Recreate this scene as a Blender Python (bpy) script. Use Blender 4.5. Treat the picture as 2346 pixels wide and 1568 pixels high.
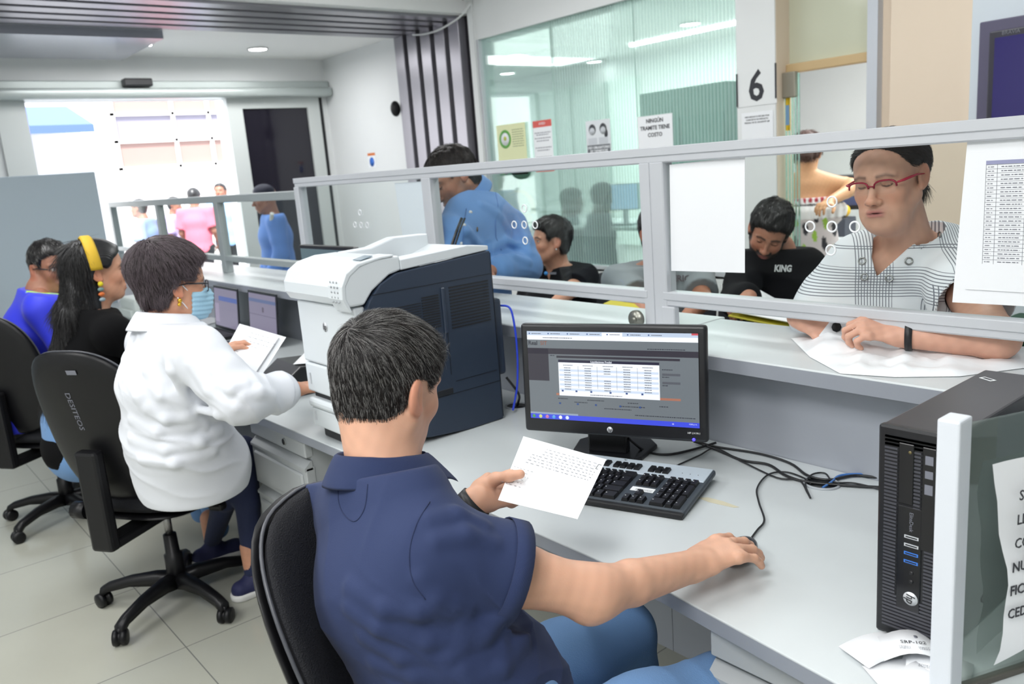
import bpy, bmesh, math, random
import numpy as np
from mathutils import Vector, Matrix, Euler
random.seed(7); rng = np.random.default_rng(7)
for o in list(bpy.data.objects): bpy.data.objects.remove(o, do_unlink=True)
SC = bpy.context.scene; COL = SC.collection
# ---------------------------------------------------------------- camera
CAMP = np.array([0.0, 0.0, 1.54]); FPX = 1893.06
_y, _p, _r = 0.88788576, 0.21065078, -0.07922972
CF = np.array([-math.sin(_y)*math.cos(_p), math.cos(_y)*math.cos(_p), -math.sin(_p)])
_a = np.cross(CF, [0, 0, 1]); _a /= np.linalg.norm(_a); _b = np.cross(_a, CF)
CR = math.cos(_r)*_a + math.sin(_r)*_b; CU = -math.sin(_r)*_a + math.cos(_r)*_b
cam_d = bpy.data.cameras.new('camera'); cam = bpy.data.objects.new('camera', cam_d); COL.objects.link(cam)
cam.matrix_world = Matrix(((CR[0], CU[0], -CF[0], CAMP[0]), (CR[1], CU[1], -CF[1], CAMP[1]), (CR[2], CU[2], -CF[2], CAMP[2]), (0, 0, 0, 1)))
cam_d.sensor_width = 36; cam_d.lens = 36*FPX/2346; cam_d.clip_start = 0.02
cam_d.dof.use_dof = True; cam_d.dof.focus_distance = 1.65; cam_d.dof.aperture_fstop = 5.6
SC.camera = cam
def at(x, y, d):                       # a point at depth d metres seen in direction (x, y)
    return CAMP + d*(CF + CR*(x-1173)/FPX - CU*(y-784)/FPX)
def onz(x, y, z):
    r = CF + CR*(x-1173)/FPX - CU*(y-784)/FPX
    return CAMP + r*((z-CAMP[2])/r[2])
def ony(x, y, Y):
    r = CF + CR*(x-1173)/FPX - CU*(y-784)/FPX
    return CAMP + r*((Y-CAMP[1])/r[1])
def onx(x, y, X):
    r = CF + CR*(x-1173)/FPX - CU*(y-784)/FPX
    return CAMP + r*((X-CAMP[0])/r[0])
# ---------------------------------------------------------------- world, sun, fill lights
W = bpy.data.worlds.new('daylight'); SC.world = W; W.use_nodes = True
bg = W.node_tree.nodes['Background']; bg.inputs[0].default_value = (0.86, 0.93, 1, 1); bg.inputs[1].default_value = 3.2
def sun(name, rot, e, ang=2):
    l = bpy.data.lights.new(name, 'SUN'); l.energy = e; l.angle = math.radians(ang)
    o = bpy.data.objects.new(name, l); o.rotation_euler = rot; COL.objects.link(o); return o
sun('sun', (math.radians(38), 0, math.radians(60)), 9)
def area(name, loc, sx, sy, e, col=(1, 1, 1), rot=(0, 0, 0)):
    l = bpy.data.lights.new(name, 'AREA'); l.shape = 'RECTANGLE'; l.size = sx; l.size_y = sy; l.energy = e; l.color = col
    o = bpy.data.objects.new(name, l); o.location = loc; o.rotation_euler = rot; COL.objects.link(o); return o
area('ceiling_fill', (-0.1, -0.9, 2.98), 1.2, 1.2, 66)  # assumed ceiling lamps, out of view and without fixtures
area('ceiling_fill', (-2.6, -1.5, 2.98), 1.2, 1.2, 42)  # lamp added to brighten the front panel of the counter
area('ceiling_fill', (-1.6, 0.7, 2.98), 1.2, 0.6, 14)
area('ceiling_fill', (-3.9, 0.3, 2.98), 1.2, 0.6, 30)
area('ceiling_fill', (-1.6, 3.0, 2.98), 1.2, 0.6, 20, (0.97, 1, 0.98))
area('ceiling_fill', (-4.0, 2.9, 2.98), 1.2, 0.6, 22)
SC.view_settings.view_transform = 'Standard'; SC.view_settings.look = 'None'
SC.view_settings.exposure = 0.3; SC.view_settings.gamma = 1.0; SC.view_settings.use_curve_mapping = False
SC.cycles.max_bounces = 10; SC.cycles.transparent_max_bounces = 16; SC.cycles.diffuse_bounces = 5
# ---------------------------------------------------------------- materials
def lin(c):
    return tuple(((v/255)/12.92 if v/255 <= 0.04045 else ((v/255+0.055)/1.055)**2.4) for v in c)
MATS = {}
def mat(name, rgb=(200, 200, 200), rough=0.5, metal=0.0, spec=0.5, bump=None, noise=None, emit=None, attr=False, sss=0.0, sheen=0.0, coat=0.0):
    """procedural principled material; bump=(kind, scale, strength), noise=(scale, amount)"""
    if name in MATS: return MATS[name]
    m = bpy.data.materials.new(name); MATS[name] = m; m.use_nodes = True
    nt = m.node_tree; N = nt.nodes; L = nt.links; b = N['Principled BSDF']
    b.inputs['Roughness'].default_value = rough; b.inputs['Metallic'].default_value = metal
    b.inputs['Specular IOR Level'].default_value = spec
    if sheen: b.inputs['Sheen Weight'].default_value = sheen
    if coat: b.inputs['Coat Weight'].default_value = coat; b.inputs['Coat Roughness'].default_value = 0.08
    c = (*lin(rgb), 1); tc = N.new('ShaderNodeTexCoord'); src = None
    if attr:
        a = N.new('ShaderNodeAttribute'); a.attribute_name = 'alb'; src = a.outputs['Color']
    if noise:
        n = N.new('ShaderNodeTexNoise'); n.inputs['Scale'].default_value = noise[0]; n.inputs['Detail'].default_value = 5
        L.new(tc.outputs['Object'], n.inputs['Vector'])
        mr = N.new('ShaderNodeMapRange'); mr.inputs[3].default_value = 1-noise[1]; mr.inputs[4].default_value = 1+noise[1]
        mr.inputs[1].default_value = 0.25; mr.inputs[2].default_value = 0.75
        L.new(n.outputs['Fac'], mr.inputs[0])
        mx = N.new('ShaderNodeVectorMath'); mx.operation = 'SCALE'
        if src: L.new(src, mx.inputs[0])
        else: mx.inputs[0].default_value = c[:3]
        L.new(mr.outputs[0], mx.inputs['Scale']); src = mx.outputs[0]
    if src: L.new(src, b.inputs['Base Color'])
    else: b.inputs['Base Color'].default_value = c
    if sss:
        b.inputs['Subsurface Weight'].default_value = sss; b.inputs['Subsurface Radius'].default_value = (1, .35, .2)
        b.inputs['Subsurface Scale'].default_value = 0.006
    if bump:
        k, s, st = bump
        if k == 'noise': t = N.new('ShaderNodeTexNoise'); t.inputs['Detail'].default_value = 4
        elif k == 'voronoi': t = N.new('ShaderNodeTexVoronoi')
        elif k == 'weave': t = N.new('ShaderNodeTexMagic'); t.turbulence_depth = 0
        else: t = N.new('ShaderNodeTexWave')
        t.inputs['Scale'].default_value = s; L.new(tc.outputs['Object'], t.inputs['Vector'])
        bp = N.new('ShaderNodeBump'); bp.inputs['Strength'].default_value = st; bp.inputs['Distance'].default_value = 0.002
        L.new(t.outputs[0], bp.inputs['Height']); L.new(bp.outputs[0], b.inputs['Normal'])
    if emit:
        b.inputs['Emission Color'].default_value = (*lin(emit[0]), 1); b.inputs['Emission Strength'].default_value = emit[1]
    return m
def glass(name, tint, refl=0.5, opac=0.0, stripes=None):
    """clear pane: tinted transparency with a Fresnel gloss; opac = milky film; stripes = frosted vertical lines per metre"""
    m = bpy.data.materials.new(name); MATS[name] = m; m.use_nodes = True; nt = m.node_tree; N = nt.nodes; L = nt.links
    N.remove(N['Principled BSDF']); out = N['Material Output']
    tr = N.new('ShaderNodeBsdfTransparent'); tr.inputs[0].default_value = (*lin(tint), 1)
    gl = N.new('ShaderNodeBsdfGlossy'); gl.inputs['Roughness'].default_value = 0.02
    df = N.new('ShaderNodeBsdfDiffuse'); df.inputs[0].default_value = (0.55, 0.70, 0.66, 1)
    fr = N.new('ShaderNodeFresnel'); fr.inputs[0].default_value = 1.45
    mu = N.new('ShaderNodeMath'); mu.operation = 'MULTIPLY'; mu.inputs[1].default_value = refl; L.new(fr.outputs[0], mu.inputs[0])
    m1 = N.new('ShaderNodeMixShader'); m1.inputs[0].default_value = opac; L.new(tr.outputs[0], m1.inputs[1]); L.new(df.outputs[0], m1.inputs[2])
    if stripes:
        tc = N.new('ShaderNodeTexCoord'); sx = N.new('ShaderNodeSeparateXYZ'); L.new(tc.outputs['Object'], sx.inputs[0])
        w = N.new('ShaderNodeMath'); w.operation = 'MULTIPLY'; w.inputs[1].default_value = stripes; L.new(sx.outputs[0], w.inputs[0])
        fc = N.new('ShaderNodeMath'); fc.operation = 'FRACT'; L.new(w.outputs[0], fc.inputs[0])
        gt = N.new('ShaderNodeMath'); gt.operation = 'GREATER_THAN'; gt.inputs[1].default_value = 0.5; L.new(fc.outputs[0], gt.inputs[0])
        mm = N.new('ShaderNodeMath'); mm.operation = 'MULTIPLY_ADD'; mm.inputs[1].default_value = 0.3; mm.inputs[2].default_value = opac
        L.new(gt.outputs[0], mm.inputs[0]); L.new(mm.outputs[0], m1.inputs[0])
    m2 = N.new('ShaderNodeMixShader'); L.new(mu.outputs[0], m2.inputs[0]); L.new(m1.outputs[0], m2.inputs[1]); L.new(gl.outputs[0], m2.inputs[2])
    L.new(m2.outputs[0], out.inputs[0]); return m
# ---------------------------------------------------------------- object helpers
def tag(o, label=None, cat=None, group=None, kind=None):
    if label: o['label'] = label
    if cat: o['category'] = cat
    if group: o['group'] = group
    if kind: o['kind'] = kind
    return o
def empty(name, loc=(0, 0, 0), rz=0.0, label=None, cat=None, group=None):
    o = bpy.data.objects.new(name, None); o.location = loc; o.rotation_euler = (0, 0, rz); o.empty_display_size = .05
    COL.objects.link(o); return tag(o, label, cat, group)
class MB:
    """collects shapes, then links them as ONE mesh object"""
    def __init__(s): s.v = []; s.f = []; s.mi = []; s.sm = []; s.cur = 0
    def add(s, vs, fs, smooth=False):
        n = len(s.v); s.v += [tuple(map(float, v)) for v in vs]
        s.f += [tuple(i+n for i in f) for f in fs]; s.mi += [s.cur]*len(fs); s.sm += [smooth]*len(fs); return s
    def m(s, i): s.cur = i; return s
    def box(s, x0, x1, y0, y1, z0, z1, M=None):
        vs = [(x, y, z) for z in (z0, z1) for y in (y0, y1) for x in (x0, x1)]
        if M is not None: vs = [M @ Vector(v) for v in vs]
        return s.add(vs, [(0, 2, 3, 1), (4, 5, 7, 6), (0, 1, 5, 4), (2, 6, 7, 3), (0, 4, 6, 2), (1, 3, 7, 5)])
    def rbox(s, x0, x1, y0, y1, z0, z1, r=.004, seg=2, M=None):
        bm = bmesh.new(); bmesh.ops.create_cube(bm, size=1)
        for v in bm.verts: v.co = Vector(((x0+x1)/2+v.co.x*(x1-x0), (y0+y1)/2+v.co.y*(y1-y0), (z0+z1)/2+v.co.z*(z1-z0)))
        bmesh.ops.bevel(bm, geom=list(bm.edges), offset=min(r, .45*min(x1-x0, y1-y0, z1-z0)), segments=seg, affect='EDGES', profile=.5)
        bm.verts.index_update()
        vs = [M @ v.co if M is not None else v.co for v in bm.verts]
        s.add(vs, [tuple(v.index for v in f.verts) for f in bm.faces], seg > 2); bm.free(); return s
    def tube(s, pts, r, n=10, cap=True, smooth=True):
        pts = [Vector(p) for p in pts]; rs = r if hasattr(r, '__len__') else [r]*len(pts)
        t = (pts[1]-pts[0]).normalized(); u = t.orthogonal().normalized(); vs = []
        for i, p in enumerate(pts):
            t = (pts[min(i+1, len(pts)-1)]-pts[max(i-1, 0)]).normalized()
            u = (u - t*u.dot(t)).normalized(); w = t.cross(u)
            for k in range(n):
                a = 2*math.pi*k/n; vs.append(p+(u*math.cos(a)+w*math.sin(a))*rs[i])
        fs = [(i*n+k, i*n+(k+1) % n, (i+1)*n+(k+1) % n, (i+1)*n+k) for i in range(len(pts)-1) for k in range(n)]
        s.add(vs, fs, smooth)
        if cap:
            m = len(s.v)-len(vs); e = m+(len(pts)-1)*n
            s.f += [tuple(m+k for k in range(n))[::-1], tuple(e+k for k in range(n))]; s.mi += [s.cur]*2; s.sm += [False]*2
        return s
    def lathe(s, prof, n=24, M=None, smooth=True):
        vs = [(r*math.cos(2*math.pi*k/n), r*math.sin(2*math.pi*k/n), z) for r, z in prof for k in range(n)]
        if M is not None: vs = [M @ Vector(v) for v in vs]
        fs = [(i*n+k, i*n+(k+1) % n, (i+1)*n+(k+1) % n, (i+1)*n+k) for i in range(len(prof)-1) for k in range(n)]
        fs += [tuple(range(n))[::-1], tuple((len(prof)-1)*n+k for k in range(n))]
        return s.add(vs, fs, smooth)
    def prism(s, poly, z0, z1, M=None, smooth=False):
        n = len(poly); vs = [(x, y, z0) for x, y in poly]+[(x, y, z1) for x, y in poly]
        if M is not None: vs = [M @ Vector(v) for v in vs]
        fs = [tuple(range(n))[::-1], tuple(range(n, 2*n))]+[(k, (k+1) % n, n+(k+1) % n, n+k) for k in range(n)]
        return s.add(vs, fs, smooth)
    def quad(s, a, b, c, d): return s.add([a, b, c, d], [(0, 1, 2, 3)])
    def ball(s, c, r, n=12, M=None):
        rs = r if hasattr(r, '__len__') else (r, r, r)
        prof = [(math.sin(math.pi*(i+.02)/(n+.04)), -math.cos(math.pi*(i+.02)/(n+.04))) for i in range(n+1)]
        T = Matrix.Translation(c) @ (M.to_4x4() if M is not None else Matrix()) @ Matrix.Diagonal((*rs, 1))
        return s.lathe(prof, 2*n, T)
    def build(s, name, mats, parent=None, loc=None, rot=None, bevel=None):
        me = bpy.data.meshes.new(name); me.from_pydata(s.v, [], s.f)
        for m in (mats if isinstance(mats, (list, tuple)) else [mats]): me.materials.append(m)
        me.polygons.foreach_set('material_index', s.mi); me.polygons.foreach_set('use_smooth', s.sm); me.update()
        o = bpy.data.objects.new(name, me); COL.objects.link(o)
        if parent is not None: o.parent = parent
        if loc is not None: o.location = loc
        if rot is not None: o.rotation_euler = rot
        if bevel:
            b = o.modifiers.new('bevel', 'BEVEL'); b.width = bevel; b.segments = 2; b.limit_method = 'ANGLE'; b.angle_limit = .7
        return o
def struct(name, mb, m, **k): return tag(mb.build(name, m, **k), kind='structure')
def copy_tree(o, parent=None):
    c = o.copy(); COL.objects.link(c)
    if parent is not None: c.parent = parent
    for ch in [x for x in o.children]: copy_tree(ch, c)
    return c
def frame(origin, xdir, ydir):
    """4x4 with local x along xdir, y roughly along ydir"""
    x = Vector(xdir).normalized(); y = Vector(ydir); y = (y - x*y.dot(x)).normalized(); z = x.cross(y)
    return Matrix(((x.x, y.x, z.x, origin[0]), (x.y, y.y, z.y, origin[1]), (x.z, y.z, z.z, origin[2]), (0, 0, 0, 1)))
def text(body, size, m, parent, M, name='lettering', align='CENTER', ext=0.0004, shear=0.0, bold=0.0, space=1.0, sx=1.0):
    c = bpy.data.curves.new('t', 'FONT'); c.body = body; c.size = size; c.align_x = align; c.align_y = 'CENTER'
    c.extrude = ext; c.shear = shear; c.offset = bold; c.space_line = space; c.resolution_u = 2
    o = bpy.data.objects.new('t', c); COL.objects.link(o); dg = bpy.context.evaluated_depsgraph_get()
    me = bpy.data.meshes.new_from_object(o.evaluated_get(dg)); bpy.data.objects.remove(o, do_unlink=True); bpy.data.curves.remove(c)
    me.materials.clear(); me.materials.append(m)
    me.transform(M @ Matrix.Diagonal((sx, 1, 1, 1)))
    o = bpy.data.objects.new(name, me); COL.objects.link(o)
    if parent is not None: o.parent = parent
    return o
def scribble(mb, x0, x1, z, h, M, gap=.25, wmin=.003, wmax=.01):
    """a line of unreadable small print: short dark dashes in the local xy plane"""
    x = x0
    while x < x1:
        w = min(random.uniform(wmin, wmax), x1-x)
        mb.add([M @ Vector(p) for p in ((x, z-h/2, 0), (x+w, z-h/2, 0), (x+w, z+h/2, 0), (x, z+h/2, 0))], [(0, 1, 2, 3)])
        x += w*(1+gap)+wmin*.3
# ================================================================ THE ROOM
M_wall = mat('white_wall', (228, 230, 230), .6, noise=(3, .015))
M_beige = mat('beige_wall', (226, 208, 188), .6)
M_ceil = mat('ceiling_paint', (232, 232, 232), .7)
M_blk = mat('black_plastic', (22, 23, 26), .45)
M_alu = mat('white_aluminium', (198, 201, 206), .38, .15)
M_gloss = mat('grey_gloss_panel', (178, 180, 190), .25, .7)
M_paper = mat('paper', (238, 240, 243), .6)
M_ink = mat('ink', (45, 46, 52), .6); M_inkl = mat('faint_ink', (118, 120, 130), .6)
M_desk = mat('desk_laminate', (200, 206, 208), .32, noise=(9, .02), spec=.5)
M_edge = mat('desk_edge', (143, 148, 157), .45)
M_pan = mat('counter_panel_grey', (163, 168, 177), .4, noise=(5, .03))
M_dark = mat('shade_strip', (52, 50, 50), .6)  # dark tone stands in for shade under the worktop overhang
M_glow = mat('lamp_glow', (255, 255, 255), .5, emit=((255, 255, 255), 20))
XE, YW, ZN, ZL = -8.0, 4.3, 3.0, 2.74
# floor: porcelain tiles 0.6 m
fl = MB(); fl.box(XE, 2.7, -2.7, 8.4, -.1, 0)
mf = bpy.data.materials.new('porcelain_tiles'); mf.use_nodes = True; N = mf.node_tree.nodes; L = mf.node_tree.links; b = N['Principled BSDF']
tc = N.new('ShaderNodeTexCoord'); mp = N.new('ShaderNodeMapping'); mp.inputs['Location'].default_value = (2.775+.6*20, -.70+.6*20, 0)
br = N.new('ShaderNodeTexBrick'); br.offset = 0; br.inputs['Scale'].default_value = 1; br.inputs['Brick Width'].default_value = .6; br.inputs['Row Height'].default_value = .6
br.inputs['Mortar Size'].default_value = .0022; br.inputs['Mortar Smooth'].default_value = .2
br.inputs['Color1'].default_value = (*lin((180, 180, 168)), 1); br.inputs['Color2'].default_value = (*lin((176, 177, 166)), 1); br.inputs['Mortar'].default_value = (*lin((120, 122, 118)), 1)
nz = N.new('ShaderNodeTexNoise'); nz.inputs['Scale'].default_value = 2.2; nz.inputs['Detail'].default_value = 6
mx = N.new('ShaderNodeMixRGB'); mx.blend_type = 'MULTIPLY'; mx.inputs[0].default_value = .16
L.new(tc.outputs['Object'], mp.inputs[0]); L.new(mp.outputs[0], br.inputs[0]); L.new(tc.outputs['Object'], nz.inputs[0])
L.new(br.outputs[0], mx.inputs[1]); L.new(nz.outputs[0], mx.inputs[2]); L.new(mx.outputs[0], b.inputs['Base Color'])
b.inputs['Roughness'].default_value = .16; b.inputs['Specular IOR Level'].default_value = .45
struct('floor', fl, mf)
ce = MB(); ce.box(-5.5, 2.7, -2.7, YW+.16, ZN, ZN+.12); ce.box(-5.6, -5.5, -2.7, YW+.16, ZL, ZN+.12); struct('ceiling', ce, M_ceil)
ce = MB(); ce.box(XE-.2, -6.6, -2.7, YW+.16, ZL, ZL+.12); ce.box(-6.6, -5.6, -2.7, YW+.16, ZL+.06, ZL+.18); struct('ceiling_lobby', ce, mat('ceiling_paint_brightened', (248, 248, 246), .7))  # lobby copy of the ceiling paint, whitened in place of light
ce = MB(); ce.box(-11, -1, YW+.16, 8.4, 2.75, 2.87); struct('ceiling_office', ce, M_ceil)
cb = MB(); cb.box(-7.75, -6.66, -2.7, 2.28, 2.67, 2.735); struct('ceiling_bulkhead', cb, M_gloss)
# walls behind and beside the camera
w = MB(); w.box(2.6, 2.75, -2.7, 8.4, 0, ZN); struct('wall_right', w, M_wall)
w = MB(); w.box(XE, 2.75, -2.8, -2.7, 0, ZN); struct('wall_front', w, M_wall)
# wall with the waiting area: low wall, glass, pillar, doorway, beige and blue-white stretches
w = MB(); w.box(XE-.2, -6.6, YW, YW+.16, 0, ZL+.1); w.box(-6.6, -5.5, YW+.06, YW+.16, 0, ZN); w.box(-5.5, -5.44, YW-.02, YW+.16, 0, ZN)
w.box(-5.44, -3.0, YW, YW+.16, 2.53, ZN); w.box(-5.44, -3.0, YW, YW+.16, 0, .75); struct('wall_back', w, M_wall)
w = MB(); w.box(-3.0, -2.745, YW-.01, YW+.16, 0, ZN); o = struct('wall_back_pillar', w, M_wall)
w = MB(); w.box(-2.16, -2.095, YW+.05, YW+.16, 0, ZN); w.box(-2.095, -1.70, YW, YW+.16, 0, ZN); w.box(-2.76, -2.742, YW+.0, YW+.17, 0, ZN); struct('wall_back_beige', w, M_beige)
w = MB(); w.box(-1.70, 2.7, YW-.03, YW+.16, 0, ZN); struct('wall_back_right', w, mat('blue_white_wall', (206, 214, 222), .6))
w = MB(); w.box(-2.215, -2.16, YW-.005, YW+.17, 0, ZN); struct('trim_1', w, mat('grey_white_trim', (196, 200, 208), .5))
# end wall of the lobby with the street door
w = MB(); w.box(XE-.2, XE, -2.7, 1.42, 0, ZL); w.box(XE-.2, XE, 1.42, 4.2, 2.37, ZL); w.box(XE-.2, XE, 4.2, 4.299, 0, ZL); struct('wall_left', w, M_wall)
w = MB(); w.box(XE-.06, XE+.03, 3.22, 3.37, 0, 2.37); w.box(XE-.06, XE+.03, 4.06, 4.19, 0, 2.37); w.box(XE-.06, XE+.03, 3.37, 4.06, 2.27, 2.37); w.box(XE-.06, XE+.03, 3.37, 4.06, 0, .2)
w.box(XE-.06, XE+.03, 1.30, 1.52, 0, 2.37)
d1 = struct('door_1', w, mat('door_frame_white', (205, 210, 208), .4))
w = MB(); w.box(XE-.02, XE, 3.37, 4.06, .2, 2.27); w.build('glass_pane', mat('dark_glazing', (30, 28, 38), .08), d1)
w = MB(); w.box(XE-.05, XE+.01, 4.19, 4.235, 0, 2.37); w.build('gasket', M_blk, d1)
hd = MB(); hd.rbox(XE+.002, XE+.10, -.6, 4.29, 2.40, 2.52, .01); hd.rbox(XE+.002, XE+.17, -.6, 4.29, 2.365, 2.455, .03, 3)
ah = tag(hd.build('door_header', mat('operator_grey', (176, 184, 182), .35, .3)), 'long grey operator box above the street door', 'door operator')
s = MB(); s.rbox(XE+.10, XE+.20, 2.28, 2.52, 2.462, 2.53, .012); s.build('motion_sensor', M_blk, ah)
# slatted portal
M_slat = mat('slat_aluminium', (150, 148, 156), .3, .55); M_back = mat('slat_backing', (38, 36, 42), .6)
pb = MB(); pb.box(-6.59, -5.61, -2.69, YW+.05, ZL+.03, ZL+.06); pb.box(-6.6, -5.55, YW+.03, YW+.06, 0, ZL+.03)
port = tag(pb.build('slatted_portal', M_back), 'grey metal slatted portal running down the wall and across the lobby ceiling', 'slatted portal')
for i in range(5):
    x = -5.60-.205*i
    s = MB(); s.rbox(x-.14, x, -2.7, YW-.045, ZL-.02, ZL+.03, .004, 1); s.rbox(x-.14, x, YW-.045, YW+.03, 0, ZL+.03, .004, 1)
    s.build('slat', M_slat, port)
# ---- office behind the striped glass
w = MB(); w.box(-11, -1, 8.2, 8.4, 0, 2.75); w.box(-11, -10.9, YW, 8.4, 0, 2.75); struct('wall_office_far', w, M_wall)
w = MB(); w.prism([(-3.0, YW+.16), (-2.92, YW+.16), (-5.0, 8.2), (-5.08, 8.2)], 0, 2.75); struct('wall_office_side', w, M_wall)
w = MB(); w.box(-1.3, -1.2, YW+.16, 8.2, 0, 2.75); struct('wall_store_side', w, M_wall)
M_pl = mat('office_white_panel', (226, 236, 232), .5)
for i, (a, c) in enumerate(((-9.55, -9.05), (-8.95, -8.35), (-8.3, -7.7), (-7.62, -7.15))):
    w = MB(); w.box(a, c, 8.12, 8.2, .4, 2.5); struct('window_%d' % (i+2), w, M_pl)
for nm, x0, x1 in (('window_1', -5.44, -4.62), ('window_6', -4.615, -3.82), ('window_7', -3.815, -3.0)):
    g = MB(); g.box(x0, x1, YW+.03, YW+.042, .75, 2.53)
    st = dict(window_1=None, window_6=38, window_7=38)[nm]
    struct(nm, g, glass('green_glass_%s' % nm, (240, 250, 247), .6, .16 if st is None else .12, st))
g = MB(); g.box(-5.44, -5.41, YW, YW+.06, .75, 2.53); g.box(-5.44, -3.0, YW, YW+.06, .735, .775); struct('window_8_frame', g, M_alu)
# lamps
def downlight(x, y, z, r, label, g):
    o = empty('downlight', (x, y, z), 0, label, 'ceiling light', g)
    m = MB(); m.lathe([(r*.86, -.006), (r, -.010), (r*1.02, 0), (r*.9, 0)], 28); m.build('trim_ring', M_ceil, o)
    m = MB(); m.lathe([(r*.86, -.0065), (r*.86, -.003)], 28); m.build('diffuser', M_glow, o)
downlight(-7.40, 3.35, 2.735, .09, 'round downlight on the lobby ceiling nearer the slatted wall', 'lobby ceiling lights')
downlight(-7.345, 2.33, 2.735, .09, 'round downlight on the lobby ceiling beside the glossy grey bulkhead', 'lobby ceiling lights')
for x, y, l in ((-7.6, 6.64, 'round downlight behind the clear green glass'), (-7.73, 8.0, 'round downlight in the office near the far white panels'),
                (-5.34, 6.89, 'round downlight above the lit strip behind the striped glass'), (-8.87, 7.5, 'small round downlight at the far left behind the green glass')):
    downlight(x, y, 2.745, .11, l, 'office ceiling lights')
m = MB(); m.rbox(-6.5, -4.9, 7.3, 7.35, 2.72, 2.75, .004); tag(m.build('strip_light', M_glow), 'long white strip light behind the striped glass', 'strip light')
area('office_light', (-6.3, 6.4, 2.70), 3.2, 2.2, 120, (.93, 1, .97)); area('office_light', (-2.4, 6.0, 2.70), 1.0, 2.0, 70)
area('lobby_light', (-7.2, 2.6, 2.65), .6, 2.2, 26)
# ---- doorway beyond the pillar
tp = empty('door_transom', (0, 0, 0), 0, 'cream translucent panel with a wooden bottom rail above the doorway', 'door transom')
m = MB(); m.box(-2.742, -2.216, YW+.13, YW+.145, 1.97, ZN); m.build('panel', mat('cream_film', (206, 208, 186), .12, coat=.5), tp)
m = MB(); m.rbox(-2.742, -2.2, YW+.09, YW+.15, 1.925, 1.975, .006); m.build('bottom_rail', mat('pale_wood', (200, 172, 128), .5), tp)
m = MB(); m.rbox(-2.742, -2.66, YW+.05, YW+.09, 1.79, 1.93, .006)
tag(m.build('door_closer', mat('closer_grey', (150, 145, 132), .4, .3)), 'small grey door closer beneath the cream transom panel', 'door closer')
fd = empty('folding_glass_door', (0, 0, 0), 0, 'stack of folded clear glass door leaves beside the beige jamb', 'glass door')
for i in range(5):
    m = MB(); m.box(-2.735+.02*i, -2.729+.02*i, YW+.07, YW+.085, 0.02, 1.92); m.build('glass_leaf', glass('leaf_glass_%d' % i, (205, 230, 222), .7, .12), fd)
yp = empty('yellow_poster', (-2.735, YW-.10, 1.70), 0, 'narrow yellow and blue poster seen edge-on inside the doorway', 'poster')
m = MB(); m.box(.004, .032, .17, .172, -.09, .12); m.build('sheet', mat('poster_yellow', (230, 190, 40), .5), yp)
m = MB(); m.box(.005, .028, .168, .17, -.06, .05); m.build('picture', mat('poster_blue', (120, 160, 200), .5), yp)
# exterior
M_fac = mat('sunlit_render', (236, 232, 228), .8)
w = MB(); w.box(-22, XE-.2, -14, 14, -.15, -.05); struct('street', w, mat('asphalt', (150, 150, 152), .8))
w = MB(); w.box(-17.2, -17, -14, 14, 0, 7); struct('wall_street_facade', w, M_fac)
aw = MB(); aw.prism([(-16.99, 3.2), (-15.4, 2.75), (-15.4, 2.62), (-16.99, 3.08)], 1.2, 3.9, Matrix(((1, 0, 0, 0), (0, 0, 1, 0), (0, 1, 0, 0), (0, 0, 0, 1))))
tag(aw.build('shop_awning', mat('awning_blue', (70, 92, 190), .7)), 'blue awning across the bright street', 'awning')
sf = empty('shop_window', (-16.98, 6.3, 0), 0, 'shop front with a grid of brownish windows across the street', 'shop front')
f = MB()
for z in (2.0, 2.5, 3.0, 3.5): f.box(0, .08, -1.7, 1.7, z, z+.06)
for y in (-1.7, -.6, .1, .8, 1.64): f.box(0, .08, y, y+.06, 0, 3.56)
f.build('window_frame', M_fac, sf)
for i, (y0, y1) in enumerate(((-1.64, -.6), (-.54, .1), (.16, .8), (.86, 1.64))):
    for j, z in enumerate((2.06, 2.56, 3.06)):
        g = MB(); g.box(.01, .02, y0, y1, z, z+.44); g.build('pane', mat('pane_brown_%d' % (j % 2), [(150, 120, 112), (130, 125, 140)][j % 2], .3), sf)
# ================================================================ PARTITION, COUNTER, DESK
PY = 1.92
M_glassc = glass('partition_glass', (249, 251, 250), .10, .0)
def rail(mb, x0, x1, z0, z1, d=.022):
    mb.rbox(x0, x1, PY-d, PY+d, z0, z1, .004, 1); zm = z0+(z1-z0)*.45
    mb.rbox(x0, x1, PY-d-.004, PY-d+.004, zm, z1, .002, 1)
def holes(parent, pts, r=.0125):
    for (x, z) in pts:
        vs = [(x+r*math.cos(a), PY-.004, z+r*math.sin(a)) for a in [k*math.pi/10 for k in range(21)]]
        m = MB(); m.tube(vs, .0023, 6, cap=False); m.build('speaking_hole', M_paper, parent)
P1 = empty('glass_partition', (0, 0, 0), 0, 'taller white-framed glass screen running along the counter in front of the customers', 'partition screen')
m = MB(); rail(m, -3.98, .6, 1.512, 1.558); m.build('top_rail', M_alu, P1)
m = MB(); rail(m, -3.98, -1.66, 1.092, 1.135); rail(m, -1.60, .6, 1.092, 1.135); m.build('sill_rail', M_alu, P1)
for x0, x1, z0 in ((-3.99, -3.94, 1.022), (-2.83, -2.77, 1.092), (-1.675, -1.585, 1.022), (-.32, -.26, 1.092)):
    m = MB(); m.rbox(x0, x1, PY-.024, PY+.024, z0, 1.515, .003, 1)
    if x0 > -2: m.rbox(x0+.035, x0+.042, PY-.027, PY-.02, z0, 1.515, .001, 1); m.rbox(x0+.07, x1+.03, PY-.03, PY-.005, z0, 1.092, .003, 1)
    m.build('post', M_alu, P1)
for x0, x1 in ((-3.94, -2.83), (-2.77, -1.675), (-1.585, -.32), (-.26, .6)):
    g = MB(); g.box(x0, x1, PY-.003, PY+.003, 1.13, 1.515); g.build('glass_pane', M_glassc, P1)
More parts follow.
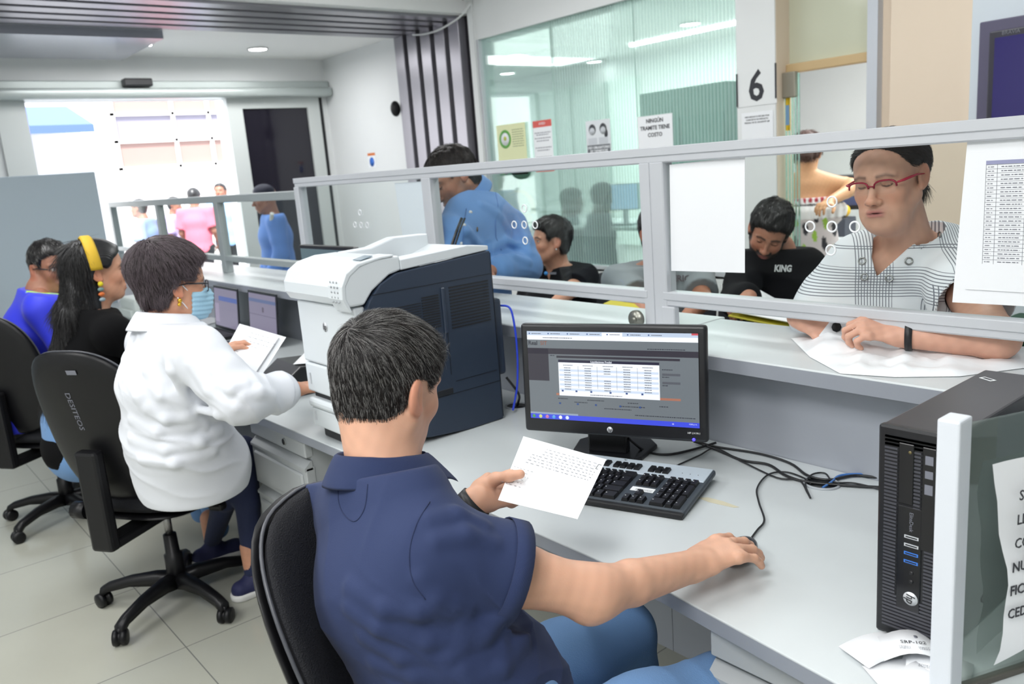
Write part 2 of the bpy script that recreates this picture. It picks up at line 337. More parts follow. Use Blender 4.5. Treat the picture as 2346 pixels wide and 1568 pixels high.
holes(P1, [(-1.072, 1.391), (-1.131, 1.33), (-1.072, 1.33), (-1.075, 1.272), (-1.013, 1.33), (-2.228, 1.387), (-2.29, 1.33), (-2.235, 1.33), (-2.177, 1.33), (-2.236, 1.274), (-3.38, 1.381), (-3.438, 1.325), (-3.382, 1.324), (-3.327, 1.324)])
m = MB(); m.lathe([(.028, 0), (.028, .012)], 20, Matrix.Translation((-1.70, PY-.03, 1.045)) @ Matrix.Rotation(math.pi/2, 4, 'X')); m.lathe([(.008, 0), (.008, .02)], 12, Matrix.Translation((-1.70, PY-.03, 1.045)) @ Matrix.Rotation(math.pi/2, 4, 'X'))
m.build('clamp', mat('worn_steel', (140, 140, 132), .35, .9), P1)
P2 = empty('glass_partition', (0, 0, 0), 0, 'lower grey-framed glass screen at the far end beside the street door', 'partition screen')
M_alu2 = mat('grey_aluminium', (160, 167, 168), .4, .3)
m = MB(); m.rbox(-7.5, -3.99, PY-.022, PY+.022, 1.452, 1.497, .004, 1); m.build('top_rail', M_alu2, P2)
m = MB(); m.rbox(-7.5, -3.99, PY-.022, PY+.022, 1.095, 1.13, .004, 1); m.build('sill_rail', M_alu2, P2)
for x0, x1 in ((-7.5, -7.43), (-6.28, -6.22), (-5.14, -5.07)):
    m = MB(); m.rbox(x0, x1, PY-.024, PY+.024, 1.022, 1.46, .003, 1); m.build('post', M_alu2, P2)
for x0, x1 in ((-7.43, -6.28), (-6.22, -5.14), (-5.07, -3.99)):
    g = MB(); g.box(x0, x1, PY-.003, PY+.003, 1.125, 1.46); g.build('glass_pane', M_glassc, P2)
m = MB(); m.rbox(-6.93, -6.88, -2.0, 1.69, 0, 1.735, .005, 1)
tag(m.build('office_screen', mat('screen_blue_grey', (176, 190, 200), .5)), 'tall plain blue-grey screen behind the clerks at the far left', 'office screen')
# papers stuck on the glass
def sheet(name, pts, th, label, cat='paper sheet', m=None, parent=None):
    """a flat sheet through four corners given clockwise from top-left"""
    q = [Vector(p) for p in pts]; n = (q[1]-q[0]).cross(q[3]-q[0]).normalized()*th
    mb = MB(); vs = q+[p+n for p in q]
    mb.add(vs, [(0, 1, 2, 3), (7, 6, 5, 4), (0, 4, 5, 1), (1, 5, 6, 2), (2, 6, 7, 3), (3, 7, 4, 0)])
    o = mb.build(name, m or M_paper, parent)
    return tag(o, label, cat) if label else o
def pt2(a, b, c, d):  # frame of a sheet whose corners are a(tl) b(tr) c(br) d(bl)
    a, b, d = Vector(a), Vector(b), Vector(d); return frame((a+(b+Vector(c)+d-a*3)/4), b-a, a-d)
y = PY-.006
sheet('paper_sheet', [(-1.572, y, 1.505), (-1.318, y, 1.515), (-1.325, y, 1.203), (-1.580, y, 1.197)], .0008, 'blank white sheet taped to the glass beside the double post')
sheet('paper_sheet', [(-3.056, y, 1.503), (-2.842, y, 1.503), (-2.845, y, 1.20), (-3.03, y, 1.20)], .0008, 'pale sheet taped to the glass left of the standing man in blue', m=mat('paper_bluish', (206, 216, 222), .5))
sh = sheet('notice_sheet', [(-.762, y, 1.524), (-.40, y, 1.53), (-.40, y, 1.17), (-.782, y, 1.163)], .0008, 'large white backing sheet with a printed table, taped to the glass beside the lady', 'notice')
t2 = MB(); t2.box(-.755, -.40, y-.003, y-.0015, 1.195, 1.49); t2.build('top_sheet', M_paper, sh)
g = MB()
for k in range(24):
    z = 1.462-.0087*k; g.box(-.722, -.42, y-.0035, y-.0031, z, z+.0006)
for x in (-.722, -.70, -.645, -.60, -.50, -.42): g.box(x, x+.0006, y-.0035, y-.0031, 1.253, 1.47)
g.build('table_rules', M_inkl, sh)
g = MB(); g.box(-.722, -.42, y-.0036, y-.0032, 1.463, 1.471); g.build('table_header', mat('header_lilac', (150, 152, 185), .6), sh)
g = MB(); Mx = frame((0, y-.0038, 0), (1, 0, 0), (0, 0, 1))
for k in range(24): scribble(g, -.692, -.65, 1.4665-.0087*(k+1), .0018, Mx, .2); scribble(g, -.718, -.706, 1.4665-.0087*(k+1), .0016, Mx); scribble(g, -.64, -.43, 1.4665-.0087*(k+1), .0014, Mx, 1.0)
g.build('print', M_inkl, sh)
# counter
c1 = empty('service_counter', (0, 0, 0), 0, 'pale grey counter top along the glass, stretch with the lady and the white bag', 'counter')
m = MB(); m.rbox(-1.545, .8, 1.70, 2.10, .982, 1.022, .003, 1); m.build('worktop', M_desk, c1)
m = MB(); m.box(-1.545, .8, 1.815, 1.86, 0, .95); m.build('front_panel', M_pan, c1)
m = MB(); m.box(-1.545, .8, 1.80, 2.0, .95, .982); m.build('shade_strip', M_dark, c1)  # solid dark strip, the recess shade is put into its colour
m = MB(); m.box(-1.545, .8, 1.699, 1.70, .983, 1.018); m.build('edge_band', M_edge, c1)
c2 = empty('service_counter', (0, 0, 0), 0, 'pale grey counter top along the glass, stretch with the standing man behind the printer', 'counter')
m = MB(); m.rbox(-7.5, -1.549, 1.70, 2.13, .982, 1.022, .003, 1); m.build('worktop', M_desk, c2)
m = MB(); m.box(-7.5, -1.547, 1.815, 1.86, 0, .95); m.build('front_panel', M_pan, c2)
m = MB(); m.box(-7.5, -1.547, 1.80, 2.0, .95, .982); m.build('shade_strip', M_dark, c2)  # same painted recess shade along the longer stretch
m = MB(); m.box(-7.5, -1.549, 1.699, 1.70, .983, 1.018); m.build('edge_band', M_edge, c2)
# desk
dk = empty('office_desk', (0, 0, 0), 0, 'long pale grey desk along the counter with the main monitor, keyboard and large printer', 'desk')
m = MB(); m.prism([(-2.93, 1.07), (-1.5, 1.093), (-.95, 1.088), (-.55, 1.04), (-.2, 1.02), (.3, 1.0), (.3, 1.813), (-2.93, 1.813)], .708, .74); m.build('desktop', [M_desk], dk, bevel=.002)
m = MB()
for a, b_ in (((-2.93, 1.07), (-1.5, 1.093)), ((-1.5, 1.093), (-.95, 1.088)), ((-.95, 1.088), (-.55, 1.04)), ((-.55, 1.04), (-.2, 1.02)), ((-.2, 1.02), (.3, 1.0))):
    m.add([(a[0], a[1]-.001, .709), (b_[0], b_[1]-.001, .709), (b_[0], b_[1]-.001, .737), (a[0], a[1]-.001, .737)], [(0, 1, 2, 3)])
m.build('edge_band', M_edge, dk)
for n, (x, y_) in enumerate(((-.985, 1.715), (-2.09, 1.70))):
    m = MB(); vs = [(x+.042*math.cos(a), y_+.036*math.sin(a), .741) for a in [k*math.pi/12 for k in range(25)]]; m.tube(vs, .004, 6, cap=False); m.build('grommet_ring', mat('grommet_grey', (165, 170, 176), .4), dk)
    m = MB(); m.lathe([(.038, .7405), (.038, .7412)], 20, Matrix.Translation((x, y_, 0)) @ Matrix.Diagonal((1, .86, 1, 1))); m.build('cable_hole', M_blk, dk)
m = MB(); m.prism([(-1.155, 1.466), (-1.12, 1.462), (-1.06, 1.472), (-1.052, 1.482), (-1.10, 1.486), (-1.14, 1.482)], .7402, .7406); m.build('glue_stain', mat('old_glue', (198, 192, 168), .7), dk)
dk2 = empty('office_desk', (0, 0, 0), 0, 'pale grey desk along the counter with the laptops, in front of the clerk in white', 'desk')
m = MB(); m.rbox(-6.85, -2.94, 1.09, 1.813, .708, .738, .003, 1); m.build('desktop', M_desk, dk2)
for x in (-4.6, -6.7): m = MB(); m.box(x, x+.03, 1.15, 1.8, 0, .708); m.build('side_panel', M_pan, dk2)
def pedestal(x0, x1, y0, label):
    o = empty('drawer_pedestal', (x0, y0, 0), 0, label, 'drawer unit'); w = x1-x0
    m = MB(); m.box(.004, w-.004, .025, .60, .04, .706); m.build('body', M_pan2, o)
    m = MB(); m.rbox(0, w, 0, .03, .648, .704, .004, 1); m.lathe([(.013, 0), (.011, -.004), (.004, -.004), (.004, 0)], 16, Matrix.Translation((w*.66, 0, .677)) @ Matrix.Rotation(math.pi/2, 4, 'X').inverted()); m.build('lock_rail', M_pan2, o)
    m = MB(); m.lathe([(.011, 0), (.011, .005)], 16, Matrix.Translation((w*.66, 0, .677)) @ Matrix.Rotation(math.pi/2, 4, 'X')); m.build('lock', M_blk, o)
    for z0, z1 in ((.46, .635), (.27, .445), (.06, .255)):
        d = MB(); d.rbox(.0, w, -.004, .03, z0, z1-.02, .003, 1); d.prism([(0, z1), (.006, z1), (.03, z1-.02), (.03, z1-.03), (0, z1-.03)], .0, w, Matrix(((0, 0, 1, 0), (-1, 0, 0, .022), (0, 1, 0, 0), (0, 0, 0, 1)))); d.rbox(.025, w-.025, -.012, 0, z0+.02, z1-.045, .006, 1); d.build('drawer', M_pan2, o)
M_pan2 = mat('drawer_grey', (172, 176, 178), .45)
pedestal(-2.90, -2.455, 1.085, 'grey drawer unit with a lock under the desk end below the printer')
pedestal(-.84, -.38, 1.085, 'grey drawer unit under the desk at the bottom right corner')
# ================================================================ DEVICES
M_bz = mat('bezel_black', (24, 25, 29), .35); M_pw = mat('printer_white', (212, 218, 222), .35, noise=(4, .01)); M_pn = mat('printer_navy', (40, 52, 70), .42)
M_logo = mat('logo_silver', (205, 208, 212), .35, .2); M_white = mat('label_white', (235, 238, 240), .5)
def disc_logo(parent, M, r, ring=True):
    """round hp badge in the local xy plane of M"""
    m = MB(); m.lathe([(r, 0), (r, .0008)], 28, M); o = m.build('badge', M_logo, parent)
    text('hp', r*1.75, M_blk, o, M @ Matrix.Translation((0, -r*.02, .0012)), 'badge_letters', shear=.25, sx=.8)
    return o
# ---- main monitor
bl, br_, tr, tl = (Vector(ony(*p)) for p in ((1196, 985, 1.515), (1590, 1008, 1.475), (1598, 744, 1.505), (1211, 746, 1.545)))
c = Vector(onz(1402, 1036, .74)); c.z = .74
xd = Vector((.905, .425, 0)).normalized(); up = Vector((-.02, .06, .997)); up = (up-xd*up.dot(xd)).normalized()
MW, MH = .497, .296
mo = empty('monitor', c, 0, 'black desktop monitor with a browser window open, standing on the main desk', 'monitor')
ctr = Vector(at(1398, 874, 2.13)) - c
MM = frame(ctr, xd, up)     # local x right, y up, z towards the clerk
m = MB(); m.rbox(-MW/2, MW/2, -MH/2, MH/2, -.026, 0, .009, 3, MM); m.rbox(-.15, .15, -.10, .11, -.05, -.02, .01, 2, MM); m.build('housing', M_bz, mo)
sx0, sx1, sy0, sy1 = -MW/2+.02, MW/2-.02, -MH/2+.038, MH/2-.020
SM = MM @ Matrix.Translation((0, 0, .0006))
m = MB(); m.box(sx0-.002, sx1+.002, sy0-.002, sy1+.002, 0, .0004, MM); m.build('screen_border', mat('deep_black', (8, 8, 10), .3), mo)
def em(name, rgb, k=1.0): return mat(name, (10, 10, 10), .25, emit=(rgb, k))
scr = MB(); scr.box(sx0, sx1, sy0, sy1, .0005, .0008, MM); so = scr.build('screen', em('scr_grey', (116, 124, 130), .8), mo)
W_, H_ = sx1-sx0, sy1-sy0
def ui(rects, m, name='screen_area', z=.001):
    b = MB()
    for (u0, v0, u1, v1) in rects: b.box(sx0+u0*W_, sx0+u1*W_, sy1-v1*H_, sy1-v0*H_, z, z+.0001, MM)
    return b.build(name, m, so)
def uitext(s, u, v, size, m, al='LEFT', z=.0014, **k): return text(s, size, m, so, MM @ Matrix.Translation((sx0+u*W_, sy1-v*H_, z)), 'screen_text', al, ext=.00005, **k)
e_w, e_tab, e_dk, e_ink, e_mid = em('scr_white', (236, 241, 250), .95), em('scr_tab', (190, 205, 226), .9), em('scr_dark', (58, 56, 66), .8), em('scr_ink', (60, 62, 74), .6), em('scr_mid', (94, 98, 106), .8)
ui([(0, 0, 1, .045)], e_tab, 'tab_strip'); ui([(0, .045, 1, .095)], e_w, 'address_bar')
ui([(.46, .005, .58, .05)], e_w, 'active_tab', .0012); ui([(.965, 0, 1, .02)], em('scr_red', (200, 80, 90), .9), 'close_button', .0012)
for k in range(7): ui([(.115*k+.012+.004*k, .018, .115*k+.02+.004*k, .032)], em('scr_blue', (60, 90, 150), .8), 'tab_icon', .0013)
gg = MB()
for k in range(7): scribble(gg, sx0+(.03+.119*k)*W_, sx0+(.09+.119*k)*W_, sy1-.026*H_, .0018, MM @ Matrix.Translation((0, 0, .0014)), .2, .001, .004)
scribble(gg, sx0+.10*W_, sx0+.28*W_, sy1-.072*H_, .002, MM @ Matrix.Translation((0, 0, .0014)), .2, .001, .005)
for v, u0, u1 in ((.175, .72, .93), (.27, .14, .17), (.36, .5, .6), (.755, .18, .24), (.76, .36, .46), (.77, .6, .66), (.79, .28, .36), (.81, .55, .70), (.79, .78, .83), (.845, .46, .62), (.90, .64, .98), (.39, .80, .86), (.47, .80, .84), (.56, .80, .83)):
    scribble(gg, sx0+u0*W_, sx0+u1*W_, sy1-v*H_, .0022, MM @ Matrix.Translation((0, 0, .0014)), .25, .001, .005)
gg.build('small_print', e_ink, so)
ui([(0, .19, 1, .255), (0, .19, .13, .56)], e_dk, 'side_menu'); ui([(.18, .27, .90, .295)], e_dk, 'section_bar', .0012)
ui([(.80, .43, .90, .455), (.80, .52, .90, .545)], e_mid, 'field_bar', .0011)
ui([(.17, .695, .90, .72)], em('scr_orange', (176, 120, 100), .8), 'highlight_bar', .0011)
ui([(.19, .315, .785, .345)], em('scr_navy', (44, 44, 66), .8), 'dialog_title', .0013); ui([(.19, .345, .785, .72)], e_w, 'dialog', .0015)
ui([(.195, .42+.054*k, .78, .445+.054*k) for k in range(5)], em('scr_row', (206, 220, 240), .9), 'dialog_rows', .0017)
ui([(u, .38, u+.0015, .63) for u in (.31, .425, .54, .66)], e_mid, 'dialog_rules', .0018)
gg = MB()
for r in range(10):
    for u in (.225, .35, .465, .58, .70):
        if u == .465 and r in (3, 4): continue
        scribble(gg, sx0+u*W_, sx0+(u+.04)*W_, sy1-(.405+.0265*r)*H_, .0022, MM @ Matrix.Translation((0, 0, .0019)), .15, .001, .004)
for u in (.22, .34, .46, .575, .69): scribble(gg, sx0+u*W_, sx0+(u+.06)*W_, sy1-.375*H_, .0018, MM @ Matrix.Translation((0, 0, .0019)), .15, .001, .004)
scribble(gg, sx0+.38*W_, sx0+.57*W_, sy1-.70*H_, .002, MM @ Matrix.Translation((0, 0, .0019)), .2, .001, .005); gg.build('dialog_print', e_mid, so)
ui([(u, .655, u+.012, .675) for u in (.205, .29, .38, .495, .59, .68)]+[(u, .80, u+.012, .82) for u in (.185, .295, .405, .55, .665)], em('scr_btn', (58, 84, 140), .8), 'page_buttons', .0019)
uitext('Liquidaciones Predial', .45, .33, .0068, e_w, 'CENTER', bold=.0001); uitext('Real', .006, .135, .0155, e_ink, bold=.0004); uitext('SIT', .082, .135, .015, em('scr_rust', (150, 88, 60), .8))
ui([(0, .925, .30, .945)], em('scr_pale', (150, 165, 185), .85), 'status_bar'); ui([(0, .945, 1, 1)], em('scr_task', (64, 78, 214), .95), 'taskbar')
for k, cl in enumerate(((80, 150, 90), (200, 210, 120), (200, 120, 160), (90, 160, 220), (235, 235, 235), (220, 230, 250))):
    b = MB(); b.lathe([(.0048, .0013), (.0048, .0015)], 16, MM @ Matrix.Translation((sx0+(.022+.042*k)*W_, sy0+.027*H_, 0))); b.build('taskbar_icon', em('scr_ic%d' % k, cl, .9), so)
uitext('12:05 p. m.', .965, .963, .0046, e_w, 'CENTER'); uitext('ES', .85, .972, .005, e_w)
disc_logo(mo, MM @ Matrix.Translation((-.005, -MH/2+.019, .0006)), .0078)
text('HP LV1911', .007, M_white, mo, MM @ Matrix.Translation((MW/2-.034, -MH/2+.024, .0006)), 'model_lettering', ext=.0001)
m = MB(); m.lathe([(.004, 0), (.004, .001)], 14, MM @ Matrix.Translation((MW/2-.035, -MH/2+.008, .0002))); m.build('power_light', mat('blue_led', (60, 50, 255), .4, emit=((70, 60, 255), 2)), mo)
m = MB(); m.rbox(-.055, .055, -.04, .0, .01, .19, .006, 2, Matrix.Rotation(math.atan2(xd.y, xd.x), 4, 'Z')); m.build('neck', M_bz, mo)
s_ = [(-.115, .055), (-.085, .10), (.085, .10), (.115, .055), (.10, -.05), (.07, -.085), (-.07, -.085), (-.10, -.05)]
m = MB(); m.prism(s_, 0, .012, Matrix.Rotation(math.atan2(xd.y, xd.x), 4, 'Z')); m.build('stand_base', M_bz, mo, bevel=.004)
# ---- keyboard
ka = Vector(onz(1568, 1190, .74)); kb = Vector(onz(1621, 1092, .74)); kd = Vector((-.945, -.325, 0)).normalized()
KL, KW = .455, .235
ky = Vector((-kd.y, kd.x, 0)); ky = ky if ky.y > 0 else -ky
KM = frame((ka.x, ka.y, .741), -kd, ky)   # x runs to the right, origin = front right corner
ko = tag(MB().rbox(-KL, 0, 0, KW, 0, .016, .006, 2, KM @ Matrix.Rotation(.06, 4, 'X')).build('keyboard', mat('keyboard_grey', (62, 70, 78), .45)), 'black keyboard with a silver upper edge in front of the main monitor', 'keyboard')
KT = KM @ Matrix.Rotation(.06, 4, 'X')
m = MB(); m.rbox(-KL+.006, -.006, KW*.66, KW-.004, .015, .0175, .001, 1, KT); m.build('silver_trim', mat('kb_silver', (196, 208, 218), .35, .2), ko)
m = MB(); m.rbox(-KL, 0, -.012, .006, -.0, .013, .005, 2, KT); m.build('front_lip', M_blk, ko)
key = mat('key_black', (20, 21, 24), .4)
def keycap(x, y_, w, h=.0135):
    m = MB(); t = .0025
    vs = [(x, y_, .016), (x+w, y_, .016), (x+w, y_+h, .016), (x, y_+h, .016), (x+t, y_+t*.8, .024), (x+w-t, y_+t*.8, .024), (x+w-t, y_+h-t*.5, .024), (x+t, y_+h-t*.5, .024)]
    m.add([KT @ Vector(v) for v in vs], [(0, 3, 2, 1), (4, 5, 6, 7), (0, 1, 5, 4), (1, 2, 6, 5), (2, 3, 7, 6), (3, 0, 4, 7)])
    o = m.build('key', key, ko)
    return o
pit = .0188; ro = (KW*.62)/5.0; leg = MB()
def lg(x, y_, s=.003):
    leg.add([KT @ Vector(v) for v in ((x, y_, .0243), (x+s, y_, .0243), (x+s, y_+s*.7, .0243), (x, y_+s*.7, .0243))], [(0, 1, 2, 3)])
for r in range(5):
    y_ = .008+ro*r
    for k in range(4):                                   # numeric block
        if r == 0 and k == 1: continue
        if k == 3 and r in (1, 3): continue
        keycap(-.012-pit*(4-k), y_, pit*(1.95 if r == 0 and k == 0 else 1)-.002, (ro*1.9 if k == 3 and r in (0, 2) else ro)-.002); lg(-.012-pit*(4-k)+.004, y_+ro*.5)
    for k in range(3):                                   # cursor block
        if r == 0 or (r == 1 and k == 1) or r > 2: keycap(-.099-pit*(3-k), y_, pit-.002, ro-.002); lg(-.099-pit*(3-k)+.004, y_+ro*.5)
    x = -.170
    for k, w in enumerate({0: (1.9, 1.2, 1.2, 1.2, 5.5, 1.2, 1.2, 1.4), 1: (2.7, 1, 1, 1, 1, 1, 1, 1, 1, 1, 1, 2.2), 2: (2.2, 1, 1, 1, 1, 1, 1, 1, 1, 1, 1, 1, 1.7), 3: (1.6, 1, 1, 1, 1, 1, 1, 1, 1, 1, 1, 1, 1, 1.5), 4: (2.0, 1, 1, 1, 1, 1, 1, 1, 1, 1, 1, 1, 1, 1)}[r]):
        x -= pit*w*.95
        if x < -KL+.006: break
        keycap(x, y_, pit*w*.95-.002, ro-.002); lg(x+.004, y_+ro*.5)
for k in range(3): keycap(-.099-pit*(3-k), KW*.73, pit-.002, ro*.95)
for k in range(12): keycap(-.175-pit*(k+1)-.008*(k//4), KW*.73, pit-.002, ro*.95)
leg.build('key_legends', M_white, ko)
m = MB(); m.box(-.158, -.100, .008+ro*2.0, .008+ro*2.7, .0162, .0168, KT); lab = m.build('sticker', M_white, ko)
g = MB()
for k in range(3): scribble(g, -.146, -.103, .012+ro*2.0+.0035*k, .0012, KT @ Matrix.Translation((0, 0, .0171)), .3, .001, .003)
g.build('sticker_print', M_ink, lab)
text('hp', .009, M_ink, ko, KT @ Matrix.Translation((-.235, KW-.012, .0178)), 'badge_letters', shear=.25, ext=.0001)
for k in range(3):
    m = MB(); m.lathe([(.0015, 0), (.0015, .0008)], 8, KT @ Matrix.Translation((-.03-.02*k, KW*.80, .0174))); m.build('status_light', M_inkl, ko)
# ---- mouse
mp_ = Vector(onz(1700, 1272, .74))
ms = tag(MB().ball((0, 0, .012), (.029, .052, .020), 14).build('computer_mouse', mat('mouse_black', (14, 14, 16), .25, coat=.4), loc=(mp_.x+.004, mp_.y-.012, .745), rot=(0, 0, .15)), 'black mouse under the hand of the clerk in the navy polo', 'mouse')
def cable(name, pts, r, m, label, sub=6):
    pts = [Vector(p) for p in pts]; out = []
    for i in range(len(pts)-1):
        p0, p1, p2, p3 = pts[max(i-1, 0)], pts[i], pts[i+1], pts[min(i+2, len(pts)-1)]
        for k in range(sub):
            t = k/sub; out.append(.5*((2*p1)+(p2-p0)*t+(2*p0-5*p1+4*p2-p3)*t*t+(3*p1-p0-3*p2+p3)*t**3))
    out.append(pts[-1]); b = MB(); b.tube(out, r, 8)
    return tag(b.build(name, m), label, 'cable') if label else b.build(name, m)
Z = lambda x, y, z=.745: tuple(onz(x, y, z))
M_cb = mat('cable_black', (30, 31, 34), .4)
cable('mouse_cable', [Z(1716, 1240), Z(1735, 1215), Z(1751, 1192), Z(1738, 1150), Z(1735, 1118), Z(1760, 1088), Z(1800, 1082), Z(1840, 1095), Z(1858, 1110)], .0022, M_cb, 'thin black mouse cord curving over the desk to the cable hole')
cable('monitor_cable', [Z(1590, 1012, .75), Z(1640, 1030), Z(1700, 1055), Z(1760, 1065), Z(1800, 1090), Z(1850, 1105), Z(1930, 1112), Z(2030, 1118)], .0036, M_cb, 'thick black cable from the monitor lying nearest the desk edge')
cable('monitor_cable', [Z(1596, 1012, .755), Z(1640, 1024), Z(1740, 1040), Z(1810, 1062), Z(1850, 1090), Z(1900, 1100), Z(1960, 1090), Z(2030, 1098)], .0034, M_cb, 'thick black cable from the monitor lying nearest the counter panel')
cable('keyboard_cable', [Z(1540, 1072), Z(1600, 1045), Z(1640, 1028), Z(1700, 1058), Z(1780, 1095), Z(1830, 1100), Z(1850, 1130), Z(1856, 1140), Z(1845, 1110), Z(1860, 1088), Z(1890, 1085), Z(1910, 1105), Z(1960, 1108), Z(2030, 1125)], .0022, M_cb, 'thin black keyboard cord looped beside the cable hole')
cable('power_cable', [Z(1440, 1005, .79), Z(1480, 1035), Z(1530, 1042), Z(1590, 1030), Z(1640, 1015, .75)], .0034, M_cb, 'black cable hanging under the main monitor')
cable('network_cable', [Z(1885, 1118, .742), Z(1905, 1105), Z(1925, 1090), Z(1970, 1087), Z(2030, 1092)], .003, mat('cable_blue', (70, 120, 190), .4), 'light blue cable rising from the cable hole behind the desktop computer')
# ---- desktop computer
px0, px1, py0, py1, pz1 = -.60, -.487, 1.222, 1.62, 1.098
pc = tag(MB().rbox(px0, px1, py0+.006, py1, .742, pz1, .004, 2).build('desktop_computer', mat('pc_dark_metal', (58, 56, 60), .38, .4)), 'black upright desktop computer beside the end post of the low glass divider', 'computer')
m = MB(); m.rbox(px0-.001, px1+.001, py0-.006, py0+.01, .741, pz1+.001, .004, 2); fr = m.build('front_bezel', M_bz, pc)
FM = frame(((px0+px1)/2, py0-.0065, .741), (1, 0, 0), (0, 0, 1))   # x right, y up, z to the clerk
rb = mat('rib_grey', (66, 67, 74), .4); g = MB()
for k in range(54):
    z = .016+.0061*k
    for a, b_ in (((-.046, -.026), (.018, .043)) if 10 <= k <= 32 else (((-.046, .043),) if k < 10 else ((-.046, -.026), (.0, .010), (.038, .043)))):
        if k > 50: a, b_ = -.046, .043
        g.box(a, b_, z, z+.0032, -.0005, .0012, FM)
g.build('grille', rb, pc)
m = MB(); m.rbox(-.024, .0, .235, .335, -.001, .002, .002, 1, FM); m.rbox(.012, .033, .165, .335, -.001, .002, .002, 1, FM); m.rbox(-.024, .014, .055, .232, -.001, .0016, .002, 1, FM); m.build('drive_covers', mat('piano_black', (14, 14, 20), .15), pc)
for k, z in enumerate((.182, .168, .154, .140)):
    m = MB(); m.box(-.012, .010, z-.002, z+.003, .0016, .0024, FM); u = m.build('usb_port', M_logo if k < 2 else mat('usb_blue', (60, 120, 210), .4), pc)
    m = MB(); m.box(-.010, .008, z-.0005, z+.0015, .0024, .0027, FM); m.build('slot', M_blk, u)
for z in (.122, .107): m = MB(); m.lathe([(.0035, .0016), (.0035, .0022)], 12, FM @ Matrix.Translation((.0, z, 0))); m.build('audio_jack', M_blk, pc)
for z, h in ((.315, .014), (.292, .012), (.268, .016)): m = MB(); m.box(.017, .029, z-h/2, z+h/2, .002, .0026, FM); m.build('drive_label', M_inkl, pc)
disc_logo(pc, FM @ Matrix.Translation((0, .078, .0018)) @ Matrix.Rotation(-math.pi/2, 4, 'Z'), .0115)
text('EliteDesk', .0085, M_inkl, pc, FM @ Matrix.Translation((-.002, .208, .002)) @ Matrix.Rotation(-math.pi/2, 4, 'Z'), 'model_lettering', ext=.0001)
m = MB(); m.lathe([(.0025, .002), (.0025, .0026)], 10, FM @ Matrix.Translation((-.006, .322, 0))); m.build('power_light', mat('dim_amber', (110, 100, 60), .4), pc)
m = MB(); m.box(-.014, .014, -.006, .006, 0, .0005, Matrix.Translation((px0+.03, 1.555, pz1+.0003)) @ Matrix.Rotation(-.5, 4, 'Z')); st = m.build('sticker', M_white, pc)
m = MB(); m.box(-.010, .010, -.003, .003, .0006, .0008, Matrix.Translation((px0+.03, 1.555, pz1+.0003)) @ Matrix.Rotation(-.5, 4, 'Z')); m.build('sticker_print', M_ink, st)
# ---- low glass divider at the right, with its notice
dv = empty('glass_divider', (0, 0, 0), 0, 'low glass divider with a white end post at the right edge of the desk', 'divider')
m = MB(); m.rbox(-.462, -.432, 1.095, 1.135, .741, 1.165, .003, 2); m.build('end_post', mat('post_white', (214, 219, 226), .4), dv)
GM = frame((-.445, 1.13, .745), (.30, .75, 0), (0, 0, 1))
g = MB(); g.box(.0, .64, 0, .405, -.003, .003, GM); g.build('glass_pane', glass('divider_glass', (236, 241, 238), .3, .05), dv)
g = MB(); g.box(.0, .64, -.004, .004, -.006, .006, GM); g.build('floor_strip', mat('dirty_strip', (88, 86, 80), .6), dv)
# ---- large laser printer
pr = empty('laser_printer', (-2.205, 1.35, .74), 0, 'large white and navy laser printer on the desk behind the clerk in the navy polo', 'printer')
T = Matrix.Translation((2.205, -1.35, -.74))
def X2(y, z): return (y-1.35, z-.74)
YZ = Matrix(((0, 0, 1, 2.205), (1, 0, 0, 0), (0, 1, 0, 0), (0, 0, 0, 1)))      # prism in (y,z), extruded along x
def pp(m, pts, x0, x1): return m.prism([X2(*p) for p in pts], x0, x1, YZ)
m = MB(); m.box(-2.385, -2.045, 1.125, 1.572, .80, 1.26, T); m.build('core', M_pn, pr)
m = MB(); m.rbox(-2.36, -2.07, 1.16, 1.56, .741, .79, .006, 2, T); m.rbox(-2.36, -2.05, 1.118, 1.16, .741, .772, .006, 2, T); m.build('foot', M_blk, pr)
m = MB(); pp(m, [(1.122, .80), (1.30, .755), (1.44, .742), (1.583, .742), (1.583, 1.286), (1.24, 1.264), (1.185, 1.24), (1.145, 1.20), (1.122, 1.16)], -2.046, -2.02); sd = m.build('side_panel', M_pn, pr, bevel=.003)
m = MB(); pp(m, [(1.13, .80), (1.583, .80), (1.583, 1.286), (1.24, 1.264), (1.15, 1.20)], -2.40, -2.384); m.build('side_panel', M_pw, pr)
m = MB(); m.rbox(-2.388, -2.035, 1.096, 1.135, .99, 1.186, .008, 2, T); fpn = m.build('front_door', M_pw, pr)
m = MB(); m.rbox(-2.388, -2.035, 1.096, 1.135, .893, .987, .006, 2, T); m.build('paper_tray', M_pw, pr)
m = MB(); m.box(-2.380, -2.04, 1.115, 1.14, .865, .895, T); m.build('tray_recess', M_blk, pr)
m = MB(); m.rbox(-2.388, -2.035, 1.090, 1.135, .842, .872, .01, 2, T); m.rbox(-2.384, -2.04, 1.098, 1.135, .778, .840, .006, 2, T); m.build('paper_tray', M_pw, pr)
m = MB()
for x in (-2.36,): m.box(x, x+.006, 1.094, 1.097, .80, .83, T); m.box(x, x+.006, 1.092, 1.095, .92, .955, T)
m.build('level_window', M_logo, pr)
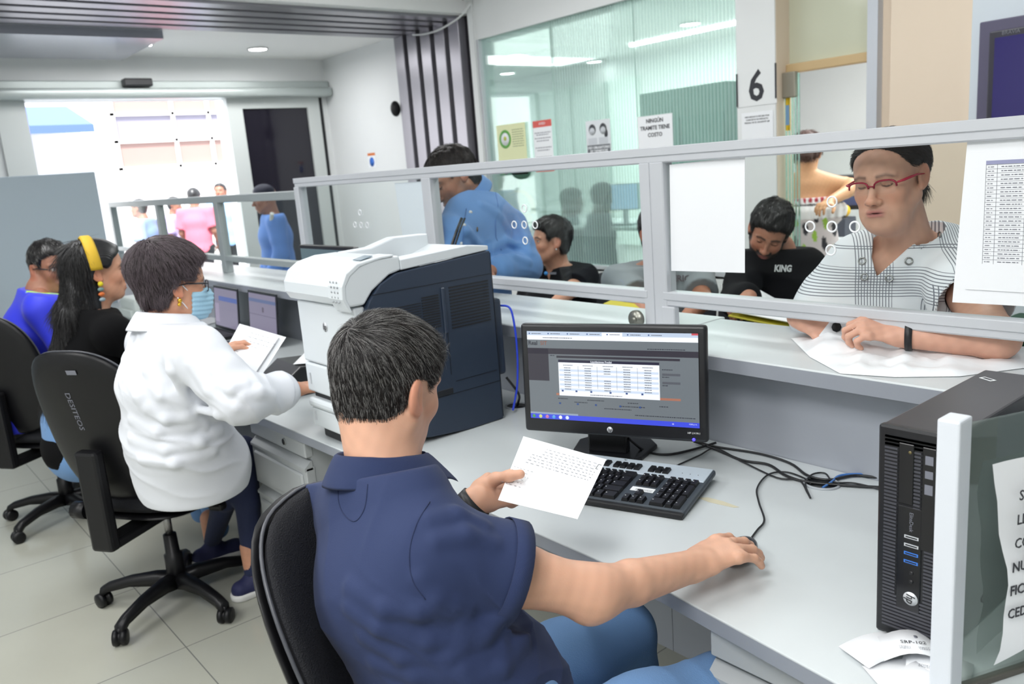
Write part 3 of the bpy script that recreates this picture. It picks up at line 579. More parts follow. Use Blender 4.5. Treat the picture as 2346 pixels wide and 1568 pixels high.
# rounded white top with the output recess
lid = [(1.083, 1.19), (1.068, 1.215), (1.068, 1.245), (1.085, 1.278), (1.12, 1.300), (1.18, 1.312), (1.26, 1.312), (1.26, 1.270), (1.22, 1.262), (1.16, 1.225), (1.13, 1.19)]
m = MB(); pp(m, lid, -2.402, -2.026); m.build('lid', M_pw, pr, bevel=.006)
m = MB(); pp(m, [(1.26, 1.27), (1.583, 1.288), (1.583, 1.302), (1.50, 1.312), (1.26, 1.300)], -2.10, -2.026); m.build('lid_rail', M_pw, pr, bevel=.003)
m = MB(); pp(m, [(1.26, 1.24), (1.583, 1.27), (1.583, 1.335), (1.45, 1.338), (1.36, 1.315), (1.26, 1.312)], -2.402, -2.35); m.build('lid_rail', M_pw, pr, bevel=.005)
m = MB(); pp(m, [(1.26, 1.27), (1.26, 1.305), (1.42, 1.245), (1.583, 1.30), (1.583, 1.25), (1.3, 1.22)], -2.352, -2.098); m.build('output_tray', M_pw, pr)
# control panel on the rounded front right
cpm = MB(); cp = [(1.082, 1.175), (1.062, 1.215), (1.064, 1.25), (1.082, 1.284), (1.12, 1.307), (1.20, 1.318), (1.24, 1.318), (1.24, 1.312), (1.19, 1.309), (1.13, 1.298), (1.095, 1.275), (1.078, 1.25), (1.075, 1.215), (1.09, 1.175)]
pp(cpm, cp, -2.105, -2.024); cpo = cpm.build('control_panel', M_pw, pr, bevel=.003)
m = MB(); Lm = T @ frame((-2.066, 1.165, 1.316), (1, 0, 0), (0, 1, .18)); m.box(-.022, .022, -.022, .018, 0, .002, Lm); m.build('display', mat('lcd_grey', (120, 138, 150), .2), cpo)
dots = MB(); Dm = T @ frame((-2.062, 1.064, 1.232), (1, 0, 0), (0, -.02, 1))
for r in range(5):
    for k in range(3): dots.lathe([(.0035, 0), (.003, .0018)], 8, Dm @ Matrix.Translation((-.02+.018*k, .03-.014*r, .001)))
dots.build('keypad', mat('key_grey', (165, 170, 175), .4), cpo)
disc_logo(fpn, T @ frame((-2.215, 1.0955, 1.115), (1, 0, 0), (0, 0, 1)), .015)
# vents, seams and grips on the navy side
SX = -2.0195
def side(mb, y0, y1, z0, z1, t=.0012): return mb.box(SX-.001, SX+t, y0, y1, z0, z1, T)
v = MB()
for k in range(14): side(v, 1.415, 1.565, 1.193-.0095*k-(0), 1.197-.0095*k)
v.build('vent', M_blk, sd)
v = MB()
for k in range(13): side(v, 1.315, 1.375, 1.178-.0078*k, 1.1815-.0078*k)
for k in range(8): side(v, 1.17, 1.31, 1.165-.0075*k, 1.167-.0075*k)
v.build('vent', M_blk, sd)
v = MB()
for a in ((1.15, 1.583, 1.2135, 1.2155), (1.395, 1.397, .93, 1.195), (1.41, 1.57, .905, .907), (1.583-.001, 1.584, .75, 1.28), (1.12, 1.583, .868, .870)): side(v, *a, .0006)
v.build('seam', mat('seam_dark', (18, 24, 34), .5), sd)
v = MB(); v.rbox(SX-.002, SX+.006, 1.385, 1.398, 1.06, 1.2, .003, 1, T); v.build('grip', M_pn, sd)
v = MB(); v.rbox(SX-.01, SX+.001, 1.20, 1.40, .868, .892, .004, 1, T); v.build('tray_grip', mat('recess_dark', (16, 20, 28), .6), sd)
m = MB(); m.rbox(-2.30, -2.035, 1.585, 1.625, .88, 1.13, .01, 2, T); m.build('rear_cover', M_pn, pr)
cable('network_cable', [(-2.06, 1.64, 1.10), (-2.03, 1.655, 1.09), (-2.02, 1.66, 1.02), (-2.025, 1.665, .93), (-2.03, 1.66, .84), (-2.04, 1.655, .79), (-2.04, 1.64, .75)], .0036, mat('bright_blue_cable', (44, 74, 220), .4), 'bright blue cable hanging down behind the large printer')
cable('power_cable', [(-2.06, 1.64, .86), (-2.04, 1.67, .80), (-2.07, 1.69, .76), (-2.09, 1.70, .742)], .004, M_cb, 'black cable from the back of the printer into the left cable hole')
# ---- paper ticket slips by the computer
for i, (px_, py_, rz, curl, lab) in enumerate(((2090, 1500, -.35, .018, 'curled queue ticket on top of the pile before the desktop computer'), (2010, 1490, .25, .006, 'queue ticket at the left end of the pile before the computer'),
        (2145, 1530, -.7, .008, 'queue ticket of the pile lying closest to the white end post'), (2070, 1545, .0, .004, 'queue ticket lying lowest of the pile near the desk edge'), (2125, 1560, .5, .012, 'bent queue ticket of the pile beside the foot of the white post'))):
    p = onz(px_, py_, .745); m = MB(); n = 8; w, l = .066, .095; z0 = .742+.0015*(4-i) if i else .750
    vs = []
    for k in range(n+1):
        t = k/n; z = curl*math.sin(math.pi*t)
        vs += [(-w/2, -l/2+l*t, z), (w/2, -l/2+l*t, z)]
    m.add(vs, [(2*k, 2*k+1, 2*k+3, 2*k+2) for k in range(n)], True)
    o = tag(m.build('queue_ticket', M_paper, loc=(p[0], p[1], z0), rot=(0, 0, rz-.6)), lab, 'ticket', 'queue tickets in front of the computer')
    o.modifiers.new('s', 'SOLIDIFY').thickness = .0003
    if i in (0, 2):
        text('SRP-102' if i == 0 else '101', .011, M_ink, o, Matrix.Translation((.004, 0, curl+.0006)) @ Matrix.Rotation(1.57, 4, 'Z'), 'ticket_number', ext=.0001)
        g = MB(); 
        for k in range(3): scribble(g, -.022, .022, 0, .0012, Matrix.Translation((.014+.003*k, 0, curl*.93+.0006)) @ Matrix.Rotation(1.57, 4, 'Z'), .3, .001, .003)
        if i == 0: g.lathe([(.004, 0), (.004, .0004)], 14, Matrix.Translation((-.014, .006, curl*.95)))
        g.build('print', M_inkl, o)
# ---- notice on the low divider
nt_ = empty('notice_sheet', tuple(GM @ Vector((.065, .20, .012))), 0, 'creased white notice in capitals taped to the low glass divider', 'notice')
NM = frame((0, 0, 0), (.30, .75, 0), (0, 0, 1))
m = MB(); nx, ny = 14, 12; vs = []
for j in range(ny+1):
    for i in range(nx+1):
        u, v_ = i/nx, j/ny; x = u*.30; z = -.17+v_*.31-.04*u*0
        if v_ < .3: z += (.3-v_)*.35*u
        x += .012*math.sin(v_*5)*(1-u)
        vs.append(NM @ Vector((x, z, .006*math.sin(6*u+4*v_)+.003*math.sin(17*v_+5*u))))
m.add(vs, [(j*(nx+1)+i, j*(nx+1)+i+1, (j+1)*(nx+1)+i+1, (j+1)*(nx+1)+i) for j in range(ny) for i in range(nx)], True)
m.build('sheet', M_paper, nt_)
for k, s in enumerate(('SEÑOR USUARIO', 'LLEGAR A LA VENTANILLA', 'CON LOS DATOS O', 'NUMERO DE MATRICULA', 'FICHA CATASTRAL Y', 'CEDULA')):
    text(s, .0215, M_ink, nt_, NM @ Matrix.Translation((.022-.002*k, .092-.036*k, .0085)), 'lettering', 'LEFT', bold=.0002, sx=.86)
# ---- paper the clerk in navy holds
TL, TR, BR, BL = (Vector(at(*p)) for p in ((1199, 1000, 1.79), (1389, 1053, 1.72), (1323, 1190, 1.52), (1141, 1146, 1.57)))
hp_ = sheet('document', [TL, TR, BR, BL], .0006, 'printed letter held in the left hand of the clerk in navy', 'document')
DM = frame((TL+TR+BR+BL)/4, TR-TL, TL-BL); g = MB(); w_, h_ = (TR-TL).length, (TL-BL).length
off = .0008 if (DM.to_3x3() @ Vector((0, 0, 1))).z > 0 else -.0014
DT = DM @ Matrix.Translation((0, 0, .0012))
for k in range(7): scribble(g, -w_*.35+(.1*w_ if k < 3 else 0), w_*.38, h_*(.36-.045*k), .0015, DT, .7, .002, .008)
for k in range(6): scribble(g, -w_*.42, -w_*.2, h_*(-.02-.05*k), .0012, DT, 1.0, .002, .006)
g.build('print', M_inkl, hp_)
g = MB()
for a in ((w_*.36, w_*.365, h_*.28, h_*.36), (w_*.36, w_*.40, h_*.355, h_*.36), (w_*.36, w_*.39, h_*.28, h_*.285)): g.box(*a, 0, .0001, DT)
g.build('pen_mark', M_ink, hp_)
# ---- laptops, second monitor, black terminal, papers on the far desk
def laptop(loc, rz, label, tilt=.16, W=.34, D=.235, ui_=0):
    o = empty('laptop', loc, rz, label, 'laptop', 'laptops on the far desk')
    m = MB(); m.rbox(-W/2, W/2, -D, 0, 0, .018, .004, 2); b = m.build('base', M_bz, o)
    m = MB(); Dm = Matrix.Translation((0, -.11, .0185))
    for r in range(5): m.box(-W*.42, W*.42, -.03+.022*r, -.012+.022*r, 0, .0015, Dm)
    m.build('keyboard', mat('laptop_keys', (34, 36, 42), .5), b)
    L_ = Matrix.Translation((0, -.002, .018)) @ Matrix.Rotation(math.pi/2-tilt, 4, 'X')
    m = MB(); m.rbox(-W/2, W/2, 0, D, -.007, 0, .003, 2, L_); lidp = m.build('lid', M_bz, o)
    m = MB(); m.box(-W/2+.014, W/2-.014, .018, D-.014, .0002, .0008, L_); s = m.build('screen', em('lap_lilac', (128, 122, 144), .8), lidp)
    for nm, c_, (u0, u1, v0, v1) in ((('header', (92, 104, 142), (0, 1, .80, .88)), ('panel_line', (84, 76, 100), (0, 1, .50, .51)), ('page_mark', (90, 80, 96), (.5, .56, .58, .70))) if ui_ else (('header', (78, 96, 160), (.2, 1, .68, .80)), ('panel_line', (150, 140, 165), (0, .2, .1, .6)))):
        m = MB(); m.box(-W/2+.014+u0*(W-.028), -W/2+.014+u1*(W-.028), .018+v0*(D-.032), .018+v1*(D-.032), .0009, .0011, L_); m.build(nm, em('lap_%s%d' % (nm, ui_), c_, .8), s)
    return o
laptop((-4.05, 1.655, .74), -.02, 'open laptop facing the clerk in white, the nearer of the two', W=.375, D=.25, tilt=.09, ui_=1)
laptop((-4.545, 1.655, .74), -.02, 'open laptop farther away, left of the nearer laptop', W=.375, D=.245, tilt=.09)
m2 = empty('monitor', (-3.17, 1.64, .74), .0, 'dark monitor standing behind the large printer', 'monitor')
m = MB(); m.rbox(-.24, .24, -.03, 0, .20, .53, .006, 2); m.build('housing', M_bz, m2)
m = MB(); m.box(-.225, .225, -.031, -.0302, .22, .515); m.build('screen', em('mon2_teal', (92, 112, 118), .75), m2)
m = MB(); m.rbox(-.03, .03, -.03, .0, .01, .25, .004); m.rbox(-.12, .12, -.10, .08, 0, .012, .004); m.build('stand', M_bz, m2)
tm = empty('desk_terminal', (-3.0, 1.36, .74), -.05, 'black boxy device on the desk beside the large printer', 'device')
m = MB(); m.prism([(-.13, 0), (.13, 0), (.13, .10), (-.05, .115), (-.13, .06)], -.12, .12, Matrix(((0, 0, 1, 0), (1, 0, 0, 0), (0, 1, 0, 0), (0, 0, 0, 1)))); m.build('body', M_bz, tm, bevel=.006)
kb2 = empty('keyboard', (-3.10, 1.20, .742), -.1, 'black keyboard under the papers held by the clerk in white', 'keyboard')
m = MB(); m.rbox(-.21, .21, -.065, .065, 0, .014, .004, 2); m.build('tray', M_bz, kb2)
for r in range(5):
    m = MB()
    for k in range(15): m.box(-.2+.0268*k, -.2+.0268*k+.022, -.055+.0225*r, -.055+.0225*r+.018, .014, .021)
    m.build('key_row', key, kb2)
def flat_sheet(p, rz, label, w=.216, l=.279, z=.7415, m=None):
    b = MB(); b.box(-w/2, w/2, -l/2, l/2, 0, .0012)
    return tag(b.build('paper_sheet', m or M_paper, loc=(p[0], p[1], z), rot=(0, 0, rz)), label, 'paper sheet')
flat_sheet(onz(468, 738, .742), .3, 'white sheet lying on the desk left of the laptops', z=.742)
flat_sheet((-2.98, 1.40), .9, 'pale sheet lying on the black device by the printer', w=.1, l=.20, z=.858)
# ---- notices on the striped glass and the pillar
def poster(name, x0, x1, z0, z1, mt, label, y=YW+.026, cat='notice'):
    o = empty(name, ((x0+x1)/2, y, (z0+z1)/2), 0, label, cat); w, h = x1-x0, z1-z0
    m = MB(); m.box(-w/2, w/2, -.001, 0, -h/2, h/2); m.build('sheet', mt, o); o['w'] = w; o['h'] = h
    return o, frame((0, -.0012, 0), (1, 0, 0), (0, 0, 1)), w, h
def rect(o, M, u0, u1, v0, v1, w, h, mt, name, z=.0004):
    m = MB(); m.box((u0-.5)*w, (u1-.5)*w, (v0-.5)*h, (v1-.5)*h, 0, z, M); return m.build(name, mt, o)
o, Mx, w, h = poster('poster', -5.30, -4.95, 1.46, 1.855, mat('poster_cream', (222, 226, 178), .5), 'cream and green poster with a round green emblem on the glass', cat='poster')
rect(o, Mx, 0, 1, 0, .12, w, h, mat('poster_green', (64, 120, 98), .5), 'hill'); m = MB(); m.lathe([(.12, 0), (.12, .0004)], 24, Mx @ Matrix.Translation((.09, -.175, 0)) @ Matrix.Diagonal((1, .5, 1, 1))); m.build('hill', MATS['poster_green'], o)
m = MB(); m.lathe([(.072, 0), (.072, .0006), (.05, .0006), (.05, 0)], 28, Mx @ Matrix.Translation((-.075, .085, .0004))); m.build('emblem_ring', mat('emblem_green', (96, 168, 70), .5), o)
m = MB(); m.lathe([(.05, 0), (.05, .0005)], 24, Mx @ Matrix.Translation((-.075, .085, .0004))); m.build('emblem', M_paper, o)
m = MB(); m.ball((0, 0, 0), (.014, .02, .001), 8, None); m = MB(); m.lathe([(.018, 0), (.018, .0003)], 16, Mx @ Matrix.Translation((-.075, .09, .001))); m.build('emblem_drop', mat('emblem_yellow', (190, 196, 70), .5), o)
g = MB()
for k in range(8): scribble(g, .015, .15, .15-.018*k, .006, Mx @ Matrix.Translation((0, 0, .0006)), .3, .006, .02)
g.build('print', mat('olive_ink', (120, 136, 92), .6), o)
for k in range(9):
    m = MB(); m.lathe([(.013+.004*(k % 3), 0), (.011, .0003)], 10, Mx @ Matrix.Translation((-.155+.03*(k % 3)+.01*(k//3), -.17+.035*(k//3), .0006+.0002*k))); m.build('flower', mat('flower_%d' % (k % 3), [(206, 214, 70), (150, 190, 70), (110, 60, 90)][k % 3], .5), o)
M_red = mat('notice_red', (214, 84, 74), .5)
o, Mx, w, h = poster('notice_sheet', -4.86, -4.65, 1.47, 1.85, M_paper, 'white notice with red bands at its top and foot on the glass')
rect(o, Mx, 0, 1, .87, 1, w, h, M_red, 'band'); rect(o, Mx, 0, 1, 0, .07, w, h, M_red, 'band')
g = MB()
for k, z in enumerate((.10, .085, .06, .04, -.01, -.03, -.08)): scribble(g, -.09+.02*(k % 2), .09-.02*(k % 2), z, .007, Mx @ Matrix.Translation((0, 0, .0006)), .3, .006, .02)
g.build('print', M_inkl, o)
text('AVISO', .026, M_paper, o, Mx @ Matrix.Translation((0, h*.435, .0006)), 'notice_heading')
o, Mx, w, h = poster('notice_sheet', -4.295, -4.06, 1.56, 1.80, mat('notice_grey', (218, 222, 226), .5), 'grey notice with two masked head icons about mandatory face masks')
rect(o, Mx, .03, .97, .02, .30, w, h, mat('band_grey', (98, 102, 108), .5), 'band')
text('USO OBLIGATORIO\nDE TAPABOCAS', .024, M_paper, o, Mx @ Matrix.Translation((0, -h*.33, .0007)), 'lettering', bold=.0006)
for sx_, hr in ((-.055, 0), (.05, 1)):
    m = MB(); m.lathe([(.034, 0), (.034, .0006)], 20, Mx @ Matrix.Translation((sx_, .058, 0)) @ Matrix.Diagonal((1, 1.1, 1, 1)))
    if hr: m.lathe([(.024, 0), (.024, .0006)], 16, Mx @ Matrix.Translation((sx_+.026, .025, 0)) @ Matrix.Diagonal((.7, 1.3, 1, 1)))
    ic = m.build('head_icon', mat('icon_dark', (62, 64, 70), .5), o)
    m = MB(); m.lathe([(.026, 0), (.026, .0006)], 20, Mx @ Matrix.Translation((sx_-.002, .046, .0007))); m.box(sx_-.045, sx_+.042, -.045, .0, .0006, .0011, Mx); m.build('face_icon', mat('icon_light', (196, 200, 206), .5), ic)
o, Mx, w, h = poster('notice_sheet', -3.81, -3.515, 1.50, 1.785, M_paper, 'white notice reading that no procedure has any cost, on the striped glass')
text('NINGÚN\nTRAMITE TIENE\nCOSTO', .036, M_ink, o, Mx @ Matrix.Translation((0, h*.22, .0006)), 'lettering', bold=.0009, space=1.25)
o, Mx, w, h = poster('number_sign', -3.0, -2.735, 1.765, 1.96, M_wall, 'big black number 6 between two black bars on the white pillar', y=YW-.012, cat='sign')
text('6', .24, M_ink, o, Mx @ Matrix.Translation((.0, .004, .0006)), 'numeral', bold=.004, sx=.92)
rect(o, Mx, .0, .028, .02, .98, w, h, M_ink, 'bar', .006); rect(o, Mx, .972, 1.0, .14, 1.12, w, h, M_ink, 'bar', .006)
o, Mx, w, h = poster('notice_sheet', -2.97, -2.76, 1.48, 1.73, M_paper, 'small white notice with three lines of print below the number 6', y=YW-.012)
text('DESCARGUE SU RECIBO POR\nCONCEPTO DE IMPUESTO\nPREDIAL EN EL SIGUIENTE QR', .0125, M_ink, o, Mx @ Matrix.Translation((0, h*.33, .0006)), 'lettering', space=1.3)
o, Mx, w, h = poster('notice_sheet', -7.30, -7.16, 1.62, 1.76, M_paper, 'tiny blue and orange notice on the white lobby wall', y=YW-.002)
rect(o, Mx, 0, 1, .82, 1, w, h, mat('orange', (214, 120, 60), .5), 'band'); m = MB(); m.lathe([(.045, 0), (.045, .0005)], 20, Mx @ Matrix.Translation((0, -.015, 0))); m.build('emblem', mat('sign_blue', (52, 110, 200), .5), o)
# ---- wall television, ceiling camera, bin, switch
tv = empty('television', (-1.1, YW-.08, 1.72), 0, 'dark-framed television on the wall at the upper right corner', 'television')
m = MB(); m.rbox(-.54, .9, -.02, .045, -.33, .285, .006); m.build('cabinet', mat('tv_cabinet', (84, 80, 104), .5), tv)
m = MB(); m.rbox(-.49, .85, -.04, -.015, -.29, .235, .006); m.build('bezel', mat('tv_bezel', (44, 42, 54), .3), tv)
m = MB(); m.box(-.465, .83, -.0415, -.0402, -.26, .205); m.build('screen', mat('tv_screen', (36, 30, 90), .12, emit=((60, 50, 120), .15)), tv)
text('BRAVIA', .022, M_inkl, tv, frame((-.40, -.042, .22), (1, 0, 0), (0, 0, 1)), 'brand_lettering')
cmr = empty('security_camera', (-5.38, 4.20, 2.86), 0, 'white dome camera with a black eye at the ceiling corner', 'camera')
m = MB(); m.ball((0, 0, 0), (.05, .05, .045), 10); m.build('housing', M_wall, cmr)
m = MB(); m.lathe([(.026, 0), (.024, .03)], 20, Matrix.Rotation(-.6, 4, 'Z') @ Matrix.Rotation(math.pi/2+.5, 4, 'X') @ Matrix.Translation((0, 0, .022))); m.build('lens', M_blk, cmr)
cable('camera_cable', [(-5.40, 4.25, 2.80), (-5.50, 4.22, 2.72), (-5.75, 4.20, 2.665), (-6.0, 4.21, 2.665), (-6.2, 4.22, 2.69)], .008, M_wall, 'white cable running from the dome camera over the slats')
bn = empty('waste_bin', (-.86, 2.85, 0), 0, 'dark green recycling bin behind the lady at the right edge', 'bin')
m = MB(); m.prism([(-.17, -.17), (.17, -.17), (.17, .17), (-.17, .17)], 0, .93); m.build('body', mat('bin_green', (28, 72, 50), .5), bn, bevel=.02)
text('♻', .08, M_white, bn, frame((.02, -.171, .86), (1, 0, 0), (0, 0, 1)), 'recycling_symbol')
sk = empty('speaker', (-6.62, YW-.06, 2.12), 0, 'small black wall speaker beside the slatted portal', 'speaker')
m = MB(); m.ball((0, 0, 0), (.035, .05, .07), 8); m.build('body', M_blk, sk)
# ---- office chairs
def pad(m, W, H, t, M, ex=2.6, bend=0.0, dome=.25, nr=6, na=40, taper=0.0, edge=0):
    """cushion: superellipse W x H in local xy, thickness t along z, bent backwards along x"""
    def P(a, r, s):
        c, sn = math.cos(a), math.sin(a)
        x = math.copysign(abs(c)**(2/ex), c)*r*W/2; y = math.copysign(abs(sn)**(2/ex), sn)*r*H/2
        x *= 1+taper*y/H
        z = s*t/2*(1-r**6)**.5*(1-dome*r*r) + bend*(x/(W/2))**2
        return M @ Vector((x, y, z))
    vs = []; fs = []
    for s in (1, -1):
        base = len(vs); vs.append(P(0, 0, s))
        for i in range(1, nr+1):
            r = math.sin(math.pi/2*i/nr)
            for k in range(na): vs.append(P(2*math.pi*k/na, min(r, .9999), s))
        for k in range(na):
            f = (base, base+1+k, base+1+(k+1) % na); fs.append(f if s > 0 else f[::-1])
        for i in range(nr-1):
            for k in range(na):
                a, b_ = base+1+i*na+k, base+1+i*na+(k+1) % na; f = (a, a+na, b_+na, b_); fs.append(f if s > 0 else f[::-1])
    o1 = 1+(nr-1)*na; o2 = len(vs)//2+1+(nr-1)*na
    for k in range(na): fs.append((o1+k, o2+k, o2+(k+1) % na, o1+(k+1) % na))
    return m.add(vs, fs, True)
M_fab = mat('chair_mesh_fabric', (22, 23, 28), .75, spec=.3, bump=('voronoi', 420, .6)); M_cpl = mat('chair_plastic', (15, 15, 18), .4, spec=.35); M_chr = mat('gas_lift_steel', (150, 150, 150), .25, .9)
def office_chair(loc, rz, label, base_rz=0.0, back_z=.80, tilt=.16, side_piping=True, dy=0.0):
    o = empty('office_chair', loc, rz, label, 'office chair', 'black office chairs behind the counter')
    m = MB(); pad(m, .47, .46, .085, Matrix.Translation((0, .02, .475)), 3.2, dome=.15); m.build('seat', M_fab, o)
    m = MB(); pad(m, .46, .44, .035, Matrix.Translation((0, .02, .43)), 3.2); m.build('seat_shell', M_cpl, o)
    BM = Matrix.Translation((0, -.235+dy, back_z)) @ Matrix.Rotation(tilt, 4, 'X') @ Matrix.Rotation(math.pi/2, 4, 'X')
    BF = BM @ Matrix.Diagonal((1, 1, -1, 1))
    m = MB(); pad(m, .445, .56, .05, BM @ Matrix.Translation((0, 0, -.012)), 2.7, bend=-.045, taper=-.14, dome=.1)
    bk = m.build('backrest', M_fab, o)
    m = MB(); pad(m, .46, .575, .032, BM @ Matrix.Translation((0, 0, .012)), 2.7, bend=-.045, taper=-.14, dome=.1); sh_ = m.build('back_shell', M_cpl, o)
    if side_piping:
        pts = []
        for k in range(61):
            a = 2*math.pi*k/60; c_, s_ = math.cos(a), math.sin(a)
            x = math.copysign(abs(c_)**(2/2.7), c_)*.226; y_ = math.copysign(abs(s_)**(2/2.7), s_)*.283; x *= 1-.14*y_/.57
            pts.append(BM @ Vector((x, y_, -.003-.045*(x/.22)**2)))
        m = MB(); m.tube(pts, .0035, 6, cap=False); m.build('piping', mat('piping_grey', (70, 72, 78), .4), bk)
    m = MB(); m.rbox(-.045, .045, -.30+dy, -.255+dy, .36, .72, .012, 2); m.rbox(-.04, .04, -.29+dy, .02, .36, .395, .008, 2); m.build('back_bracket', M_cpl, o)
    m = MB(); m.rbox(-.09, .09, -.08, .10, .375, .425, .012, 2); m.build('mechanism', M_cpl, o)
    m = MB(); m.tube([(.07, .0, .40), (.21, .02, .395)], .007, 8); m.rbox(.19, .25, .0, .04, .38, .41, .01, 2); m.build('lever', M_cpl, o)
    m = MB(); m.tube([(-.11, -.27+dy, .50), (-.055, -.27+dy, .50)], .03, 14); m.build('knob', M_cpl, o)
    m = MB(); m.tube([(0, 0, .26), (0, 0, .40)], .014, 14); m.build('gas_lift', M_chr, o)
    m = MB(); m.lathe([(.035, .08), (.033, .20), (.026, .205), (.024, .28), (.015, .285)], 20); m.build('column_cover', M_cpl, o)
    for k in range(5):
        a = base_rz+2*math.pi*k/5; R = Matrix.Rotation(a, 4, 'Z')
        m = MB(); secs = []
        for (x, z, w, h) in ((.0, .095, .03, .03), (.08, .105, .026, .024), (.18, .10, .021, .018), (.27, .08, .019, .016), (.30, .062, .02, .018), (.305, .05, .016, .01)):
            secs.append([R @ Vector((x, y_, z+zz)) for y_, zz in ((-w, -h), (-w, h*.4), (-w*.5, h), (w*.5, h), (w, h*.4), (w, -h))])
        vs = [v for s in secs for v in s]
        m.add(vs, [(i*6+j, i*6+(j+1) % 6, (i+1)*6+(j+1) % 6, (i+1)*6+j) for i in range(5) for j in range(6)]+[tuple(range(6))[::-1], tuple(range(30, 36))], True)
        lg_ = m.build('leg', M_cpl, o)
        m = MB(); ca = a+.5*((k*7) % 5)-1; Cm = Matrix.Translation(R @ Vector((.30, 0, .0285))) @ Matrix.Rotation(ca, 4, 'Z') @ Matrix.Rotation(math.pi/2, 4, 'X')
        m.lathe([(.012, -.024), (.028, -.022), (.0285, -.006), (.020, -.005), (.020, .005), (.0285, .006), (.028, .022), (.012, .024)], 20, Cm)
        m.tube([R @ Vector((.30, 0, .03)), R @ Vector((.30, 0, .065))], .008, 8); m.build('caster', M_cpl, lg_)
    return o, bk, BM
ch1, _, _ = office_chair((-1.03, .72, 0), -.92, 'black office chair with a mesh backrest under the clerk in navy', .5, .745, .34, dy=.0)
ch2, bk2, BM2 = office_chair((-3.12, .80, 0), .58, 'black office chair under the clerk in the white shirt', .20-.56, .79, .24, dy=-.02)
text('DESITEOS', .028, M_inkl, ch2, BM2 @ Matrix.Translation((-.02, .075, .0285)) @ Matrix.Rotation(-1.57, 4, 'Z') @ Matrix.Diagonal((1, 1, 1, 1)), 'back_lettering', space=1, sx=1.2)
m = MB(); m.rbox(-.02, .02, -.008, .008, .027, .029, .001, 1, BM2 @ Matrix.Translation((.03, .22, -.002))); m.build('sticker', M_inkl, ch2)
ch3, _, _ = office_chair((-4.45, .70, 0), .6, 'black office chair at the left edge, behind the long-haired woman', .9, .79, .13)
# ---- waiting room chairs
def wait_chair(loc, rz, label):
    o = empty('waiting_chair', loc, rz, label, 'waiting chair', 'black waiting chairs against the glass wall')
    m = MB(); pad(m, .46, .44, .05, Matrix.Translation((0, 0, .44)), 4); m.build('seat', mat('vinyl_black', (34, 36, 42), .4), o)
    m = MB(); pad(m, .46, .36, .035, Matrix.Translation((0, -.23, .70)) @ Matrix.Rotation(.12, 4, 'X') @ Matrix.Rotation(math.pi/2, 4, 'X'), 3.4, bend=-.03); m.build('backrest', MATS['vinyl_black'], o)
    for sx_ in (-.23, .23):
        m = MB(); m.tube([(sx_, .2, .012), (sx_, .19, .41), (sx_, -.2, .41), (sx_, -.26, .85)], .011, 8); m.build('side_frame', M_chr, o)
        m = MB(); m.tube([(sx_, -.22, .012), (sx_, -.17, .41)], .011, 8); m.build('leg', M_chr, o)
    return o
for x, y_, l in ((-3.32, 3.30, 'black waiting chair under the short-haired woman'), (-2.83, 3.30, 'empty black waiting chair beside the short-haired woman'), (-2.36, 3.30, 'black waiting chair behind the paper sheet, under the man in grey'), (-1.86, 3.32, 'black waiting chair under the bearded man')):
    wait_chair((x, y_, 0), math.pi, l)
# ================================================================ PEOPLE: implicit surfaces meshed into continuous skins
f32 = np.float32
def V3(p): return np.array(tuple(p), dtype=f32)
def unit(v): v = np.array(tuple(v), dtype=float); return v/np.linalg.norm(v)
def smin(a, b, k):
    h = np.clip(.5+.5*(b-a)/k, 0, 1); return b+(a-b)*h-k*h*(1-h)
def smax(a, b, k): return -smin(-a, -b, k)
def ell(c, r, R=None):
    c = V3(c); r = V3(r)
    def f(P):
        q = P-c
        if R is not None: q = q @ R
        k0 = np.sqrt(((q/r)**2).sum(1))+1e-9; k1 = np.sqrt(((q/(r*r))**2).sum(1))+1e-9
        return k0*(k0-1)/k1
    return f
def cap(a, b, ra, rb):
    a = V3(a); b = V3(b); ab = b-a; L = float(ab @ ab)+1e-9
    def f(P):
        t = np.clip(((P-a) @ ab)/L, 0, 1); return np.linalg.norm(P-a-t[:, None]*ab, axis=1)-(ra+(rb-ra)*t)
    return f
def ecap(a, b, r0, r1, side):
    """capsule of elliptical section: r0, r1 = (half width along side, half depth)"""
    a = V3(a); b = V3(b); ab = b-a; L2 = float(ab @ ab); ax = ab/math.sqrt(L2)
    s = V3(side); s = s-ax*(s @ ax); s /= np.linalg.norm(s); o = np.cross(ax, s)
    def f(P):
        q = P-a; t = np.clip((q @ ab)/L2, 0, 1); q = q-t[:, None]*ab
        rx = r0[0]+(r1[0]-r0[0])*t; ry = r0[1]+(r1[1]-r0[1])*t; rl = np.minimum(rx, ry)
        u, v, w = q @ s, q @ o, q @ ax
        k0 = np.sqrt((u/rx)**2+(v/ry)**2+(w/rl)**2)+1e-9; k1 = np.sqrt((u/rx**2)**2+(v/ry**2)**2+(w/rl**2)**2)+1e-9
        return k0*(k0-1)/k1
    return f
def halfsp(p, n):      # positive on the side the normal points to
    p = V3(p); n = V3(unit(n)); return lambda P: (P-p) @ n
class Sdf:
    def __init__(s): s.o = []
    def add(s, f, k=.02): s.o.append(('+', f, k)); return s
    def sub(s, f, k=.01): s.o.append(('-', f, k)); return s
    def cut(s, f, k=.003): s.o.append(('x', f, k)); return s     # keep where f < 0
    def disp(s, f): s.o.append(('d', f, 0)); return s
    def __call__(s, P):
        d = None
        for op, f, k in s.o:
            v = f(P)
            if d is None: d = v
            elif op == '+': d = smin(d, v, k)
            elif op == '-': d = smax(d, -v, k)
            elif op == 'x': d = smax(d, v, k)
            else: d = d+v
        return d
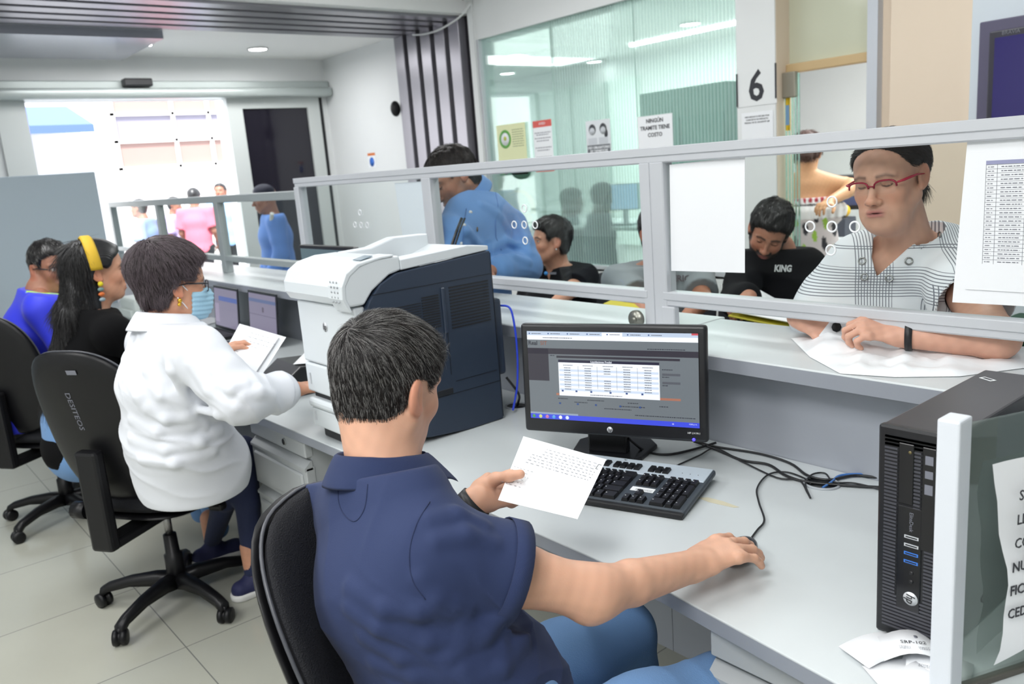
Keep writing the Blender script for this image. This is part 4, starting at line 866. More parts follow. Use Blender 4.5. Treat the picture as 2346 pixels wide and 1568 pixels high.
def surf(fn, lo, hi, h):
    """surface nets over a sparse grid -> verts, quads"""
    lo = np.array(lo, dtype=f32); hi = np.array(hi, dtype=f32); B = 8
    nb = np.ceil((hi-lo)/(h*B)).astype(int); n = nb*B+1
    ci = np.stack(np.meshgrid(*[np.arange(m) for m in nb], indexing='ij'), -1).reshape(-1, 3)
    cd = fn((lo+(ci+.5)*B*h).astype(f32)); keep = np.abs(cd) < B*h*.87*1.7+.004
    V = np.repeat(np.repeat(np.repeat(np.where(cd > 0, 1., -1.).reshape(nb).astype(f32), B, 0), B, 1), B, 2)
    V = np.pad(V, ((0, 1),)*3, mode='edge')
    off = np.stack(np.meshgrid(*[np.arange(B+1)]*3, indexing='ij'), -1).reshape(-1, 3)
    kb_ = ci[keep]
    for s in range(0, len(kb_), 400):
        I = (kb_[s:s+400, None, :]*B+off[None]).reshape(-1, 3)
        V[I[:, 0], I[:, 1], I[:, 2]] = fn((lo+I*h).astype(f32))
    neg = V < 0
    c8 = [neg[x:n[0]-1+x, y:n[1]-1+y, z:n[2]-1+z] for x in (0, 1) for y in (0, 1) for z in (0, 1)]
    cnt = sum(c.astype(np.int8) for c in c8); act = (cnt > 0) & (cnt < 8); A = np.argwhere(act)
    idm = np.full(act.shape, -1, dtype=np.int64); idm[act] = np.arange(len(A))
    acc = np.zeros((len(A), 3)); num = np.zeros(len(A))
    cor = [(x, y, z) for x in (0, 1) for y in (0, 1) for z in (0, 1)]
    for i, a in enumerate(cor):
        for j in range(i+1, 8):
            b = cor[j]
            if sum(abs(a[k]-b[k]) for k in range(3)) != 1: continue
            va = V[A[:, 0]+a[0], A[:, 1]+a[1], A[:, 2]+a[2]]; vb = V[A[:, 0]+b[0], A[:, 1]+b[1], A[:, 2]+b[2]]
            m = (va < 0) != (vb < 0); t = np.where(m, va/(va-vb+1e-12), 0)
            p = np.array(a)+t[:, None]*(np.array(b)-np.array(a)); acc[m] += p[m]; num[m] += 1
    P = lo+(A+acc/num[:, None])*h
    quads = []
    for ax in range(3):
        u, v = [(1, 2), (2, 0), (0, 1)][ax]
        sl0 = [slice(1, n[k]-1) for k in range(3)]; sl0[ax] = slice(0, n[ax]-1); sl1 = list(sl0); sl1[ax] = slice(1, n[ax])
        a, b = neg[tuple(sl0)], neg[tuple(sl1)]
        E = np.argwhere(a != b); 
        if not len(E): continue
        s = a[tuple(E.T)]; st = np.array([1, 1, 1]); st[ax] = 0; E = E+st
        du = np.zeros(3, int); du[u] = 1; dv = np.zeros(3, int); dv[v] = 1
        q = np.stack([idm[tuple((E-du-dv).T)], idm[tuple((E-dv).T)], idm[tuple(E.T)], idm[tuple((E-du).T)]], 1)
        q[~s] = q[~s][:, ::-1]; quads.append(q[(q >= 0).all(1)])
    Q = np.concatenate(quads)
    e = h*.5; P = P.astype(f32)                       # one projection step
    for _ in range(2):
        d = fn(P); g = np.stack([fn(P+V3(v)*e)-fn(P-V3(v)*e) for v in ((1, 0, 0), (0, 1, 0), (0, 0, 1))], 1)/(2*e)
        gn = (g**2).sum(1)+1e-6; st = np.clip(d/gn, -h*.6, h*.6); P = P-g*st[:, None]
    return P, Q
def skin(name, pieces, m, parent=None, cols=None, J=None, sc=1.0):
    """pieces = [(sdf, lo, hi, h)]; cols(P) -> sRGB 0-255 per vertex; J joins head, trunk and arms into one continuous body"""
    Ps, Qs, n = [], [], 0
    if J is not None:
        t = torso(J, -.022, sc)
        for k in 'RL': t.add(cap(J[k], J[k+'E'], .040*sc, .034*sc), .02); t.add(cap(J[k+'E'], J[k+'W'], .034*sc, .024*sc), .02)
        pz = list(pieces)
        def allf(P):
            d = t(P)
            for f, l_, h_, _ in pz:
                c_ = ((l_+h_)/2).astype(f32); e_ = np.linalg.norm(np.maximum(np.abs(P-c_)-((h_-l_)/2).astype(f32), 0), axis=1); i = e_ < .012
                if i.any(): v = e_+.02; v[i] = f(P[i]); d = smin(d, v, .004)
                else: d = np.minimum(d, e_+.02)
            return d
        pts = [J[k] for k in ('pel', 'waist', 'chest', 'nb', 'R', 'L', 'RE', 'LE', 'RW', 'LW')]; a = np.array(pts)
        lo = np.minimum(a.min(0)-.18, np.min([q[1] for q in pieces], 0)); hi = np.maximum(a.max(0)+.18, np.max([q[2] for q in pieces], 0))
        pieces = [(allf, lo, hi, max(.0030, min(q[3] for q in pieces)))]
    for fn, lo, hi, h in pieces:
        P, Q = surf(fn, lo, hi, h); Ps.append(P); Qs.append(Q+n); n += len(P)
    P = np.concatenate(Ps); Q = np.concatenate(Qs)
    me = bpy.data.meshes.new(name); me.vertices.add(len(P)); me.vertices.foreach_set('co', P.astype(f32).ravel())
    me.loops.add(len(Q)*4); me.loops.foreach_set('vertex_index', Q.ravel().astype(np.int32))
    me.polygons.add(len(Q)); me.polygons.foreach_set('loop_start', np.arange(0, len(Q)*4, 4, dtype=np.int32))
    me.update(calc_edges=True); me.validate(); me.polygons.foreach_set('use_smooth', np.ones(len(me.polygons), bool))
    me.materials.append(m)
    if cols is not None:
        c = cols(P)/255.; c = np.where(c <= .04045, c/12.92, ((c+.055)/1.055)**2.4)
        a = me.attributes.new('alb', 'FLOAT_COLOR', 'POINT'); a.data.foreach_set('color', np.concatenate([c, np.ones((len(c), 1))], 1).astype(f32).ravel())
    o = bpy.data.objects.new(name, me); COL.objects.link(o)
    if parent is not None: o.parent = parent
    return o
def blendc(base, col, m): return base*(1-m[:, None])+np.array(col, float)*m[:, None]
def sst(x, a, b): t = np.clip((x-a)/(b-a), 0, 1); return t*t*(3-2*t)
# ---- the head, in its own frame: x to the person's right, y forward, z up, origin between the ears at eye level
class Head:
    def __init__(s, pos, fwd, up=(0, 0, 1), size=1.0, jaw=1.0, nose=1.0, female=False, full=0.0, mouth=0.0):
        s.o = V3(pos); y = unit(fwd); z = unit(up); z = unit(z-y*(z @ y)); x = np.cross(y, z)
        s.R = np.stack([x, y, z], 1).astype(f32); s.s = size; d = Sdf(); j = jaw
        d.add(ell((0, -.014, .032), (.075, .094, .082)))
        d.add(ell((0, .030, .030), (.061, .060, .060)), .03)
        d.add(ell((0, .038, -.032), (.056+.006*full, .052, .066)), .03)
        d.add(ell((0, .034, -.074), (.047*j+.006*full, .048, .036)), .025)
        d.add(ell((0, .070, -.098), (.020, .016, .015)), .02)
        for q in (-1, 1):
            d.add(cap((q*.054*j, -.004, -.050), (q*.022, .058, -.097), .016+.004*full, .014), .03)
            d.add(ell((q*.040, .062, -.030), (.020, .018, .018+.004*full)), .02)
            d.sub(ell((q*.032, .100, -.001), (.021, .017, .014)), .016)
            d.add(ell((q*.031, .0745, -.001), (.0135, .0125, .0125)), .003)
            d.add(cap((q*.012, .088, .017), (q*.046, .075, .018), .006 if female else .0075, .005), .012)
            d.add(ell((q*.0125, .098, -.041), (.0085*nose, .0095, .0075)), .006)
        d.add(cap((0, .086, .006), (0, .108, -.034), .0065, .0085*nose), .012)
        d.add(ell((0, .110, -.037), (.0105*nose, .0105*nose, .0095)), .008)
        for q in (-1, 1): d.sub(ell((q*.0065, .108, -.047), (.0035, .005, .003)), .002)
        d.add(ell((0, .083, -.068), (.028, .016, .018)), .012)
        d.add(cap((-.018, .0935, -.0645), (.018, .0935, -.0645), .0042, .0042), .004)
        d.add(cap((-.015, .0935, -.0735), (.015, .0935, -.0735), .0052, .0052), .004)
        d.sub(ell((0, .100, -.069-mouth*.4), (.023+mouth*.3, .012, .0014+mouth)), .002)
        for q in (-1, 1):
            c_, s_ = math.cos(.25), math.sin(.25)
            Re = np.array([[c_, -q*s_*.9, 0], [q*s_, c_, 0], [0, 0, 1]], dtype=f32); Re /= np.linalg.norm(Re, axis=0)
            Rt = np.array([[1, 0, 0], [0, math.cos(.2), -math.sin(.2)], [0, math.sin(.2), math.cos(.2)]], dtype=f32)
            d.add(ell((q*.0795, -.012, -.006), (.0085, .0195, .031), Re @ Rt), .004)
            d.sub(ell((q*.0865, -.005, -.002), (.0065, .0115, .020), Re @ Rt), .004)
            d.add(ell((q*.077, .000, -.030), (.006, .010, .010)), .006)
        s.d = d
        s.sk = Sdf().add(ell((0, -.014, .032), (.075, .094, .082))).add(ell((0, .030, .030), (.061, .060, .060)), .03).add(ell((0, -.03, -.03), (.058, .055, .062)), .03)
    def loc(s, P): return ((P-s.o) @ s.R)/s.s
    def w(s, p): return s.o + s.s*(s.R @ V3(p))
    def dirw(s, v): return s.R @ V3(v)
    def __call__(s, P): return s.d(s.loc(P).astype(f32))*s.s
    def mat(s):
        M = Matrix([list(r)+[0] for r in (s.R*s.s).tolist()]+[[0, 0, 0, 1]]); M.translation = Vector(s.o.tolist()); return M
def face_cols(H, tone, lips=(176, 104, 100), brow=(40, 30, 28), eyes='open', beard=None, beardc=(40, 34, 32), brow_m=.8):
    def f(P):
        p = H.loc(P); x, y, z = p[:, 0], p[:, 1], p[:, 2]; ax_ = np.abs(x); c = np.tile(np.array(tone, float), (len(P), 1))
        n = np.sin(x*210+z*90)*np.sin(y*180-z*140); c = c*(1+.02*n[:, None]); head = (z > -.14) & (np.abs(x) < .1) & (y > -.12) & (y < .13)
        c = blendc(c, np.array(tone)*(1.0, .86, .82), .45*np.exp(-((ax_-.043)**2+(z+.035)**2)/.0006)*(y > .03)*head)
        c = blendc(c, np.array(tone)*(1.02, .84, .80), .5*sst(ax_, .076, .084)*(np.abs(z) < .05)*head)
        c = blendc(c, np.array(tone)*(1.02, .88, .84), .5*np.exp(-((ax_)**2+(z+.038)**2)/.00025)*(y > .09)*head)
        if beard:
            w_ = sst(-z, .052, .066)*sst(y, -.01, .012)*(z > -.135)+np.exp(-((z+.053)/.007)**2)*(ax_ < .034)*(y > .05)
            w_ = np.maximum(w_, sst(-z, .015, .03)*np.exp(-((y-.012)/.014)**2)*(ax_ > .045)*(z > -.1))
            w_ = np.clip(w_, 0, 1)*head*(1-np.exp(-((ax_/.02)**2+((z+.069)/.008)**2)))
            c = blendc(c, beardc, np.clip(w_*beard, 0, 1))
        lp = np.exp(-((np.abs(z+.069)/.0095)**4))*np.exp(-(ax_/.021)**4)*(y > .075)*head; c = blendc(c, lips, lp*.8)
        c = blendc(c, (70, 30, 30), np.exp(-((z+.069)/.0017)**2)*np.exp(-(ax_/.021)**6)*(y > .07)*head*.7)
        ba = .020+.10*(ax_-.012)-2.6*np.maximum(ax_-.034, 0)**1.0*.2
        c = blendc(c, brow, brow_m*np.exp(-((z-ba)/.0040)**2)*sst(ax_, .009, .014)*(1-sst(ax_, .046, .055))*(y > .04)*head)
        ex = (ax_-.031)
        if eyes == 'open':
            m = ((ex/.0125)**2+((z+.001)/.0052)**2 < 1)*(y > .06); c = blendc(c, (222, 216, 210), m*1.)
            m = ((ex/.0052)**2+((z+.001)/.0052)**2 < 1)*(y > .06); c = blendc(c, (45, 28, 22), m*1.)
            m = np.exp(-((z-(.0045-22*ex*ex))/.0016)**2)*(np.abs(ex) < .014)*(y > .06); c = blendc(c, (35, 25, 24), m*.85)
        else:
            m = np.exp(-((z-(-.0065+26*ex*ex))/.0015)**2)*(np.abs(ex) < .013)*(y > .06); c = blendc(c, (42, 28, 26), m*.85)
            m = np.exp(-((z-(.0065-14*ex*ex))/.0012)**2)*(np.abs(ex) < .014)*(y > .06); c = blendc(c, np.array(tone)*.72, m*.7)  # shade of the lid crease put into the skin colour
            m = np.exp(-((z+.0045-26*ex*ex*.6)/.0022)**2)*(np.abs(ex) < .0065)*(y > .06); c = blendc(c, (60, 42, 38), m*.6)
        c = blendc(c, (60, 28, 24), ((((ax_-.0062)/.0035)**2+((z+.0465)/.003)**2) < 1)*(y > .095)*.8)
        return np.clip(c, 0, 255)
    return f
# ---- a hand: wrist point, direction of the fingers, direction of the back of the hand, thumb side sign, finger curls
def hand(d, wrist, fwd, back, side, curl=(.35, .4, .45, .5), thumb=(.5, .3), size=1.0, spread=.05, tdir=(.75, .65, -.25)):
    y = unit(fwd); z = unit(back); z = unit(z-y*(z @ y)); x = np.cross(y, z)*side; w0 = np.array(tuple(wrist), float)
    L = lambda a, b, c: w0+size*(x*a+y*b+z*c)
    S = size
    d.add(ecap(L(0, -.01, 0), L(0, .02, 0), (.027*S, .020*S), (.030*S, .018*S), x), .012)
    d.add(ecap(L(.002, .02, 0), L(.004, .078, .002), (.032*S, .017*S), (.041*S, .013*S), x), .012)
    d.add(cap(L(.022, .02, -.008), L(.034, .050, -.008), .015*S, .012*S), .012)
    tips = []
    for i, (bx, by, l) in enumerate(((.030, .088, .072), (.0105, .094, .080), (-.010, .090, .074), (-.029, .080, .058))):
        c = curl[i] if hasattr(curl, '__len__') else curl; a = 0.; p = L(bx, by-.012, .002); sp = spread*(1.5-i)
        fd = y*math.cos(sp)+x*math.sin(sp); r = (.0088 if i < 3 else .0076)*S
        for k, (fr, ca) in enumerate(((.20, 0), (.40, c), (.25, c*1.15), (.17, c*.7))):
            a += ca; q = p+(fd*math.cos(a)-z*math.sin(a))*l*fr*S*(1.0 if k else .9)
            d.add(cap(p, q, r*(1.06-.06*k), r*(1.0-.07*k)), .0035 if k else .008); p = q
        tips.append(p); d.add(ell(L(bx, by-.010, .0045), (.0095*S,)*3), .005)
    if thumb is None: return tips
    a0, a1 = thumb; p = L(.030, .028, -.008); dirs = unit(x*tdir[0]+y*tdir[1]+z*tdir[2])
    for k, (l, r) in enumerate(((.036, .0125), (.030, .0105), (.024, .0092))):
        q = p+dirs*l*S; d.add(cap(p, q, r*1.05*S, r*S), .007 if k == 0 else .004); p = q
        dirs = unit(dirs+(y*a0*.7-x*a0*.35-z*a1*.6))
    return tips
def folds(items):
    """soft cloth folds: (centre, radius, wave direction, waves per metre, height)"""
    it = [(V3(c), r, V3(unit(k))*2*math.pi*w, a, rng.uniform(0, 6)) for c, r, k, w, a in items]
    def f(P):
        wx = .35*np.sin(P[:, 0]*19+P[:, 2]*13)+.35*np.sin(P[:, 1]*23-P[:, 2]*17+1); d = 0
        for c, r, k, a, ph in it:
            q = ((P-c)**2).sum(1)/(r*r); m = np.exp(-q*1.4); s = P @ k+ph+wx*2.2
            d = d-a*m*((1-np.abs(np.sin(s*.5)))**2-.35)
        return d
    return f
def hit(fn, px, py):
    """first point of an implicit surface on the ray through (px, py), with its normal"""
    r = at(px, py, 1)-CAMP; r = r/np.linalg.norm(r); t = .3; best = (9, t)
    for _ in range(160):
        d = float(fn((CAMP+r*t)[None].astype(f32))[0])
        if d < best[0]: best = (d, t)
        if d < .0006: break
        t += max(d*.6, .001)
        if t > 9: break
    p = CAMP+r*best[1]; e = .003; g = np.array([float(fn((p+V)[None].astype(f32))[0]-fn((p-V)[None].astype(f32))[0]) for V in (A3(e, 0, 0), A3(0, e, 0), A3(0, 0, e))])
    return p, g/(np.linalg.norm(g)+1e-9)
def crv(ln, n=5):
    p = [np.array(q, float) for q in ln]; out = []
    for i in range(len(p)-1):
        a, b, c, e = p[max(i-1, 0)], p[i], p[i+1], p[min(i+2, len(p)-1)]
        for k in range(n):
            t = k/n; out.append(.5*((2*b)+(c-a)*t+(2*a-5*b+4*c-e)*t*t+(3*b-a-3*c+e)*t**3))
    return out+[p[-1]]
def A3(*p): return np.array(p, float)
def wrinkles(d, lines, r=.011, amp=.006, k=.016):
    """raise soft cloth ridges along lines given as seen from the viewpoint"""
    base = Sdf(); base.o = list(d.o); caps = []
    for ln in lines:
        h = [hit(base, *q) for q in ln]; n = len(h)
        for i in range(n-1):
            e0 = .45 if i == 0 else 1; e1 = .45 if i == n-2 else 1
            a = h[i][0]-h[i][1]*(r-amp*e0); b = h[i+1][0]-h[i+1][1]*(r-amp*e1)
            if np.linalg.norm(a-b) < .25: caps.append(cap(a, b, r, r))
    for c in caps: d.add(c, k)
def strands(name, fn_pts, m_list, parent, n, length, rad, flow, seed=1, lift=.25, segs=3, curlf=None):
    """hairs grown from given points/normals along a flow direction; one mesh"""
    r_ = np.random.default_rng(seed); P, Nn = fn_pts; idx = r_.integers(0, len(P), n)
    p = P[idx]+r_.normal(0, .0009, (n, 3)); nn = Nn[idx]; d = flow(p, nn)+r_.normal(0, .16, (n, 3))
    L = length(p)*r_.uniform(.65, 1.15, n) if callable(length) else length*r_.uniform(.65, 1.15, n)
    d = d-nn*(d*nn).sum(1)[:, None]; d /= np.linalg.norm(d, axis=1)[:, None]+1e-9
    side = np.cross(d, nn); side /= np.linalg.norm(side, axis=1)[:, None]+1e-9
    vs = []; mi = r_.choice(len(m_list), n, p=m_list_w(m_list))
    for k in range(segs+1):
        t = k/segs; c = p+d*(L*t)[:, None]+nn*((lift*L*t*(1-.9*t))+.0006)[:, None]
        if curlf: c = c+curlf(p, t, L)
        w = rad*(1-.75*t)
        vs.append(c-side*w); vs.append(c+side*w); vs.append(c+nn*w*1.2)
    V_ = np.stack(vs, 1)                                      # n x (segs+1)*3 x 3
    base = np.arange(n)[:, None]*((segs+1)*3); fs = []
    for k in range(segs):
        a = k*3
        for i, j in ((0, 1), (1, 2), (2, 0)): fs.append(base+np.array([a+i, a+j, a+3+j, a+3+i]))
    F = np.stack(fs, 1).reshape(-1, 4); mm = np.repeat(mi, segs*3)
    me = bpy.data.meshes.new(name); me.vertices.add(V_.size//3); me.vertices.foreach_set('co', V_.astype(f32).ravel())
    me.loops.add(F.size); me.loops.foreach_set('vertex_index', F.ravel().astype(np.int32)); me.polygons.add(len(F))
    me.polygons.foreach_set('loop_start', np.arange(0, F.size, 4, dtype=np.int32)); me.update(calc_edges=True)
    for q in m_list: me.materials.append(q[0])
    me.polygons.foreach_set('material_index', mm.astype(np.int32)); me.polygons.foreach_set('use_smooth', np.ones(len(F), bool))
    o = bpy.data.objects.new(name, me); COL.objects.link(o); o.parent = parent; return o
def m_list_w(ml): w = np.array([q[1] for q in ml], float); return w/w.sum()
def verts_of(o):
    me = o.data; n = len(me.vertices); a = np.empty(n*3, f32); b_ = np.empty(n*3, f32)
    me.vertices.foreach_get('co', a); me.vertices.foreach_get('normal', b_); return a.reshape(-1, 3), b_.reshape(-1, 3)
def hairline(ys, zs):
    """returns keep-function in the head frame: hair above the line z(y)"""
    return lambda p: (np.interp(p[:, 1], ys, zs)-p[:, 2])*.85
LINE_M = ([-.11, -.085, -.06, -.035, -.022, -.008, .016, .030, .045, .052, .075, .10], [-.075, -.082, -.078, -.060, -.012, .024, .022, .004, .020, .045, .062, .062])
LINE_F = ([-.11, -.085, -.06, -.035, -.022, -.008, .016, .030, .045, .056, .080, .10], [-.10, -.10, -.09, -.065, -.012, .024, .016, .008, .022, .045, .064, .066])
def hair_cap(H, th, line, extra=None, fluff=.0, top=0.0):
    def f(P):
        p = H.loc(P).astype(f32); t = th+top*np.clip(p[:, 2]-.03, 0, .1)*10
        if fluff: t = t+fluff*(np.sin(p[:, 0]*95+np.sin(p[:, 2]*60)*2)*np.sin(p[:, 1]*85+p[:, 2]*70)+.5*np.sin(p[:, 0]*190-p[:, 1]*160))
        ln = line(p); d = H.sk(p)-t*np.clip(.15-ln/.022, .15, 1)
        if extra is not None: d = smin(d, extra(p), .015)
        return smax(d, ln, .006)*H.s
    return f
def skin_mat(name, rough=.48): return mat(name, (200, 150, 120), rough, attr=True, sss=.12, bump=('noise', 260, .12), spec=.4)
M_skin = skin_mat('skin')
M_hk = mat('hair_black', (22, 20, 21), .38, spec=.6); M_hk2 = mat('hair_dark_brown', (42, 34, 32), .4, spec=.6); M_hg = mat('hair_grey', (150, 148, 146), .4, spec=.6)
def cloth(name, rgb, rough=.8, sheen=.05, b=('noise', 60, .25)): return mat(name, rgb, rough, sheen=sheen, bump=b)
def bb(pts, pad_):
    a = np.array([tuple(p) for p in pts]); return a.min(0)-pad_, a.max(0)+pad_
def collar(parent, base, axis, fwd, m, r=.066, h=.042, drop=.035, flare=.028, gap=.5, thick=.0022, name='collar', sq=.9):
    """folded shirt collar around a neck axis, open towards fwd"""
    ax_ = unit(axis); f = unit(np.array(tuple(fwd))-ax_*(np.array(tuple(fwd)) @ ax_)); s = np.cross(f, ax_); n = 44; prof = []
    vs = []; base = np.array(tuple(base), float)
    rows = [(r, 0), (r*.99, h*.6), (r*1.0, h), (r+.005, h+.002), (r+flare*.5, h-drop*.4), (r+flare, h-drop)]
    for i in range(n+1):
        a = gap/2+(2*math.pi-gap)*i/n; e = min(i, n-i)/n; pt = math.exp(-(e/.05)**2)
        for j, (rr, hh) in enumerate(rows):
            q = base+(f*math.cos(a)*1.04+s*math.sin(a)*sq)*rr+ax_*(hh-(pt*.020 if j == 5 else 0)-.016*math.cos(a)*(1 if j < 6 else 0))
            if j == 5: q = q+f*pt*.014
            vs.append(q)
    R_ = len(rows); m_ = MB(); m_.add(vs, [(i*R_+j, i*R_+j+1, (i+1)*R_+j+1, (i+1)*R_+j) for i in range(n) for j in range(R_-1)], True)
    o = m_.build(name, m, parent); o.modifiers.new('t', 'SOLIDIFY').thickness = thick; o.modifiers[0].offset = 0
    ss = o.modifiers.new('s', 'SUBSURF'); ss.levels = ss.render_levels = 1; return o
def glasses(H, parent, m_f, half=True, w=.052, hgt=.032, temple=None, r=.0013, lens=True, drop=0.0):
    o = None; M = H.mat(); m = MB()
    for q in (-1, 1):
        pts = []
        for k in range(25):
            a = 2*math.pi*k/24; x = math.copysign(abs(math.cos(a))**.7, math.cos(a))*w/2; z = math.copysign(abs(math.sin(a))**.7, math.sin(a))*hgt/2
            pts.append(M @ Vector((q*(.033)+x, .101-.18*abs(q*.033+x)**1.5*3, -.004-drop+z)))
        if half:
            m.tube(pts[0:13], r*1.35, 6)
        else: m.tube(pts, r, 6, cap=False)
    m.tube([M @ Vector((-.008, .102, .0-drop)), M @ Vector((0, .105, .003-drop)), M @ Vector((.008, .102, .0-drop))], r, 6)
    o = m.build('glasses', m_f, parent)
    t = MB()
    for q in (-1, 1): t.tube([M @ Vector((q*.059, .090, .004-drop)), M @ Vector((q*.071, .078, .006-drop)), M @ Vector((q*.0785, .02, .006-drop)), M @ Vector((q*.081, -.012, .0-drop))], [r*1.2, r*2.0, r*1.6, r], 6)
    t.build('temple_arm', temple or m_f, o)
    if lens:
        for q in (-1, 1):
            g = MB(); vs = [M @ Vector((q*.033+math.copysign(abs(math.cos(a))**.7, math.cos(a))*w/2, .1005-.18*abs(q*.033+math.copysign(abs(math.cos(a))**.7, math.cos(a))*w/2)**1.5*3, -.004-drop+math.copysign(abs(math.sin(a))**.7, math.sin(a))*hgt/2)) for a in [2*math.pi*k/24 for k in range(24)]]
            g.add(vs, [tuple(range(24))]); g.build('lens', MATS.get('lens') or glass('lens', (252, 253, 253), .5, .0), o)
    return o
def tick(s):
    import time; global _T
    try: print('T %s %.1f' % (s, time.time()-_T))
    except NameError: pass
    _T = time.time()
tick('start')

def onto(o, px, py, off=.001):
    """the point of a skin met by the ray through (px, py), lifted off the surface, and its normal"""
    v, n = verts_of(o); dr = unit(at(px, py, 1)-CAMP); t_ = (v-CAMP) @ dr; e2 = ((v-CAMP-t_[:, None]*dr)**2).sum(1)
    bad = (n @ dr) > -.05; i = np.where((e2 < .0003) & ~bad)[0]
    i = i[np.argmin(t_[i]+e2[i]*300)] if len(i) else int(np.argmin(e2+bad*1.0)); return v[i]+n[i]*off, n[i]
A_ = lambda *p: np.array(p, float)
def torso(J, g=0.0, sc=1.0, belly=0.0, bust=0.0, side=None):
    s = side if side is not None else J['R']-J['L']; s = unit(s); d = Sdf(); fw = unit(np.cross(A_(0, 0, 1), s)); fw = fw if 'fw' not in J else unit(J['fw'])
    uc = (J['R']+J['L'])/2*.55+J['nb']*.45-A_(0, 0, .02)
    d.add(ecap(J['pel'], J['waist'], (.168*sc+g, .125*sc+g+belly*.5), (.148*sc+g, .108*sc+g+belly), s))
    d.add(ecap(J['waist'], J['chest'], (.148*sc+g, .108*sc+g+belly), (.165*sc+g, .118*sc+g), s), .06)
    d.add(ecap(J['chest'], uc, (.165*sc+g, .118*sc+g), (.150*sc+g, .085*sc+g), s), .05)
    for k in 'RL':
        d.add(cap(uc, J[k], .062*sc+g, .056*sc+g), .05)
        d.add(cap(J['nb']+A_(0, 0, .03), J[k]*.75+J['nb']*.25+A_(0, 0, .005), .045*sc+g, .040*sc+g), .04)
    if bust:
        for q in (-1, 1): d.add(ell(J['chest']+s*q*.075+fw*(.085+bust*.3)-A_(0, 0, .02), (.065+bust+g,)*3), .05)
    if belly: d.add(ell(J['waist']*.65+J['pel']*.35+fw*(.05+belly), (.13+g, .09+g+belly, .11+g) if abs(s[0]) > .7 else (.11+g,)*3), .06)
    return d
def neck(d, H, J, r=.054, k=.035):
    d.add(cap(H.w((0, -.030, -.045)), J['nb']+A_(0, 0, .02), r, r*1.06), k)
    d.add(cap(H.w((0, .02, -.085)), J['nb']*.9+A_(0, 0, .05)*.0+(J['R']+J['L'])*.05+A_(0, 0, -.01), r*.62, r*.9), k)
    return d
def arm(d, J, k, g=0.0, up=True, fore=True, sc=1.0, kk=.03):
    S, E, W = J[k], J[k+'E'], J[k+'W']
    if up:
        d.add(cap(S, S*.45+E*.55, .054*sc+g, .048*sc+g), kk); d.add(cap(S*.45+E*.55, E, .048*sc+g, .039*sc+g), .012)
    if fore:
        m = E*.65+W*.35; d.add(cap(E, m, .038*sc+g, .0385*sc+g), .04); ax_ = unit(W-E)
        d.add(cap(m, W, .0385*sc+g, .028*sc+g), .008)
    return d
def cut_plane(p, n): return halfsp(p, n)
def near_bb(*pts, pad_=.1):
    a = np.array([tuple(map(float, q)) for q in pts]); return a.min(0)-pad_, a.max(0)+pad_
def shirt_piece(J, g, sc=1.0, sleeve='short', sl=.62, hem=None, fl=None, belly=0.0, bust=0.0, neckcut=True, extra=None, h=.006, cuffg=.010, neck_r=.060, side=None, hollow=False, armk=.03, wr=None, wa=(.011, .006, .016)):
    d = torso(J, g, sc, belly, bust, side)
    pts = [J['pel'], J['waist'], J['chest'], J['nb'], J['R'], J['L']]
    for k in 'RL':
        S, E, W = J[k], J[k+'E'], J[k+'W']
        if sleeve == 'short':
            T = S+(E-S)*sl; d.add(cap(S, T, .058*sc+g, .058*sc+g+cuffg), .035); pts.append(T)
        elif sleeve == 'long':
            arm(d, {k: S, k+'E': E, k+'W': W-unit(W-E)*(g+.042)}, k, g+.006, sc=sc, kk=armk); d.add(cap(E*.3+W*.7, W-unit(W-E)*(g+.040), .036*sc+g+.004, .031+g+.004), .02); pts += [E, W]
    if sleeve == 'short':
        for k in 'RL':
            S, E = J[k], J[k+'E']; T = S+(E-S)*sl; n = unit(E-S)
            pl = halfsp(T, n); ball_ = ell(T+n*.03, (.088,)*3)
            d.cut(lambda P, pl=pl, b=ball_: np.minimum(pl(P), -(b(P))), .002) if False else d.sub(lambda P, pl=pl, b=ball_: np.maximum(-pl(P), b(P)), .002)
            if hollow: d.sub(cap(T-n*.025, T+n*.1, .050*sc+.006, .050*sc+.006), .003)
    if sleeve == 'long':
        pass
    if extra: extra(d)
    if fl: d.disp(folds(fl))
    if wr: wrinkles(d, wr, *wa)
    if neckcut:
        n = unit(J['nb']-J['chest']); c = J['nb']+A_(0, 0, .012); pl = halfsp(c, n)
        d.cut(pl, .004)
    if hem is not None: d.cut(lambda P: hem-P[:, 2], .004)
    lo, hi = near_bb(*pts, pad_=.19)
    return (d, lo, hi, h)
def legs_piece(J, g=.008, sc=1.0, h=.008, top=None, fl=None, ankle=True):
    d = Sdf(); s = unit(J['R']-J['L']); d.add(ecap(J['pel']-A_(0, 0, .02), J['pel']+A_(0, 0, .10), (.165*sc+g, .125*sc+g), (.152*sc+g, .115*sc+g), s))
    pts = [J['pel']]
    for k, q in (('R', 1), ('L', -1)):
        hip = J['pel']+s*q*.09*sc-A_(0, 0, .0); K, A = J[k+'K'], J[k+'A']
        d.add(cap(hip, hip*.4+K*.6, .088*sc+g, .074*sc+g), .04); d.add(cap(hip*.4+K*.6, K, .074*sc+g, .058*sc+g), .03)
        d.add(cap(K, K*.6+A*.4, .056*sc+g, .056*sc+g), .025); d.add(cap(K*.6+A*.4, A, .056*sc+g, .040*sc+g), .02); pts += [K, A]
    if fl: d.disp(folds(fl))
    if top is not None: d.cut(halfsp(top[0], top[1]), .004)
    lo, hi = near_bb(*pts, pad_=.2); return (d, lo, hi, h)
